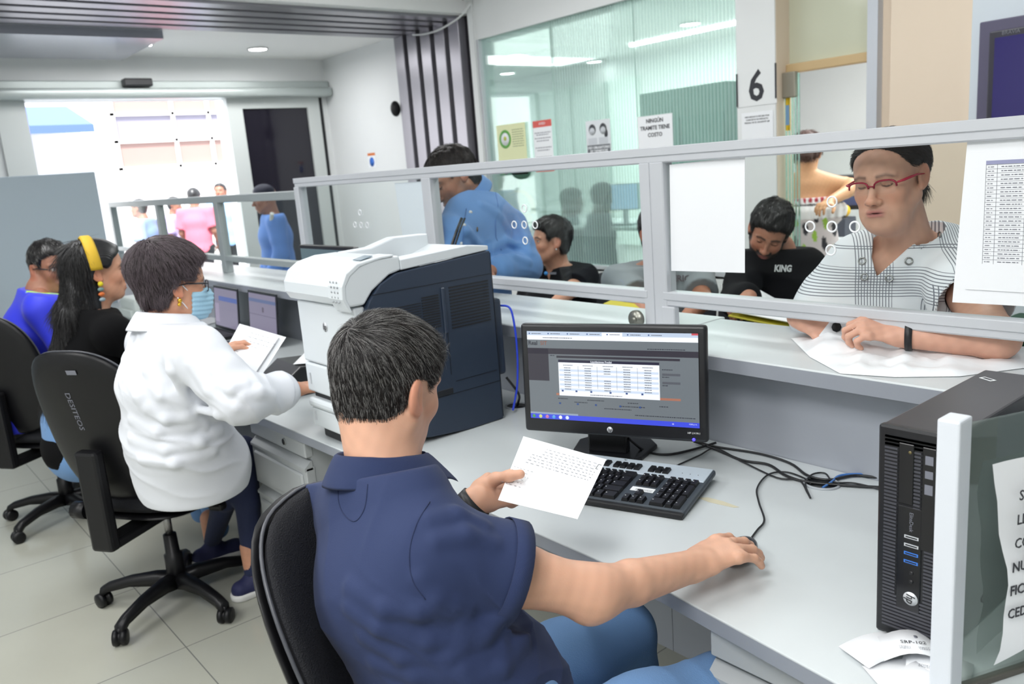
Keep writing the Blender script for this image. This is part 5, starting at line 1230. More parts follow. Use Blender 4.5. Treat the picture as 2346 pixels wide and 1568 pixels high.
def shoe(parent, A, fwd, m, sole=None, L=.26):
    f = unit(A_(fwd[0], fwd[1], 0)); s = np.cross(f, A_(0, 0, 1)); b = A_(A[0], A[1], 0)-f*.06
    d = Sdf(); d.add(ecap(b+A_(0, 0, .035), b+f*(L*.62)+A_(0, 0, .03), (.036, .034), (.044, .026), s)); d.add(ell(b+f*.06+A_(0, 0, .06), (.038, .038, .04)), .03); d.add(ell(b+f*L*.62+A_(0, 0, .03), (.045, .045, .028)), .02); d.cut(lambda P: .022-P[:, 2], .003)
    lo, hi = near_bb(b, b+f*L, pad_=.1); o = skin('shoe', [(d, lo, hi, .006)], m, parent)
    if sole:
        e = Sdf(); e.add(ecap(b+A_(0, 0, .015), b+f*(L*.62)+A_(0, 0, .015), (.041, .04), (.049, .04), s)); e.add(ell(b+f*L*.62+A_(0, 0, .015), (.05, .05, .03)), .02); e.cut(lambda P: P[:, 2]-.026, .002); e.cut(lambda P: .001-P[:, 2], .002)
        skin('sole', [(e, lo, hi, .006)], sole, o)
    return o
def root(label, at_, group=None, name='person'):
    return empty(name, (0, 0, 0), 0, label, 'person', group) if at_ is None else empty(name, (0, 0, 0), 0, label, 'person', group)
def radial_flow(H, whorl, swirl=.0, down=.5):
    w = V3(H.w(whorl)); upv = V3(H.dirw((0, 0, 1))); fw = V3(H.dirw((0, 1, 0)))
    def f(p, n):
        d = p-w; d = d-n*(d*n).sum(1)[:, None]; d /= np.linalg.norm(d, axis=1)[:, None]+1e-6
        t = np.cross(n, d); r_ = np.linalg.norm(p-w, axis=1)[:, None]
        return d+t*swirl*np.exp(-r_/.03)-upv*down*np.clip(r_/.1, 0, 1)
    return f
# ================================================================ 1. clerk in the navy polo
p1 = root('clerk in a navy polo shirt seen from behind, with one hand on the mouse', None)
H1 = Head((-1.190, .690, 1.193), (-.24, .94, -.26), (.03, .26, 1), .98, jaw=1.05, full=.6)
J1 = dict(nb=A_(-1.155, .645, 1.045), R=A_(-1.01, .625, .968), L=A_(-1.325, .645, .968), chest=A_(-1.105, .625, .885), waist=A_(-1.04, .665, .72), pel=A_(-1.01, .70, .575),
          RE=A_(-.89, .850, .850), RW=onz(1592, 1296, .802), LE=A_(-1.345, .72, .74), LW=at(1094, 1147, 1.63),
          RK=A_(-.85, 1.13, .545), LK=A_(-1.12, 1.15, .545), RA=A_(-.86, 1.22, .10), LA=A_(-1.15, 1.24, .10))
d = Sdf(); d.add(H1); neck(d, H1, J1, .057); lo, hi = near_bb(H1.o, pad_=.15); lo[2] = J1['nb'][2]-.05
tone1 = (212, 164, 138)
pc_ = [(d, lo, hi, .0026)]
da = Sdf(); arm(da, J1, 'R'); da.add(ell(J1['RE']+A_(.006, -.018, -.020), (.017, .018, .018)), .02)
hand(da, J1['RW'], unit(onz(1716, 1246, .80)-J1['RW'])+A_(0, 0, .03), (.10, .0, 1), -1, curl=(.34, .32, .34, .36), thumb=(.2, .1), size=1.13, spread=.11, tdir=(.42, .85, -.25))
lo, hi = near_bb(J1['R'], J1['RE'], J1['RW'], J1['RW']+A_(0, .2, 0), pad_=.07); pc_.append((da, lo, hi, .0028))
db = Sdf(); db.add(cap(J1['LE'], J1['LE']*.5+J1['LW']*.5, .042, .040)); db.add(cap(J1['LE']*.5+J1['LW']*.5, J1['LW'], .040, .028), .02)
hand(db, J1['LW'], at(1198, 1110, 1.715)-at(1094, 1147, 1.63), CF*.80-CU*.6, 1, curl=(.12, .12, .15, .2), thumb=None, size=1.02)
for a_, b_, r0, r1 in ((at(1105, 1118, 1.655), at(1135, 1098, 1.645), .016, .0125), (at(1135, 1098, 1.645), at(1166, 1091, 1.625), .0125, .0108), (at(1166, 1091, 1.625), at(1192, 1087, 1.615), .0108, .0092)): db.add(cap(a_, b_, r0, r1), .008)
lo, hi = near_bb(J1['LE'], J1['LW'], J1['LW']+A_(0, .15, .05), pad_=.09); pc_.append((db, lo, hi, .003))
sk1 = skin('body', pc_, M_skin, p1, face_cols(H1, tone1, brow=(30, 24, 22)), J=J1); tick('p1 body')
def strip(P): return P
M_navy = cloth('polo_navy', (33, 47, 85), .85, .03, ('noise', 900, .25))
fl = [((-.98, .60, .86), .12, (.3, .5, 1), 13, .009), ((-1.0, .70, .70), .15, (-.35, .25, 1), 15, .011), ((-.93, .68, .90), .10, (1, .3, .6), 15, .007), ((-1.22, .58, .78), .16, (.2, 0, 1), 11, .009), ((-1.15, .56, .95), .13, (1, .2, .5), 9, .004),
      ((-1.04, .60, 1.01), .07, (1, .6, -.3), 14, .005), ((-.98, .75, .66), .12, (.1, -.5, 1), 18, .009), ((-1.14, .62, .66), .14, (.2, .2, 1), 13, .010), ((-.96, .68, .95), .06, (1, .8, .2), 18, .004)]
s1 = shirt_piece(J1, .012, 1.0, 'short', .50, hem=.60, fl=fl, belly=.012, h=.0042, cuffg=.012, hollow=True, wa=(.010, .0055, .016), wr=[[(800, 1392), (870, 1438), (980, 1472), (1060, 1470), (1125, 1432)], [(800, 1345), (880, 1395), (960, 1405), (1040, 1392)], [(835, 1462), (920, 1508), (1030, 1508), (1100, 1468), (1150, 1415)],
    [(860, 1522), (950, 1548), (1060, 1538), (1150, 1482)], [(985, 1188), (1050, 1178), (1110, 1205)], [(1000, 1240), (1070, 1225), (1130, 1245)], [(1080, 1560), (1150, 1530), (1205, 1470)], [(1060, 1440), (1110, 1452), (1170, 1440)], [(960, 1330), (1000, 1375), (1070, 1398)]])
sh1 = skin('polo_shirt', [s1], M_navy, p1); tick('p1 shirt')
for ln in ([(985, 1150), (955, 1200), (938, 1265), (945, 1330), (975, 1375)], [(795, 1060), (775, 1120), (782, 1170), (812, 1195), (835, 1165), (842, 1110)]):
    m = MB(); m.tube([hit(s1[0], *q)[0] for q in crv(ln)], .0010, 6); m.build('seam', mat('navy_seam', (28, 40, 74), .9), sh1)
T = J1['R']+(J1['RE']-J1['R'])*.50; n = unit(J1['RE']-J1['R']); m = MB(); vs = []
u = unit(np.cross(n, A_(0, 0, 1))); v_ = np.cross(n, u)
for i, off_ in enumerate((-.028, 0.001)):
    for k in range(32):
        a = 2*math.pi*k/32; rr = (.058+.012+.012*(.93 if i == 0 else 1.0))+.0030; vs.append(T+n*off_+(u*math.cos(a)+v_*math.sin(a))*rr)
m.add(vs, [(k, (k+1) % 32, 32+(k+1) % 32, 32+k) for k in range(32)], True); o = m.build('sleeve_band', cloth('navy_rib', (34, 48, 86), .9, .03, ('wave', 300, .4)), sh1); o.modifiers.new('t', 'SOLIDIFY').thickness = .002
ax1 = unit(H1.w((0, -.03, -.06))-J1['nb']+A_(0, 0, .05))
collar(sh1, J1['nb']+A_(-.002, .004, .0), ax1, (.30, 1, 0), MATS['navy_rib'], r=.067, h=.042, drop=.046, flare=.036, gap=.22, thick=.004)
m = MB(); 
pts = [J1['nb']+A_(.04, -.062, .018), J1['nb']+A_(.072, -.01, .012), J1['nb']+A_(.088, .05, -.02), J1['nb']+A_(.08, .10, -.08)]
for q in (0,):
    vv = []
    for t in range(len(pts)): vv += [pts[t], pts[t]+A_(.012, -.006, -.006)]
    m.add(vv, [(2*i, 2*i+1, 2*i+3, 2*i+2) for i in range(len(pts)-1)])
o = m.build('lanyard', mat('lanyard_blue', (40, 60, 220), .6), p1); o.modifiers.new('t', 'SOLIDIFY').thickness = .0015
M_jean = cloth('jeans_blue', (104, 142, 188), .9, .05, ('noise', 380, .5))
lfl = [((-.95, .82, .62), .12, (1, .8, 0), 16, .005), ((-.88, 1.05, .58), .1, (.3, 1, .3), 16, .004), ((-1.05, .80, .62), .1, (.8, .6, .3), 18, .004)]
jn = skin('jeans', [legs_piece(J1, .010, 1.02, .006, fl=lfl)], M_jean, p1); tick('p1 jeans')
m = MB(); m.tube([J1['pel']+A_(.05, .155, .06), J1['pel']+A_(.03, .165, .03), J1['pel']+A_(.04, .22, .01)], .002, 6); m.build('pocket_seam', mat('seam_pale', (186, 200, 214), .8), jn)
for k in 'RL': shoe(p1, J1[k+'A'], (0, 1), M_blk)
# watch on the left wrist
def band(parent, c, ax_, r, w, m, name='watch', thick=.003):
    a_ = unit(ax_); u = unit(np.cross(a_, A_(0, 0, 1))); v_ = np.cross(a_, u); vs = []; n = 28
    for o_ in (-w/2, w/2):
        for k in range(n): t = 2*math.pi*k/n; vs.append(A_(*c)+a_*o_+(u*math.cos(t)+v_*math.sin(t))*r)
    b = MB(); b.add(vs, [(k, (k+1) % n, n+(k+1) % n, n+k) for k in range(n)], True); o = b.build(name, m, parent); o.modifiers.new('t', 'SOLIDIFY').thickness = thick; o.modifiers[0].offset = 1; return o
wt = band(p1, J1['LE']*.05+J1['LW']*.95, J1['LW']-J1['LE'], .0325, .022, MATS['black_plastic'])
# hair
hc = skin('hair', [(hair_cap(H1, .006, hairline(LINE_M[0], [z-(.030 if y < -.03 else 0) for y, z in zip(*LINE_M)]), fluff=.0006, top=.006), *near_bb(H1.o, pad_=.15), .003)], mat('scalp_hair', (34, 30, 30), .6, bump=('noise', 300, .5)), p1)
hv, hn = verts_of(hc)
pl = H1.loc(hv); 
strands('hair_strands', (hv, hn), [(M_hk, .50), (M_hk2, .24), (M_hg, .26)], hc, 34000, lambda p: .014+.016*np.clip((H1.loc(p)[:, 2]-.02)/.08, 0, 1), .0003, radial_flow(H1, (-.012, -.085, .088), 1.2, .55), 3, lift=.32)
def tuft(p, n_): return V3(H1.dirw((.1, 1, .25)))[None]+n_*0
fm = pl[:, 1] > .035; fm &= pl[:, 2] > .06
strands('fringe', (hv[fm], hn[fm]), [(M_hk, .6), (M_hk2, .25), (M_hg, .15)], hc, 2600, .040, .0004, tuft, 5, lift=.5)
tick('p1 hair')
def seatedJ(H, f, drop=.20, shw=.18, lean=.05, fist=True, thigh=.42, hs=None):
    """joints of a seated figure below a head, body facing f"""
    f = unit(A_(f[0], f[1], 0)); s = np.cross(f, A_(0, 0, 1)); h = H.o.astype(float); nb = h-f*.05-A_(0, 0, .15)
    J = dict(nb=nb, R=nb+s*shw-A_(0, 0, .055), L=nb-s*shw-A_(0, 0, .055)); J['chest'] = nb-f*lean*.5-A_(0, 0, .18); J['waist'] = nb-f*lean*1.6-A_(0, 0, .38)
    J['pel'] = A_(nb[0]-f[0]*lean*2.2, nb[1]-f[1]*lean*2.2, max(.55, nb[2]-.53))
    for k, q in (('R', 1), ('L', -1)):
        J[k+'E'] = J[k]-A_(0, 0, .25)+f*.08+s*q*.05; J[k+'W'] = J[k+'E']+f*.22-s*q*.08+A_(0, 0, .0)
        J[k+'K'] = A_(*(J['pel']+s*q*.12+f*thigh)[:2], .53); J[k+'A'] = A_(*(J['pel']+s*q*.12+f*(thigh+.03))[:2], .10)
    return J, f, s
def std_hair(H, p, th, line, mats, n=6000, L=.02, rad=.0006, fluff=.002, name='hair', top=.008, extra=None, base=None, h=.005, swirl=.6, whorl=(0, -.06, .10), lift=.3, pad_=.17, hk=None):
    hc = skin(name, [(hair_cap(H, th, line, extra, fluff, top), *near_bb(H.o, pad_=pad_), h)], base or M_hk, p)
    if n:
        hv, hn = verts_of(hc); strands('hair_strands', (hv, hn), mats, hc, n, L, rad, radial_flow(H, whorl, swirl, .6), 3, lift=lift)
    return hc
LM, LF = hairline(*LINE_M), hairline(*LINE_F)
def plain_limbs(J, H, tone, m=None, up=False, hands=True, hfw=None, hback=(0, 0, 1), r=.052, h=.005, curl=.5, sc=1.0, both='RL'):
    """skin pieces: head with neck, and both forearms with hands"""
    d = Sdf(); d.add(H); neck(d, H, J, r); lo, hi = near_bb(H.o, pad_=.15); lo[2] = J['nb'][2]-.07
    d.add(ecap(J['nb']-A_(0, 0, .04), (J['R']+J['L'])*.5*.4+J['chest']*.6, (.09, .05), (.12, .075), unit(J['R']-J['L'])), .05)
    lo = np.minimum(lo, J['nb']-A_(.14, .14, .16)); hi = np.maximum(hi, J['nb']+A_(.14, .14, 0)); pcs = [(d, lo, hi, h*.8)]
    for k in both:
        a = Sdf(); arm(a, J, k, up=up, sc=sc) if up else a.add(cap(J[k+'E']*.5+J[k+'W']*.5, J[k+'W'], .036, .027))
        fw = hfw[k] if hfw else J[k+'W']-J[k+'E']
        if hands: hand(a, J[k+'W'], fw, hback[k] if isinstance(hback, dict) else hback, 1 if k == 'L' else -1, curl=curl, size=.98)
        lo, hi = near_bb(*( [J[k], J[k+'E']] if up else [J[k+'E']]), J[k+'W'], J[k+'W']+unit(fw)*.17, pad_=.08); pcs.append((a, lo, hi, h))
    return pcs
# ================================================================ 2. clerk in the white shirt
p2 = root('clerk with short dark hair, a face mask and a loose white shirt, holding papers', None)
H2 = Head(at(396, 652, 2.66), (.02, 1, -.12), (0, .12, 1), 1.0, female=True, full=.8)
J2 = dict(nb=at(385, 745, 2.66), R=at(452, 812, 2.50), L=at(352, 790, 2.84), chest=at(388, 885, 2.68), waist=at(405, 1000, 2.72), pel=at(425, 1075, 2.80),
          RE=at(555, 915, 2.46), RW=at(672, 893, 2.66), LE=at(430, 900, 2.82), LW=at(492, 826, 2.86), RK=at(545, 1085, 2.98), LK=at(560, 1050, 3.12), RA=onz(487, 1238, .09), LA=onz(580, 1308, .09))
tone2 = (206, 152, 124)
pcs = plain_limbs(J2, H2, tone2, hfw=dict(R=(.05, 1, -.12), L=at(520, 805, 2.86)-at(492, 826, 2.86)), hback=dict(R=(.2, 0, 1), L=CU*.6-CF*.2), h=.0045, curl=.55)
for k, kk in (('R', 'RA'), ('L', 'LA')):
    a = Sdf(); a.add(cap(J2[k+'A']+A_(0, 0, .10), J2[k+'A']-A_(0, 0, .05), .036, .032)); lo, hi = near_bb(J2[k+'A'], pad_=.13); pcs.append((a, lo, hi, .006))
skin('body', pcs, M_skin, p2, face_cols(H2, tone2), J=J2)
M_wsh = cloth('white_cotton', (222, 225, 232), .8, .1, ('noise', 40, .3))
c2_ = J2['chest']; fl = [(c2_+A_(-.02, -.10, .12), .12, (1, .2, .4), 13, .010), (c2_+A_(.08, 0, -.05), .14, (.2, .6, 1), 13, .015), (J2['RE']+A_(0, -.04, .03), .12, (.1, .9, .5), 14, .011), (J2['waist']+A_(.1, 0, 0), .16, (.2, .3, 1), 12, .015),
    (J2['waist']+A_(-.05, -.05, .05), .16, (.5, .2, 1), 10, .014), (J2['R']+A_(0, .02, -.05), .10, (.8, .5, -.4), 13, .006), (J2['RE']*.5+J2['RW']*.5, .12, (.1, 1, .3), 13, .010)]
def ex2(d): d.add(ecap(J2['pel']+A_(0, .03, .0), J2['waist'], (.19, .185), (.165, .15), J2['R']-J2['L']), .06)
sh2 = skin('shirt', [shirt_piece(J2, .026, 1.0, 'long', hem=.535, fl=fl, bust=.02, h=.0055, extra=ex2, wa=(.013, .009, .02), wr=[[(303, 775), (292, 820), (277, 870)], [(310, 790), (340, 850), (368, 905)], [(385, 775), (392, 850), (430, 925)], [(285, 850), (318, 910), (335, 935)], [(300, 962), (360, 990), (440, 978)], [(300, 1005), (380, 1032), (460, 1012), (505, 985)], [(325, 1058), (400, 1062), (490, 1036)], [(440, 835), (480, 895), (515, 925)], [(455, 940), (500, 950), (540, 935)], [(560, 905), (595, 898), (625, 905)], [(400, 905), (430, 950), (470, 975)], [(345, 935), (380, 960), (440, 955)], [(500, 880), (530, 890), (560, 880)]])], M_wsh, p2)
collar(sh2, J2['nb']+A_(0, .0, -.005), unit(H2.w((0, -.03, -.05))-J2['nb']+A_(0, 0, .03)), (.05, 1, 0), M_wsh, r=.078, h=.045, drop=.055, flare=.045, gap=1.2)
m = MB(); m.tube([J2['nb']+A_(.01, -.077, .028), J2['nb']+A_(.065, -.045, .022), J2['nb']+A_(.085, .02, .0)], .006, 8); m.build('lanyard', MATS['lanyard_blue'], p2)
J2['pel'] = A_(*J2['pel'][:2], .615)
for k in 'RL': J2[k+'K'][2] = .57
skin('trousers', [legs_piece(J2, .0, .86, .009)], cloth('trousers_navy', (28, 38, 72), .8), p2)
M_shn = cloth('shoe_navy', (30, 34, 76), .7); M_sole = mat('sole_white', (222, 222, 220), .6)
shoe(p2, J2['RA'], (.05, 1), M_shn, M_sole, L=.24); shoe(p2, J2['LA'], (-.05, 1), M_shn, M_sole, L=.24)
def puff(p): return smin(ell((0, -.030, .055), (.098, .110, .092))(p), ell((0, -.002, .085), (.078, .080, .052))(p), .03)
std_hair(H2, p2, .013, hairline(LINE_M[0], [z+(.016 if y > .02 else 0) for y, z in zip(*LINE_M)]), [(M_hk2, .3), (mat('hair_ash', (104, 92, 98), .45, spec=.6), .7)], 20000, .034, .0007, .004, extra=puff, base=mat('hair_ash_base', (62, 53, 58), .5, bump=('noise', 220, .6)), h=.005, lift=.55, pad_=.20)
# mask, ear loops, earring, glasses
def mask(H, p, m, col):
    f = Sdf(); 
    def g(P):
        q = H.loc(P).astype(f32); d = smin(H.d(q), ell((0, .070, -.065), (.045, .048, .05))(q), .02)-.006
        d = smax(d, -(q[:, 1]-.038), .004); d = smax(d, q[:, 2]+.022-.35*np.clip(q[:, 1]-.07, 0, 1), .004); d = smax(d, -(q[:, 2]+.116), .004)
        return (d+.0012*np.sin(q[:, 2]*420))*H.s
    f.add(g); lo, hi = near_bb(H.w((0, .06, -.07)), pad_=.10); o = skin('face_mask', [(f, lo, hi, .0035)], m, p)
    M = H.mat(); t = MB()
    for s_ in (-1, 1): t.tube([M @ Vector((s_*.052, .045, -.034)), M @ Vector((s_*.074, .010, -.002)), M @ Vector((s_*.085, -.018, .022))], .0018, 6); t.tube([M @ Vector((s_*.050, .045, -.100)), M @ Vector((s_*.072, .010, -.058)), M @ Vector((s_*.083, -.012, -.036))], .0018, 6)
    t.build('ear_loop', M_paper, o); return o
mask(H2, p2, mat('mask_blue', (160, 200, 222), .8), None)
M = H2.mat(); m = MB(); m.ball(M @ Vector((.084, -.006, -.046)), (.007, .007, .008), 8); m.ball(M @ Vector((.085, -.008, -.058)), (.006, .006, .006), 8); m.build('earring', mat('gold', (214, 170, 60), .25, .9), p2)
glasses(H2, p2, mat('glasses_dark', (40, 36, 40), .3), half=False, w=.05, hgt=.036, r=.0016)
# papers held by clerk 2
TL2, TR2, BR2, BL2 = (Vector(at(*q)) for q in ((549, 742, 2.97), (641, 769, 2.90), (566, 884, 2.66), (488, 855, 2.74)))
for k, lab in enumerate(('upper printed sheet held by the clerk in white', 'lower printed sheet held behind another by the clerk in white')):
    o_ = Vector(CR*.018*k+CF*.015*k-CU*.006*k); s_ = sheet('document', [q+o_ for q in (TL2, TR2, BR2, BL2)], .0006, lab, 'document')
    if k == 0:
        Dm = frame((TL2+TR2+BR2+BL2)/4, TR2-TL2, TL2-BL2) @ Matrix.Translation((0, 0, .0012)); w_, h_ = (TR2-TL2).length, (TL2-BL2).length; g = MB()
        for r_ in range(9): scribble(g, -w_*.35, w_*(.38 if r_ % 3 else .1), h_*(.36-.075*r_), .0016, Dm, .6, .003, .012)
        g.build('print', M_inkl, s_)
tick('p2')
# ================================================================ 3. long-haired woman, 4. man in the blue jacket
p3 = root('laughing woman with long black hair, a yellow headband and a black top', None)
H3 = Head(at(222, 622, 3.28), (.12, 1, -.02), (-.02, 0, 1), 1.0, female=True, full=.3, mouth=.004)
J3, f3, s3 = seatedJ(H3, (.05, 1), lean=.06, shw=.165); J3['RE'] = at(330, 800, 3.2); J3['RW'] = at(455, 800, 3.32); J3['R'] = at(262, 768, 3.15)
tone3 = (214, 160, 132)
skin('body', plain_limbs(J3, H3, tone3, hfw=dict(R=at(505, 785, 3.5)-at(455, 800, 3.32), L=(0, 1, 0)), h=.006), M_skin, p3, face_cols(H3, tone3, lips=(190, 100, 100)), J=J3, sc=.95)
skin('top', [shirt_piece(J3, .014, .95, 'long', hem=.52, bust=.02, h=.010)], mat('black_knit', (9, 9, 11), .95, spec=.15), p3)
skin('jeans', [legs_piece(J3, .006, .95, .012)], MATS['jeans_blue'], p3)
def longhair(P):
    p = H3.loc(P).astype(f32); d = smax(H3.sk(p)-.020, LF(p), .01)
    w_ = .004*np.sin(p[:, 0]*90+3*np.sin(p[:, 2]*6))+.003*np.sin(p[:, 1]*120+p[:, 2]*5)
    for f in (ecap((0, -.055, .04), (0, -.115, -.16), (.082, .055), (.095, .050), (1, 0, 0)), ecap((0, -.115, -.16), (.0, -.215, -.50), (.098, .055), (.095, .045), (1, 0, 0)), ecap((.055, -.045, -.02), (.07, -.055, -.20), (.022, .035), (.026, .035), (1, 0, 0))):
        d = smin(d, f(p)+w_, .025)
    return smax(d, -ell((0, .085, -.03), (.085, .085, .12))(p), .008)
lo, hi = near_bb(H3.o, pad_=.22); lo[2] -= .46; lo[1] -= .12; hz = skin('hair', [(longhair, lo, hi, .008)], mat('hair_jet', (14, 14, 18), .35, spec=.6, bump=('wave', 90, .3)), p3)
hv, hn = verts_of(hz); hk_ = H3.loc(hv)[:, 1] < -.035; hv, hn = hv[hk_], hn[hk_]; strands('hair_strands', (hv, hn), [(M_hk, 1)], hz, 6000, .09, .0008, lambda p, n_: V3((0, 0, -1))[None]+n_*0, 4, lift=.05)
M = H3.mat(); m = MB(); vs = []; n = 26
for k in range(n+1):
    a = -1.75+3.5*k/n
    for o_, rr in ((-.018, 1.0), (-.012, 1.05), (.012, 1.05), (.018, 1.0)): vs.append(M @ Vector((math.sin(a)*.104*rr, -.012+o_-.012*math.cos(a), .030+math.cos(a)*.103*rr)))
m.add(vs, [(4*i+j, 4*i+j+1, 4*i+j+5, 4*i+j+4) for i in range(n) for j in range(3)], True); o = m.build('headband', mat('mustard_velvet', (206, 168, 40), .7, bump=('noise', 200, .4)), p3); o.modifiers.new('t', 'SOLIDIFY').thickness = .006
m = MB(); m.ball(M @ Vector((.085, -.004, -.045)), (.008, .010, .010), 8); e_ = m.build('earring', mat('earring_yellow', (240, 220, 40), .4), p3)
for z, c_ in ((-.066, (120, 150, 150)), (-.085, (226, 120, 60)), (-.106, (150, 170, 180))): m = MB(); m.ball(M @ Vector((.086, -.006, z)), (.006, .012, .008), 6); m.build('bead', mat('bead_%d' % abs(int(z*1000)), c_, .4), e_)
m = MB(); m.ball(at(497, 778, 3.46), (.012, .012, .008), 6); m.build('ring', mat('ring_silver', (150, 160, 170), .3, .8), p3)
p4 = root('smiling man with glasses in a bright blue sports jacket at the far left', None)
H4 = Head(at(118, 612, 3.95), unit(CR*.80-CF*.55-CU*.12), (.08, 0, 1), 1.02, jaw=1.05, full=.8, mouth=.003)
J4, f4, s4 = seatedJ(H4, (.15, 1), lean=.09, shw=.215)
for k in ('nb', 'R', 'L', 'chest'): J4[k] = J4[k]+A_(0, -.02, .035)
tone4 = (150, 104, 84)
skin('body', plain_limbs(J4, H4, tone4, h=.007), M_skin, p4, face_cols(H4, tone4, eyes='open'), J=J4)
def blue_cols(P):
    c = np.tile(np.array((38, 48, 205), float), (len(P), 1)); q = P-J4['nb']; u = q @ s4; v_ = q @ f4
    return blendc(c, (176, 228, 60), ((u > .075) & (u < .150) & (q[:, 2] > -.11) & (v_ > -.055) & (np.abs(np.mod(u*34, 1)-.5) < .44)).astype(float))
skin('jacket', [shirt_piece(J4, .020, 1.02, 'long', hem=.50, h=.010, belly=.02)], mat('jacket_blue', (38, 48, 205), .6, attr=True, sheen=.1), p4, blue_cols)
skin('trousers', [legs_piece(J4, .006, 1.0, .014)], M_blk, p4)
std_hair(H4, p4, .009, LM, [(M_hk, .9), (M_hg, .1)], 4000, .018, .0008, h=.008)
glasses(H4, p4, MATS['glasses_dark'], half=True, w=.048, hgt=.03, r=.0018)
tick('p3 p4')
# ================================================================ 5. standing man in the blue denim shirt
p5 = root('standing customer in a light blue denim shirt looking down, behind the glass near the printer', None)
H5 = Head(at(1040, 408, 3.57), unit(-CR*.74-CF*.30-CU*.60), unit(CU*.78-CR*.55-CF*.15), 1.10, jaw=1.05, full=.4)
J5 = dict(nb=at(1083, 448, 3.62), R=at(1040, 535, 3.46), L=at(1166, 520, 3.76), chest=at(1088, 600, 3.64), waist=at(1085, 735, 3.70), pel=at(1085, 850, 3.85),
          RE=at(1022, 650, 3.42), RW=at(1065, 690, 3.32), LE=at(1204, 612, 3.66), LW=at(1122, 622, 3.45))
for k, q in (('R', 1), ('L', -1)): J5[k+'K'] = J5['pel']+unit(J5['R']-J5['L'])*q*.09-A_(0, 0, J5['pel'][2]*.47); J5[k+'A'] = A_(*J5[k+'K'][:2], .1)
tone5 = (168, 118, 92)
d = Sdf(); d.add(H5); neck(d, H5, J5, .056); lo, hi = near_bb(H5.o, J5['nb'], pad_=.14)
a = Sdf(); a.add(cap(J5['LE']*.3+J5['LW']*.7, J5['LW'], .036, .028)); hand(a, J5['LW'], at(1080, 628, 3.36)-at(1122, 622, 3.45), (0, 0, 1), -1, curl=.5); lo2, hi2 = near_bb(J5['LW'], pad_=.2)
skin('body', [(d, lo, hi, .004), (a, lo2, hi2, .006)], M_skin, p5, face_cols(H5, tone5, eyes='down', beard=.35, beardc=(70, 56, 50)), J=J5)
c5 = J5['chest']; fl = [(J5['LE']+A_(0, -.03, .03), .10, (.5, .5, 1), 15, .009), (c5+A_(0, -.08, -.03), .13, (.6, .2, 1), 12, .007), (J5['L']+A_(0, 0, -.05), .10, (.9, .4, -.3), 13, .005), (J5['waist'], .16, (.4, .3, 1), 11, .008), (J5['LE']*.5+J5['LW']*.5, .09, (1, .2, .2), 18, .006)]
M_den = cloth('denim_light_blue', (104, 148, 206), .85, .15, ('noise', 500, .35))
s5 = skin('denim_shirt', [shirt_piece(J5, .022, 1.06, 'long', hem=.72, fl=fl, belly=.02, h=.006, armk=.010, wa=(.014, .009, .02), wr=[[(1125, 572), (1160, 552), (1195, 560)], [(1130, 598), (1175, 588), (1212, 600)], [(1150, 500), (1165, 530), (1170, 565)], [(1040, 500), (1070, 530), (1100, 560)], [(1105, 470), (1140, 490)], [(1010, 560), (1050, 590), (1100, 605)], [(1185, 505), (1205, 545), (1215, 580)]])], M_den, p5)
collar(s5, J5['nb']+A_(-.005, 0, .005), unit(H5.w((0, -.03, -.06))-J5['nb']), unit(-CR*.8-CF*.4), M_den, r=.068, h=.045, drop=.05, flare=.03, gap=.6)
for a_, b_ in ((1079, 487), (1063, 516), (1058, 560)):
    q_, n_ = onto(s5, a_, b_, .001); m = MB(); m.lathe([(.0085, 0), (.007, .003)], 12, frame(q_, np.cross(n_, CU), CU)); m.build('button', mat('button_pearl', (226, 228, 230), .3), s5)
q_, n_ = onto(s5, 1093, 524, .001); m = MB(); m.lathe([(.007, 0), (.003, .001)], 8, frame(q_, np.cross(n_, CU), CU) @ Matrix.Diagonal((.8, 1.6, 1, 1))); m.build('chest_emblem', mat('emblem_brown', (140, 120, 100), .6), s5)
m = MB(); m.tube([onto(s5, a_, b_, .001)[0] for a_, b_ in ((1138, 440), (1142, 470), (1136, 505), (1138, 545), (1150, 575))], .0022, 6); m.build('shoulder_seam', mat('denim_seam', (84, 122, 180), .8), s5)
m = MB(); m.tube([onto(s5, a_, b_, .001)[0] for a_, b_ in ((1068, 478), (1062, 520), (1060, 560), (1058, 600))], .0022, 6); m.build('placket', MATS['denim_seam'], s5)
m = MB(); T5 = J5['LW']-unit(J5['LW']-J5['LE'])*.05; m.tube([T5-unit(J5['LW']-J5['LE'])*.045, T5], [.060, .054], 16); m.build('rolled_cuff', mat('denim_inside', (150, 186, 226), .85), s5)
skin('trousers', [legs_piece(J5, .008, 1.0, .014)], cloth('trousers_dark', (40, 44, 58), .8), p5)
std_hair(H5, p5, .006, hairline(LINE_M[0], [z+(.018 if y > .04 else 0) for y, z in zip(*LINE_M)]), [(M_hk, .8), (M_hk2, .2)], 12000, .022, .0006, h=.005, base=mat('scalp_brown', (44, 34, 30), .5))
m = MB(); vs = [at(1058, 500, 3.28), at(1046, 530, 3.26), at(1036, 560, 3.25), at(1028, 590, 3.25)]; m.tube(vs, .006, 6); m.tube([v+CR*.012 for v in vs], .004, 6)
gl5 = m.build('hanging_glasses', mat('glasses_black', (24, 24, 28), .25), p5)
tick('p5')
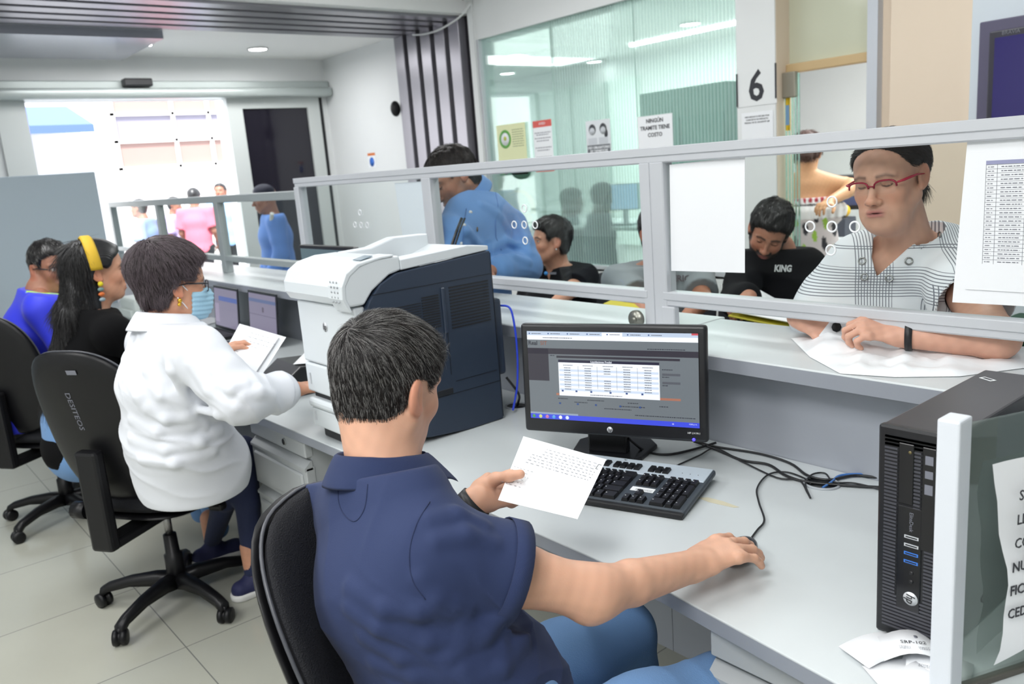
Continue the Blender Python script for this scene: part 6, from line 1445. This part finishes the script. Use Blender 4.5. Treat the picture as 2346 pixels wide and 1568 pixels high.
# ================================================================ 6. the lady at the window
p6 = root('older lady in a white plaid blouse and red glasses leaning on the counter', None)
v6 = unit(at(2037, 425, 2.08)-CAMP)
H6 = Head(at(2037, 407, 2.08), unit(-v6*.83-CR*.50-A_(0, 0, .25)), unit(CU+CR*-.10-v6*.25), 1.0, jaw=.99, nose=1.15, female=True, full=.55)
J6 = dict(nb=at(2085, 575, 2.20), R=at(1965, 612, 2.28), L=at(2165, 590, 2.22), chest=at(2050, 700, 2.32), waist=at(2055, 850, 2.38), pel=at(2060, 1000, 2.42),
          RE=at(1890, 735, 2.38), RW=onz(1832, 728, 1.085), LE=A_(*onz(2285, 775, 1.075)), LW=A_(*onz(2062, 768, 1.075)), RK=A_(0, 0, 0), LK=A_(0, 0, 0))
J6['pel'] = A_(J6['chest'][0]-.05, J6['chest'][1]+.10, .90); J6['waist'] = J6['pel']*.5+J6['chest']*.5
for k, q in (('R', 1), ('L', -1)): J6[k+'K'] = J6['pel']+unit(J6['R']-J6['L'])*q*.09-A_(0, 0, .42); J6[k+'A'] = A_(*J6[k+'K'][:2], .1)
J6['fw'] = unit(A_(-.55, -.83, 0))
tone6 = (208, 160, 138)
d = Sdf(); d.add(H6); neck(d, H6, J6, .052)
for q in (-1, 1):
    d.add(ell(H6.w((q*.030, .060, -.078)), (.019,)*3), .03); d.sub(cap(H6.w((q*.024, .101, -.050)), H6.w((q*.038, .088, -.078)), .0012, .0012), .006)
d.add(ell(H6.w((0, .034, -.112)), (.036, .036, .024)), .04)
uc = (J6['R']+J6['L'])/2*.55+J6['nb']*.45-A_(0, 0, .02); s6 = J6['R']-J6['L']
d.add(ecap(J6['chest'], uc, (.150, .105), (.140, .078), s6), .05); d.add(cap(uc, J6['R'], .058, .052), .05); d.add(cap(uc, J6['L'], .058, .052), .05)
lo, hi = near_bb(H6.o, J6['chest'], J6['R'], J6['L'], pad_=.15); pcs = [(d, lo, hi, .0036)]
a = Sdf(); arm(a, J6, 'L', sc=1.05); hand(a, J6['LW'], at(1962, 752, 2.2)-at(2062, 768, 2.17), unit(CU*.7-CF*.6), 1, curl=(.75, .8, .85, .9), thumb=(.6, .5), size=1.0); lo, hi = near_bb(J6['L'], J6['LE'], J6['LW'], J6['LW']-CR*.15, pad_=.08); pcs.append((a, lo, hi, .0036))
a = Sdf(); arm(a, J6, 'R', sc=1.05); hand(a, J6['RW'], at(1888, 748, 2.42)-at(1838, 722, 2.46), unit(-CR*.6+CU*.6-CF*.3), -1, curl=(.6, .65, .7, .75), thumb=(.5, .4), size=.98); lo, hi = near_bb(J6['R'], J6['RE'], J6['RW'], J6['RW']+CR*.15, pad_=.08); pcs.append((a, lo, hi, .0036))
skin('body', pcs, M_skin, p6, J=J6, cols=face_cols(H6, tone6, lips=(172, 98, 100), brow=(96, 72, 64), eyes='down', brow_m=.7)); tick('p6 body')
def plaid_mat():
    m = mat('blouse_plaid', (232, 234, 240), .75, sheen=.1, bump=('noise', 60, .2)); nt = m.node_tree; N = nt.nodes; L = nt.links; b = N['Principled BSDF']
    tc = N.new('ShaderNodeTexCoord'); su = unit(A_(s6[0], s6[1], 0)); o6 = J6['nb']
    def M_(op, a, b_=None):
        n = N.new('ShaderNodeMath'); n.operation = op
        for i, v in enumerate((a, b_)):
            if v is None: continue
            if isinstance(v, (int, float)): n.inputs[i].default_value = v
            else: L.new(v, n.inputs[i])
        return n.outputs[0]
    def dot(v, off):
        n = N.new('ShaderNodeVectorMath'); n.operation = 'DOT_PRODUCT'; L.new(tc.outputs['Object'], n.inputs[0]); n.inputs[1].default_value = tuple(v); return M_('SUBTRACT', n.outputs['Value'], float(off))
    u, z = dot(su, su @ o6), dot((0, 0, 1), o6[2])
    def lines(t, a, b_, per, w): return M_('MULTIPLY', M_('MULTIPLY', M_('GREATER_THAN', t, a), M_('LESS_THAN', t, b_)), M_('LESS_THAN', M_('FRACT', M_('DIVIDE', M_('ADD', t, 5.0), per)), w))
    fs = [lines(u, -.118, -.055, .0066, .34), lines(u, .055, .145, .0072, .30), lines(z, -.115, -.030, .0078, .30), lines(z, .015, .028, .006, .35), M_('MULTIPLY', lines(u, -.026, -.010, .008, .25), M_('LESS_THAN', z, -.06))]
    t = fs[0]
    for f in fs[1:]: t = M_('MAXIMUM', t, f)
    mx = N.new('ShaderNodeMixRGB'); L.new(M_('MULTIPLY', t, .85), mx.inputs[0]); mx.inputs[1].default_value = (*lin((232, 234, 240)), 1); mx.inputs[2].default_value = (*lin((66, 72, 90)), 1); L.new(mx.outputs[0], b.inputs['Base Color']); return m
def vneck(d):
    pg = [(2005, 505), (1997, 590), (2009, 634), (2152, 503), (2140, 380), (2020, 380)]; f = unit(A_(-.55, -.83, 0)); hs = []
    for i in range(6):
        a_, b_ = at(*pg[i], 1)-CAMP, at(*pg[(i+1) % 6], 1)-CAMP; n = unit(np.cross(a_, b_)); c_ = at(2050, 480, 1)-CAMP
        hs.append(halfsp(CAMP, n if n @ c_ < 0 else -n))
    hs.append(halfsp(J6['nb']-f*.06, -f))
    def wedge(P):
        m_ = hs[0](P)
        for h_ in hs[1:]: m_ = np.maximum(m_, h_(P))
        return m_
    d.sub(wedge, .003)
    d.sub(cap(J6['nb']-A_(0, 0, .02), J6['nb']+A_(0, 0, .12), .078, .085), .004)
fl = [(J6['chest']+A_(.1, 0, -.05), .12, (.3, .2, 1), 12, .007), (J6['R']+A_(0, 0, -.03), .08, (.7, .2, .6), 12, .005), (J6['L']+A_(0, -.03, -.10), .10, (.8, .2, .7), 12, .007), (J6['waist'], .16, (.4, .2, 1), 9, .008)]
b6 = skin('blouse', [shirt_piece(J6, .021, 1.0, 'short', .52, hem=.85, fl=fl, bust=.035, h=.0036, neckcut=False, extra=vneck, cuffg=.022, belly=.02, hollow=True)], plaid_mat(), p6)
bv, bn_ = verts_of(b6)
for a_, b_ in ((1976, 598), (1981, 636), (2036, 637), (2084, 600), (2147, 530)):   # metal eyelets along the neckline
    q_, n_ = onto(b6, a_, b_, .0015); m = MB(); Mx = frame(q_, np.cross(n_, CU), CU)
    m.tube([Mx @ Vector((.0085*math.cos(q), .0085*math.sin(q), 0)) for q in [k*math.pi/8 for k in range(17)]], .0022, 6, cap=False); m.build('eyelet', M_chr, b6)
skin('skirt', [legs_piece(J6, .012, 1.0, .014)], cloth('skirt_dark', (50, 50, 60), .8), p6)
def bun(p): return smin(ell((0, -.055, .03), (.078, .075, .075))(p), cap((0, -.115, -.01), (0, -.135, -.10), .030, .018)(p), .03)
h6 = std_hair(H6, p6, .007, hairline([-.11, -.085, -.06, -.035, -.022, -.008, .016, .030, .045, .056, .080, .10], [-.09, -.09, -.075, -.05, -.012, .026, .026, .030, .045, .064, .098, .12]), [(mat('hair_brown6', (50, 40, 38), .45), .8), (M_hk, .2)], 9000, .024, .0006, .0006, top=.0, extra=bun, base=mat('hair_brown_base', (36, 28, 28), .5, bump=('noise', 160, .6)), h=.005, whorl=(0, .09, .06), swirl=0, lift=.05)
pt = Sdf(); pt.add(cap(H6.w((0, -.100, .0)), H6.w((.0, -.125, -.055)), .026, .024)); pt.add(cap(H6.w((0, -.125, -.055)), H6.w((.01, -.105, -.17)), .024, .012)); lo, hi = near_bb(H6.w((0, -.12, -.08)), pad_=.16)
po = skin('ponytail', [(pt, lo, hi, .005)], MATS['hair_brown_base'], p6); hv, hn = verts_of(po); strands('hair_strands', (hv, hn), [(MATS['hair_brown6'], 1)], po, 2500, .05, .0006, lambda p, n_: V3((0, 0, -1))[None]+n_*0, 9, lift=.06)
gl6 = glasses(H6, p6, mat('glasses_red', (150, 26, 56), .3, .3), half=True, w=.052, hgt=.034, temple=mat('temple_red', (176, 24, 60), .25), r=.0017, drop=.002)
w6 = band(p6, J6['LE']*.10+J6['LW']*.90, J6['LW']-J6['LE'], .033, .016, M_blk)
Mx = frame(J6['LE']*.10+J6['LW']*.90+unit(CU*.7-CF*.6)*.034, J6['LW']-J6['LE'], CU); m = MB(); m.lathe([(.016, 0), (.016, .006), (.0125, .007)], 24, Mx); wd = m.build('watch_case', M_bz, w6)
m = MB(); m.lathe([(.012, .0072), (.012, .0076)], 24, Mx); m.build('dial', mat('dial_dark', (40, 40, 38), .3), wd); tick('p6')
# white bag she holds
bg = Sdf(); pts_ = [onz(1812, 770, 1.03), onz(1855, 812, 1.03), onz(1925, 850, 1.03), onz(2050, 858, 1.03), onz(2200, 856, 1.03), onz(2400, 830, 1.03), onz(2400, 792, 1.03), onz(2150, 775, 1.03), onz(1990, 762, 1.03)]
cx = sum(p[0] for p in pts_)/9; cy = sum(p[1] for p in pts_)/9; mb = MB(); nr = 16; vs = []; N_ = 90
def bpt(t):
    i = int(t) % 9; u = t-int(t); a, b = pts_[i], pts_[(i+1) % 9]; return a[0]*(1-u)+b[0]*u, a[1]*(1-u)+b[1]*u
for r in range(nr+1):
    for k in range(N_):
        x, y_ = bpt(9*k/N_); s_ = r/nr; X = cx+(x-cx)*s_; Y = cy+(y_-cy)*s_; e = (1-s_**6)
        z = 1.0235+e*(.012+.004*math.sin(X*60+Y*25)+.004*math.sin(X*31-Y*70+1)+.003*math.sin(X*120+math.sin(Y*60)*2)+.022*math.exp(-((X+1.06)**2+(Y-1.90)**2)/.006))
        vs.append((X, Y, z))
mb.add(vs, [(r*N_+k, r*N_+(k+1) % N_, (r+1)*N_+(k+1) % N_, (r+1)*N_+k) for r in range(nr) for k in range(N_)], True)
bag = tag(mb.build('plastic_bag', mat('bag_white', (236, 239, 242), .35, bump=('noise', 30, .3))), 'flat white plastic bag on the counter under the hands of the lady', 'bag')
m = MB(); fl_ = frame(at(1916, 750, 2.13), CR, CU)
m.add([fl_ @ Vector(q) for q in ((-.045, -.022, .0), (-.015, -.03, 0), (.03, -.02, 0), (.045, .03, .0), (.0, .045, .0), (-.02, .01, 0))], [(0, 1, 2, 3, 4, 5)]); fo = m.build('bag_flap', MATS['bag_white'], bag); fo.modifiers.new('t', 'SOLIDIFY').thickness = .001
m = MB(); m.lathe([(.013, .001), (.013, .002)], 8, fl_); m.build('handle_hole', M_blk, bag)
# ================================================================ 7-9. people waiting on the chairs
p7 = root('bearded man in a black hoodie with white lettering, seated and writing', None, 'people on the waiting chairs')
H7 = Head(at(1762, 530, 3.55), unit(-CF*.62-CR*.28-CU*.62), unit(CU*.8-CF*.6+CR*.1), 1.0, jaw=1.05, full=.3)
J7, f7, s7 = seatedJ(H7, -CF, lean=.10, shw=.20); J7['nb'] = at(1790, 575, 3.68); J7['R'] = at(1712, 610, 3.62); J7['L'] = at(1850, 615, 3.75); J7['chest'] = at(1785, 690, 3.72); J7['waist'] = at(1790, 780, 3.80)
J7['pel'] = A_(*at(1795, 860, 3.85)[:2], .56); J7['RE'] = at(1690, 690, 3.5); J7['RW'] = at(1715, 680, 3.25); J7['LE'] = at(1865, 720, 3.65); J7['LW'] = at(1800, 730, 3.4)
tone7 = (178, 126, 102)
skin('body', plain_limbs(J7, H7, tone7, h=.006, hfw=dict(R=unit(-CR*.5-CF*.4-CU*.3), L=unit(-CR-CF*.3)), curl=.6), M_skin, p7, face_cols(H7, tone7, eyes='down', beard=.95, beardc=(30, 26, 26), brow=(26, 22, 22)), J=J7)
M_hood = mat('hoodie_black', (15, 16, 20), .9, spec=.2)
def ex7(d): d.add(ell(J7['nb']-CU*.0+CF*.06, (.12, .12, .055)), .04)
hd7 = skin('hoodie', [shirt_piece(J7, .022, 1.05, 'long', hem=.50, fl=[(J7['chest'], .2, (.5, .3, 1), 9, .008), (J7['RE'], .1, (.5, .2, 1), 12, .008), (J7['LE'], .12, (.3, .5, 1), 12, .008)], h=.008, extra=ex7)], M_hood, p7)
q_, n_ = onto(hd7, 1787, 618, .022); text('KING', .040, M_white, hd7, frame(q_, unit(CR*.98+CF*.1), unit(CU*.95-CF*.3)), 'chest_lettering', bold=.0016, sx=.8)
skin('jeans', [legs_piece(J7, .008, 1.0, .012)], MATS['jeans_blue'], p7)
std_hair(H7, p7, .010, LM, [(M_hk, 1)], 5000, .022, .0008, h=.006, top=.016)
sheet('document', [at(1672, 712, 3.1), at(1742, 665, 3.45), at(1850, 725, 3.45), at(1810, 738, 3.05)], .003, 'white papers on the lap of the bearded man', 'document')
o = sheet('folder', [at(1668, 716, 3.08), at(1742, 672, 3.47), at(1858, 730, 3.47), at(1812, 745, 3.03)], .004, 'yellow folder beneath the papers of the bearded man', 'folder', mat('folder_yellow', (206, 196, 70), .6)); o.location = (0, 0, -.012)
p8 = root('young man in a grey T-shirt half hidden by the blank sheet on the glass', None, 'people on the waiting chairs')
H8 = Head(at(1512, 534, 3.75), unit(-CF*.9+CR*.25-CU*.1), (0, 0, 1), 1.0, full=.2)
J8, f8, s8 = seatedJ(H8, unit(-CF+CR*.15), lean=.05, shw=.19)
for k, (ex_, ey, wx, wy) in (('R', (1468, 690, 1490, 740)), ('L', (1610, 690, 1570, 730))): J8[k+'E'] = at(ex_, ey, 3.65); J8[k+'W'] = at(wx, wy, 3.45)
tone8 = (172, 120, 96)
skin('body', plain_limbs(J8, H8, tone8, up=True, h=.006), M_skin, p8, face_cols(H8, tone8), J=J8)
sh8 = skin('t_shirt', [shirt_piece(J8, .016, 1.0, 'short', .75, hem=.52, h=.009, cuffg=.004, fl=[(J8['chest'], .2, (.5, .3, 1), 9, .006)])], cloth('tee_grey', (138, 146, 150), .9), p8)
q_, n_ = onto(sh8, 1560, 640, .02); text('AMERICAN', .04, mat('faded_print', (92, 84, 88), .8), sh8, frame(q_, CR, CU), 'chest_lettering', bold=.001)
skin('trousers', [legs_piece(J8, .008, 1.0, .014)], MATS['trousers_dark'], p8); std_hair(H8, p8, .010, LM, [(M_hk, 1)], 4000, .02, .0008, h=.007, top=.012)
sheet('folder', [at(1382, 696, 3.5), at(1400, 688, 3.6), at(1500, 702, 3.6), at(1490, 716, 3.5)], .004, 'yellow folder beside the man in the grey T-shirt', 'folder', MATS['folder_yellow'])
p9 = root('woman with short black hair in a black shirt with a small badge, seated in profile', None, 'people on the waiting chairs')
H9 = Head(at(1262, 552, 4.5), unit(-CR*.95-CF*.25-CU*.05), (0, 0, 1), 1.0, female=True, full=.4)
J9, f9, s9 = seatedJ(H9, unit(-CR*.75-CF*.8), lean=.04, shw=.17); J9['LE'] = at(1315, 660, 4.35); J9['LW'] = at(1265, 700, 4.15)
tone9 = (206, 154, 128)
skin('body', plain_limbs(J9, H9, tone9, up=True, h=.006), M_skin, p9, face_cols(H9, tone9), J=J9)
def vn9(d): d.sub(ecap(J9['nb']+f9*.05+A_(0, 0, .05), J9['nb']+f9*.12-A_(0, 0, .10), (.055, .05), (.012, .05), s9), .004)
sh9 = skin('shirt', [shirt_piece(J9, .018, 1.05, 'short', .95, hem=.50, h=.009, cuffg=.002, bust=.02, extra=vn9)], mat('shirt_black', (20, 21, 26), .9, spec=.2), p9)
skin('trousers', [legs_piece(J9, .008, 1.0, .014)], M_blk, p9)
std_hair(H9, p9, .012, LM, [(M_hk, 1)], 5000, .025, .0008, h=.007, top=.012)
q_, n_ = onto(sh9, 1267, 628, .012); Mx = frame(q_, CR, CU); m = MB(); m.lathe([(.011, 0), (.011, .001)], 12, Mx @ Matrix.Translation((-.03, 0, 0))); m.build('badge', mat('badge_blue', (70, 150, 220), .5), sh9)
m = MB(); m.box(-.012, .035, -.006, .006, 0, .001, Mx); m.build('badge_lettering', M_inkl, sh9)
M = H9.mat(); m = MB(); m.ball(M @ Vector((.084, -.004, -.04)), .005, 6); m.ball(M @ Vector((-.084, -.004, -.04)), .005, 6); m.build('earring', MATS['button_pearl'], p9)
tick('p7-9')
# ================================================================ 10. woman in the doorway, 11. man in the lobby, others
p10 = root('woman seen from behind in an off-shoulder embroidered dress inside the doorway', None)
H10 = Head(at(1848, 352, 5.15), unit(CF*.8+CR*.35-CU*.3), (0, 0, 1), 1.0, female=True)
J10, f10, s10 = seatedJ(H10, unit(CF+CR*.3), lean=-.02, shw=.17); J10['pel'] = J10['nb']-A_(0, 0, .62)+CR*.03; J10['waist'] = J10['nb']-A_(0, 0, .40)+CR*.02; J10['chest'] = J10['nb']-A_(0, 0, .20)
for k, q in (('R', 1), ('L', -1)): J10[k+'K'] = J10['pel']+s10*q*.09-A_(0, 0, .42); J10[k+'A'] = A_(*J10[k+'K'][:2], .1)
J10['R'] = J10['R']+CR*.05; J10['RE'] = at(1958, 430, 5.05); J10['RW'] = at(1900, 462, 4.9)
tone10 = (204, 156, 116)
pc10 = plain_limbs(J10, H10, tone10, up=True, h=.009)
d = torso(J10, 0, .92); lo, hi = near_bb(J10['pel'], J10['nb'], J10['R'], J10['L'], pad_=.2); pc10.append((d, lo, hi, .012)); skin('body', pc10, M_skin, p10, face_cols(H10, tone10), J=J10)
def dress_cols(P):
    q = P-J10['nb']; z = q[:, 2]; c = np.tile(np.array((206, 198, 200), float), (len(P), 1)); u = (P @ s10)
    a_ = np.sin(u*75+z*22)+np.sin(z*26-u*34); c = blendc(c, (44, 44, 52), (a_ > 1.15).astype(float)*(z < -.24)); c = blendc(c, (150, 190, 70), ((a_ < -1.3)*(z < -.24)*(z > -.5)).astype(float)); c = blendc(c, (150, 44, 64), ((a_ < -1.2)*(z < -.5)).astype(float))
    c = blendc(c, (236, 236, 238), ((z > -.24) & (z < -.125)).astype(float)); c = blendc(c, (170, 48, 62), ((z > -.145) & (np.mod(u*30, 1) < .5)).astype(float)); c = blendc(c, (40, 38, 44), ((z > -.16) & (z < -.15)).astype(float)); return c
dd = torso(J10, .012, .95); dd.add(ecap(J10['nb']-A_(0, 0, .19), J10['nb']-A_(0, 0, .15), (.235, .15), (.205, .125), s10), .02); dd.add(ecap(J10['pel']-A_(0, 0, .45), J10['pel'], (.24, .2), (.18, .14), s10), .05)
top10 = J10['nb'][2]-.115; dd.cut(lambda P: P[:, 2]-top10, .003); dd.disp(lambda P: .005*np.sin((P @ s10)*130)*((P[:, 2] > top10-.13) & (P[:, 2] < top10-.03)))
lo, hi = near_bb(J10['pel']-A_(0, 0, .5), J10['nb'], pad_=.27); skin('dress', [(dd, lo, hi, .010)], mat('dress_print', (206, 198, 200), .8, attr=True), p10, dress_cols)
def tail(p): return cap((.0, -.09, .0), (.015, -.12, -.22), .05, .012)(p)
std_hair(H10, p10, .014, LF, [(mat('hair_auburn', (74, 48, 40), .5), 1)], 1500, .05, .0012, h=.010, extra=tail, base=MATS['hair_auburn'], pad_=.28)
def standing(label, px, py, dep, f, tone, top, bottom, hairm=M_hk, cap_=None, grp=None, h=.016, cat_root=None, sleeve='long', sc=1.0, floor=0.0):
    p = root(label, None, grp); H = Head(at(px, py, dep), f, (0, 0, 1), 1.0*sc); J, ff, ss = seatedJ(H, f, lean=0, shw=.18*sc)
    J['pel'] = J['nb']-A_(0, 0, .56*sc); J['waist'] = J['nb']-A_(0, 0, .38*sc)
    for k, q in (('R', 1), ('L', -1)): J[k+'A'] = A_(*(J['pel']+ss*q*.10)[:2], floor+.08); J[k+'K'] = J['pel']*.5+A_(*J[k+'A'])*.5; J[k+'E'] = J[k]-A_(0, 0, .27)+ss*q*.05; J[k+'W'] = J[k+'E']-A_(0, 0, .20)+ff*.12
    if grp != 'silhouettes': 
        skin('body', plain_limbs(J, H, tone, up=True, h=h*.7), M_skin, p, face_cols(H, tone), J=J); 
    else: skin('body', plain_limbs(J, H, tone, h=h*.8), M_skin, p, face_cols(H, tone), J=J)
    skin('shirt', [shirt_piece(J, .02, 1.0, sleeve, .8, hem=J['pel'][2]-.06, h=h)], top, p); skin('trousers', [legs_piece(J, .01, 1.0, h)], bottom, p)
    if cap_ is None: std_hair(H, p, .012, LM, [], 0, h=h*.7, base=hairm)
    for k in 'RL':
        if J[k+'A'][0] > -8.2: shoe(p, J[k+'A'], ff, M_blk)
    return p, H, J
M_blueshirt = cloth('shirt_sky_blue', (96, 140, 214), .85)
p11, H11, J11 = standing('man in a blue shirt and dark cap standing in the lobby beside the street door', 606, 455, 7.2, unit(-CR*.8-CF*.3-CU*.25), (160, 112, 90), M_blueshirt, cloth('jeans_dark', (60, 84, 130), .9), cap_=1)
m = MB(); Mh = H11.mat(); m.ball(Mh @ Vector((0, -.01, .055)), (.095, .095, .07), 10); m.rbox(-.06, .06, .06, .16, .045, .055, .004, 1, Mh); m.build('cap', mat('cap_navy', (24, 28, 48), .7), p11)
m = MB(); s_ = J11['R']-J11['L']; m.tube([J11['L']+A_(0, 0, .06)-CF*.10, J11['chest']-CF*.16, J11['waist']+unit(s_)*.1-CF*.15], .018, 8); m.build('bag_strap', mat('strap_pale', (196, 200, 196), .7), p11)
for k, (px_, py_, dp, f_, t_, b_, l_) in enumerate(((445, 452, 11.5, unit(CF), cloth('pink_shirt', (236, 110, 130), .8), M_blk, 'person in a pink shirt walking in the bright street'), (505, 440, 11.8, unit(-CF), cloth('pale_blue_shirt', (150, 190, 236), .8), M_blk, 'person in a pale blue shirt in the bright street'),
        (318, 478, 11.0, unit(-CR), cloth('grey_blue_shirt', (120, 140, 180), .8), M_blk, 'person in a grey-blue shirt in the street behind the first pane'), (400, 470, 12.5, unit(CR), cloth('lilac_shirt', (180, 160, 206), .8), M_blk, 'person in a lilac shirt farther back in the street'))):
    standing(l_, px_, py_, dp, f_, (150, 104, 84), t_, b_, h=.024, grp='people in the bright street', sleeve='short', floor=-.05)
for px_, py_, dp, l_ in ((1310, 462, 7.8, 'seated office worker seen dimly behind the clear green glass'), (1382, 452, 7.3, 'office worker with full hair seen dimly before the lit monitor behind the glass')):
    standing(l_, px_, py_, dp, unit(CR), (120, 110, 108), cloth('office_grey', (96, 112, 118), .8), M_blk, h=.02, grp='silhouettes', hairm=mat('hair_dim', (60, 62, 66), .7))
om = empty('monitor', tuple(at(1432, 452, 7.2)), .25, 'lit monitor seen through the striped glass in the office', 'monitor')
m = MB(); m.rbox(-.14, .14, -.02, .02, -.11, .12, .004, 1); m.rbox(-.02, .02, -.02, .02, -.22, -.1, .004, 1); m.rbox(-.10, .10, -.08, .08, -.235, -.22, .004, 1); m.build('housing', M_alu, om)
m = MB(); m.box(-.13, .13, -.023, -.021, -.10, .11); m.build('screen', em('office_screen_glow', (170, 205, 240), 1.0), om)
z0 = at(1432, 452, 7.2)[2]-.237; dx, dy, _ = at(1400, 520, 7.3)
od = empty('office_table', (dx, dy+.2, 0), 0, 'pale office table with the lit monitor behind the striped glass', 'table')
m = MB(); m.rbox(-1.3, 1.2, -.35, .45, z0-.03, z0-.0005, .004, 1); m.build('tabletop', M_desk, od)
for x in (-1.2, 1.1): m = MB(); m.box(x, x+.04, -.3, .4, 0, z0-.03); m.build('leg', M_pan, od)
cbn = empty('filing_cabinet', tuple(A_(-4.22, 5.5, 0)), 0, 'tall grey-green cabinet behind the striped glass beside the pillar', 'cabinet')
m = MB(); m.rbox(-.42, .42, -.2, .2, 0, 2.02, .01); m.build('body', mat('cabinet_green', (164, 192, 186), .5), cbn)
for x in (-.40, .01): m = MB(); m.rbox(x, x+.39, -.215, -.2, .1, 1.8, .004, 1); m.build('door', mat('cabinet_door', (150, 184, 178), .45), cbn)
# store room beyond the doorway: black device shelf, box with a yellow ball
st = empty('side_table', tuple(A_(*at(1925, 560, 5.9)[:2], 0)), .3, 'grey side table inside the doorway holding a small box', 'table'); zt = at(1925, 540, 5.9)[2]
m = MB(); m.rbox(-.45, .45, -.25, .25, zt-.03, zt, .004, 1); m.build('tabletop', M_desk, st); m = MB(); m.box(-.42, .42, -.22, .22, 0, zt-.03); m.build('cabinet', mat('dark_cabinet', (60, 66, 74), .5), st)
tx, ty = st.location.x, st.location.y
bxp = at(1918, 515, 5.9); m = MB(); m.rbox(-.10, .10, -.08, .08, 0, .13, .006); tag(m.build('storage_box', mat('box_dark', (56, 60, 72), .4), loc=(bxp[0], bxp[1], zt)), 'dark box on the side table inside the doorway', 'box')
m = MB(); m.ball((0, 0, .045), .045, 10); tag(m.build('ball', mat('ball_yellow', (220, 176, 40), .5), loc=(bxp[0]+.05, bxp[1], zt+.13)), 'small yellow ball on top of the dark box inside the doorway', 'ball')
wp_ = at(1938, 440, 6.0); ws = empty('wall_cabinet', tuple(wp_), .3, 'black wall cabinet above the side table inside the doorway', 'cabinet'); m = MB(); m.rbox(-.19, .19, -.12, .12, -.12, .12, .006); m.build('body', M_blk, ws); m = MB(); m.rbox(-.15, .10, -.125, -.12, -.09, -.03, .003, 1); m.build('panel', mat('navy_panel', (60, 70, 110), .4), ws)
tick('rest')

# pale document printer on the far desk, dark monitor seen past the long-haired woman
q_ = onz(452, 722, .74); m = MB(); m.rbox(-.17, .17, -.15, .15, 0, .15, .02, 3); m.rbox(-.13, .13, -.17, -.12, .03, .08, .006); tag(m.build('small_printer', mat('printer_beige', (196, 204, 200), .5), loc=(q_[0]-.25, 1.60, .74)), 'small pale grey printer on the desk behind the masked clerk', 'printer')
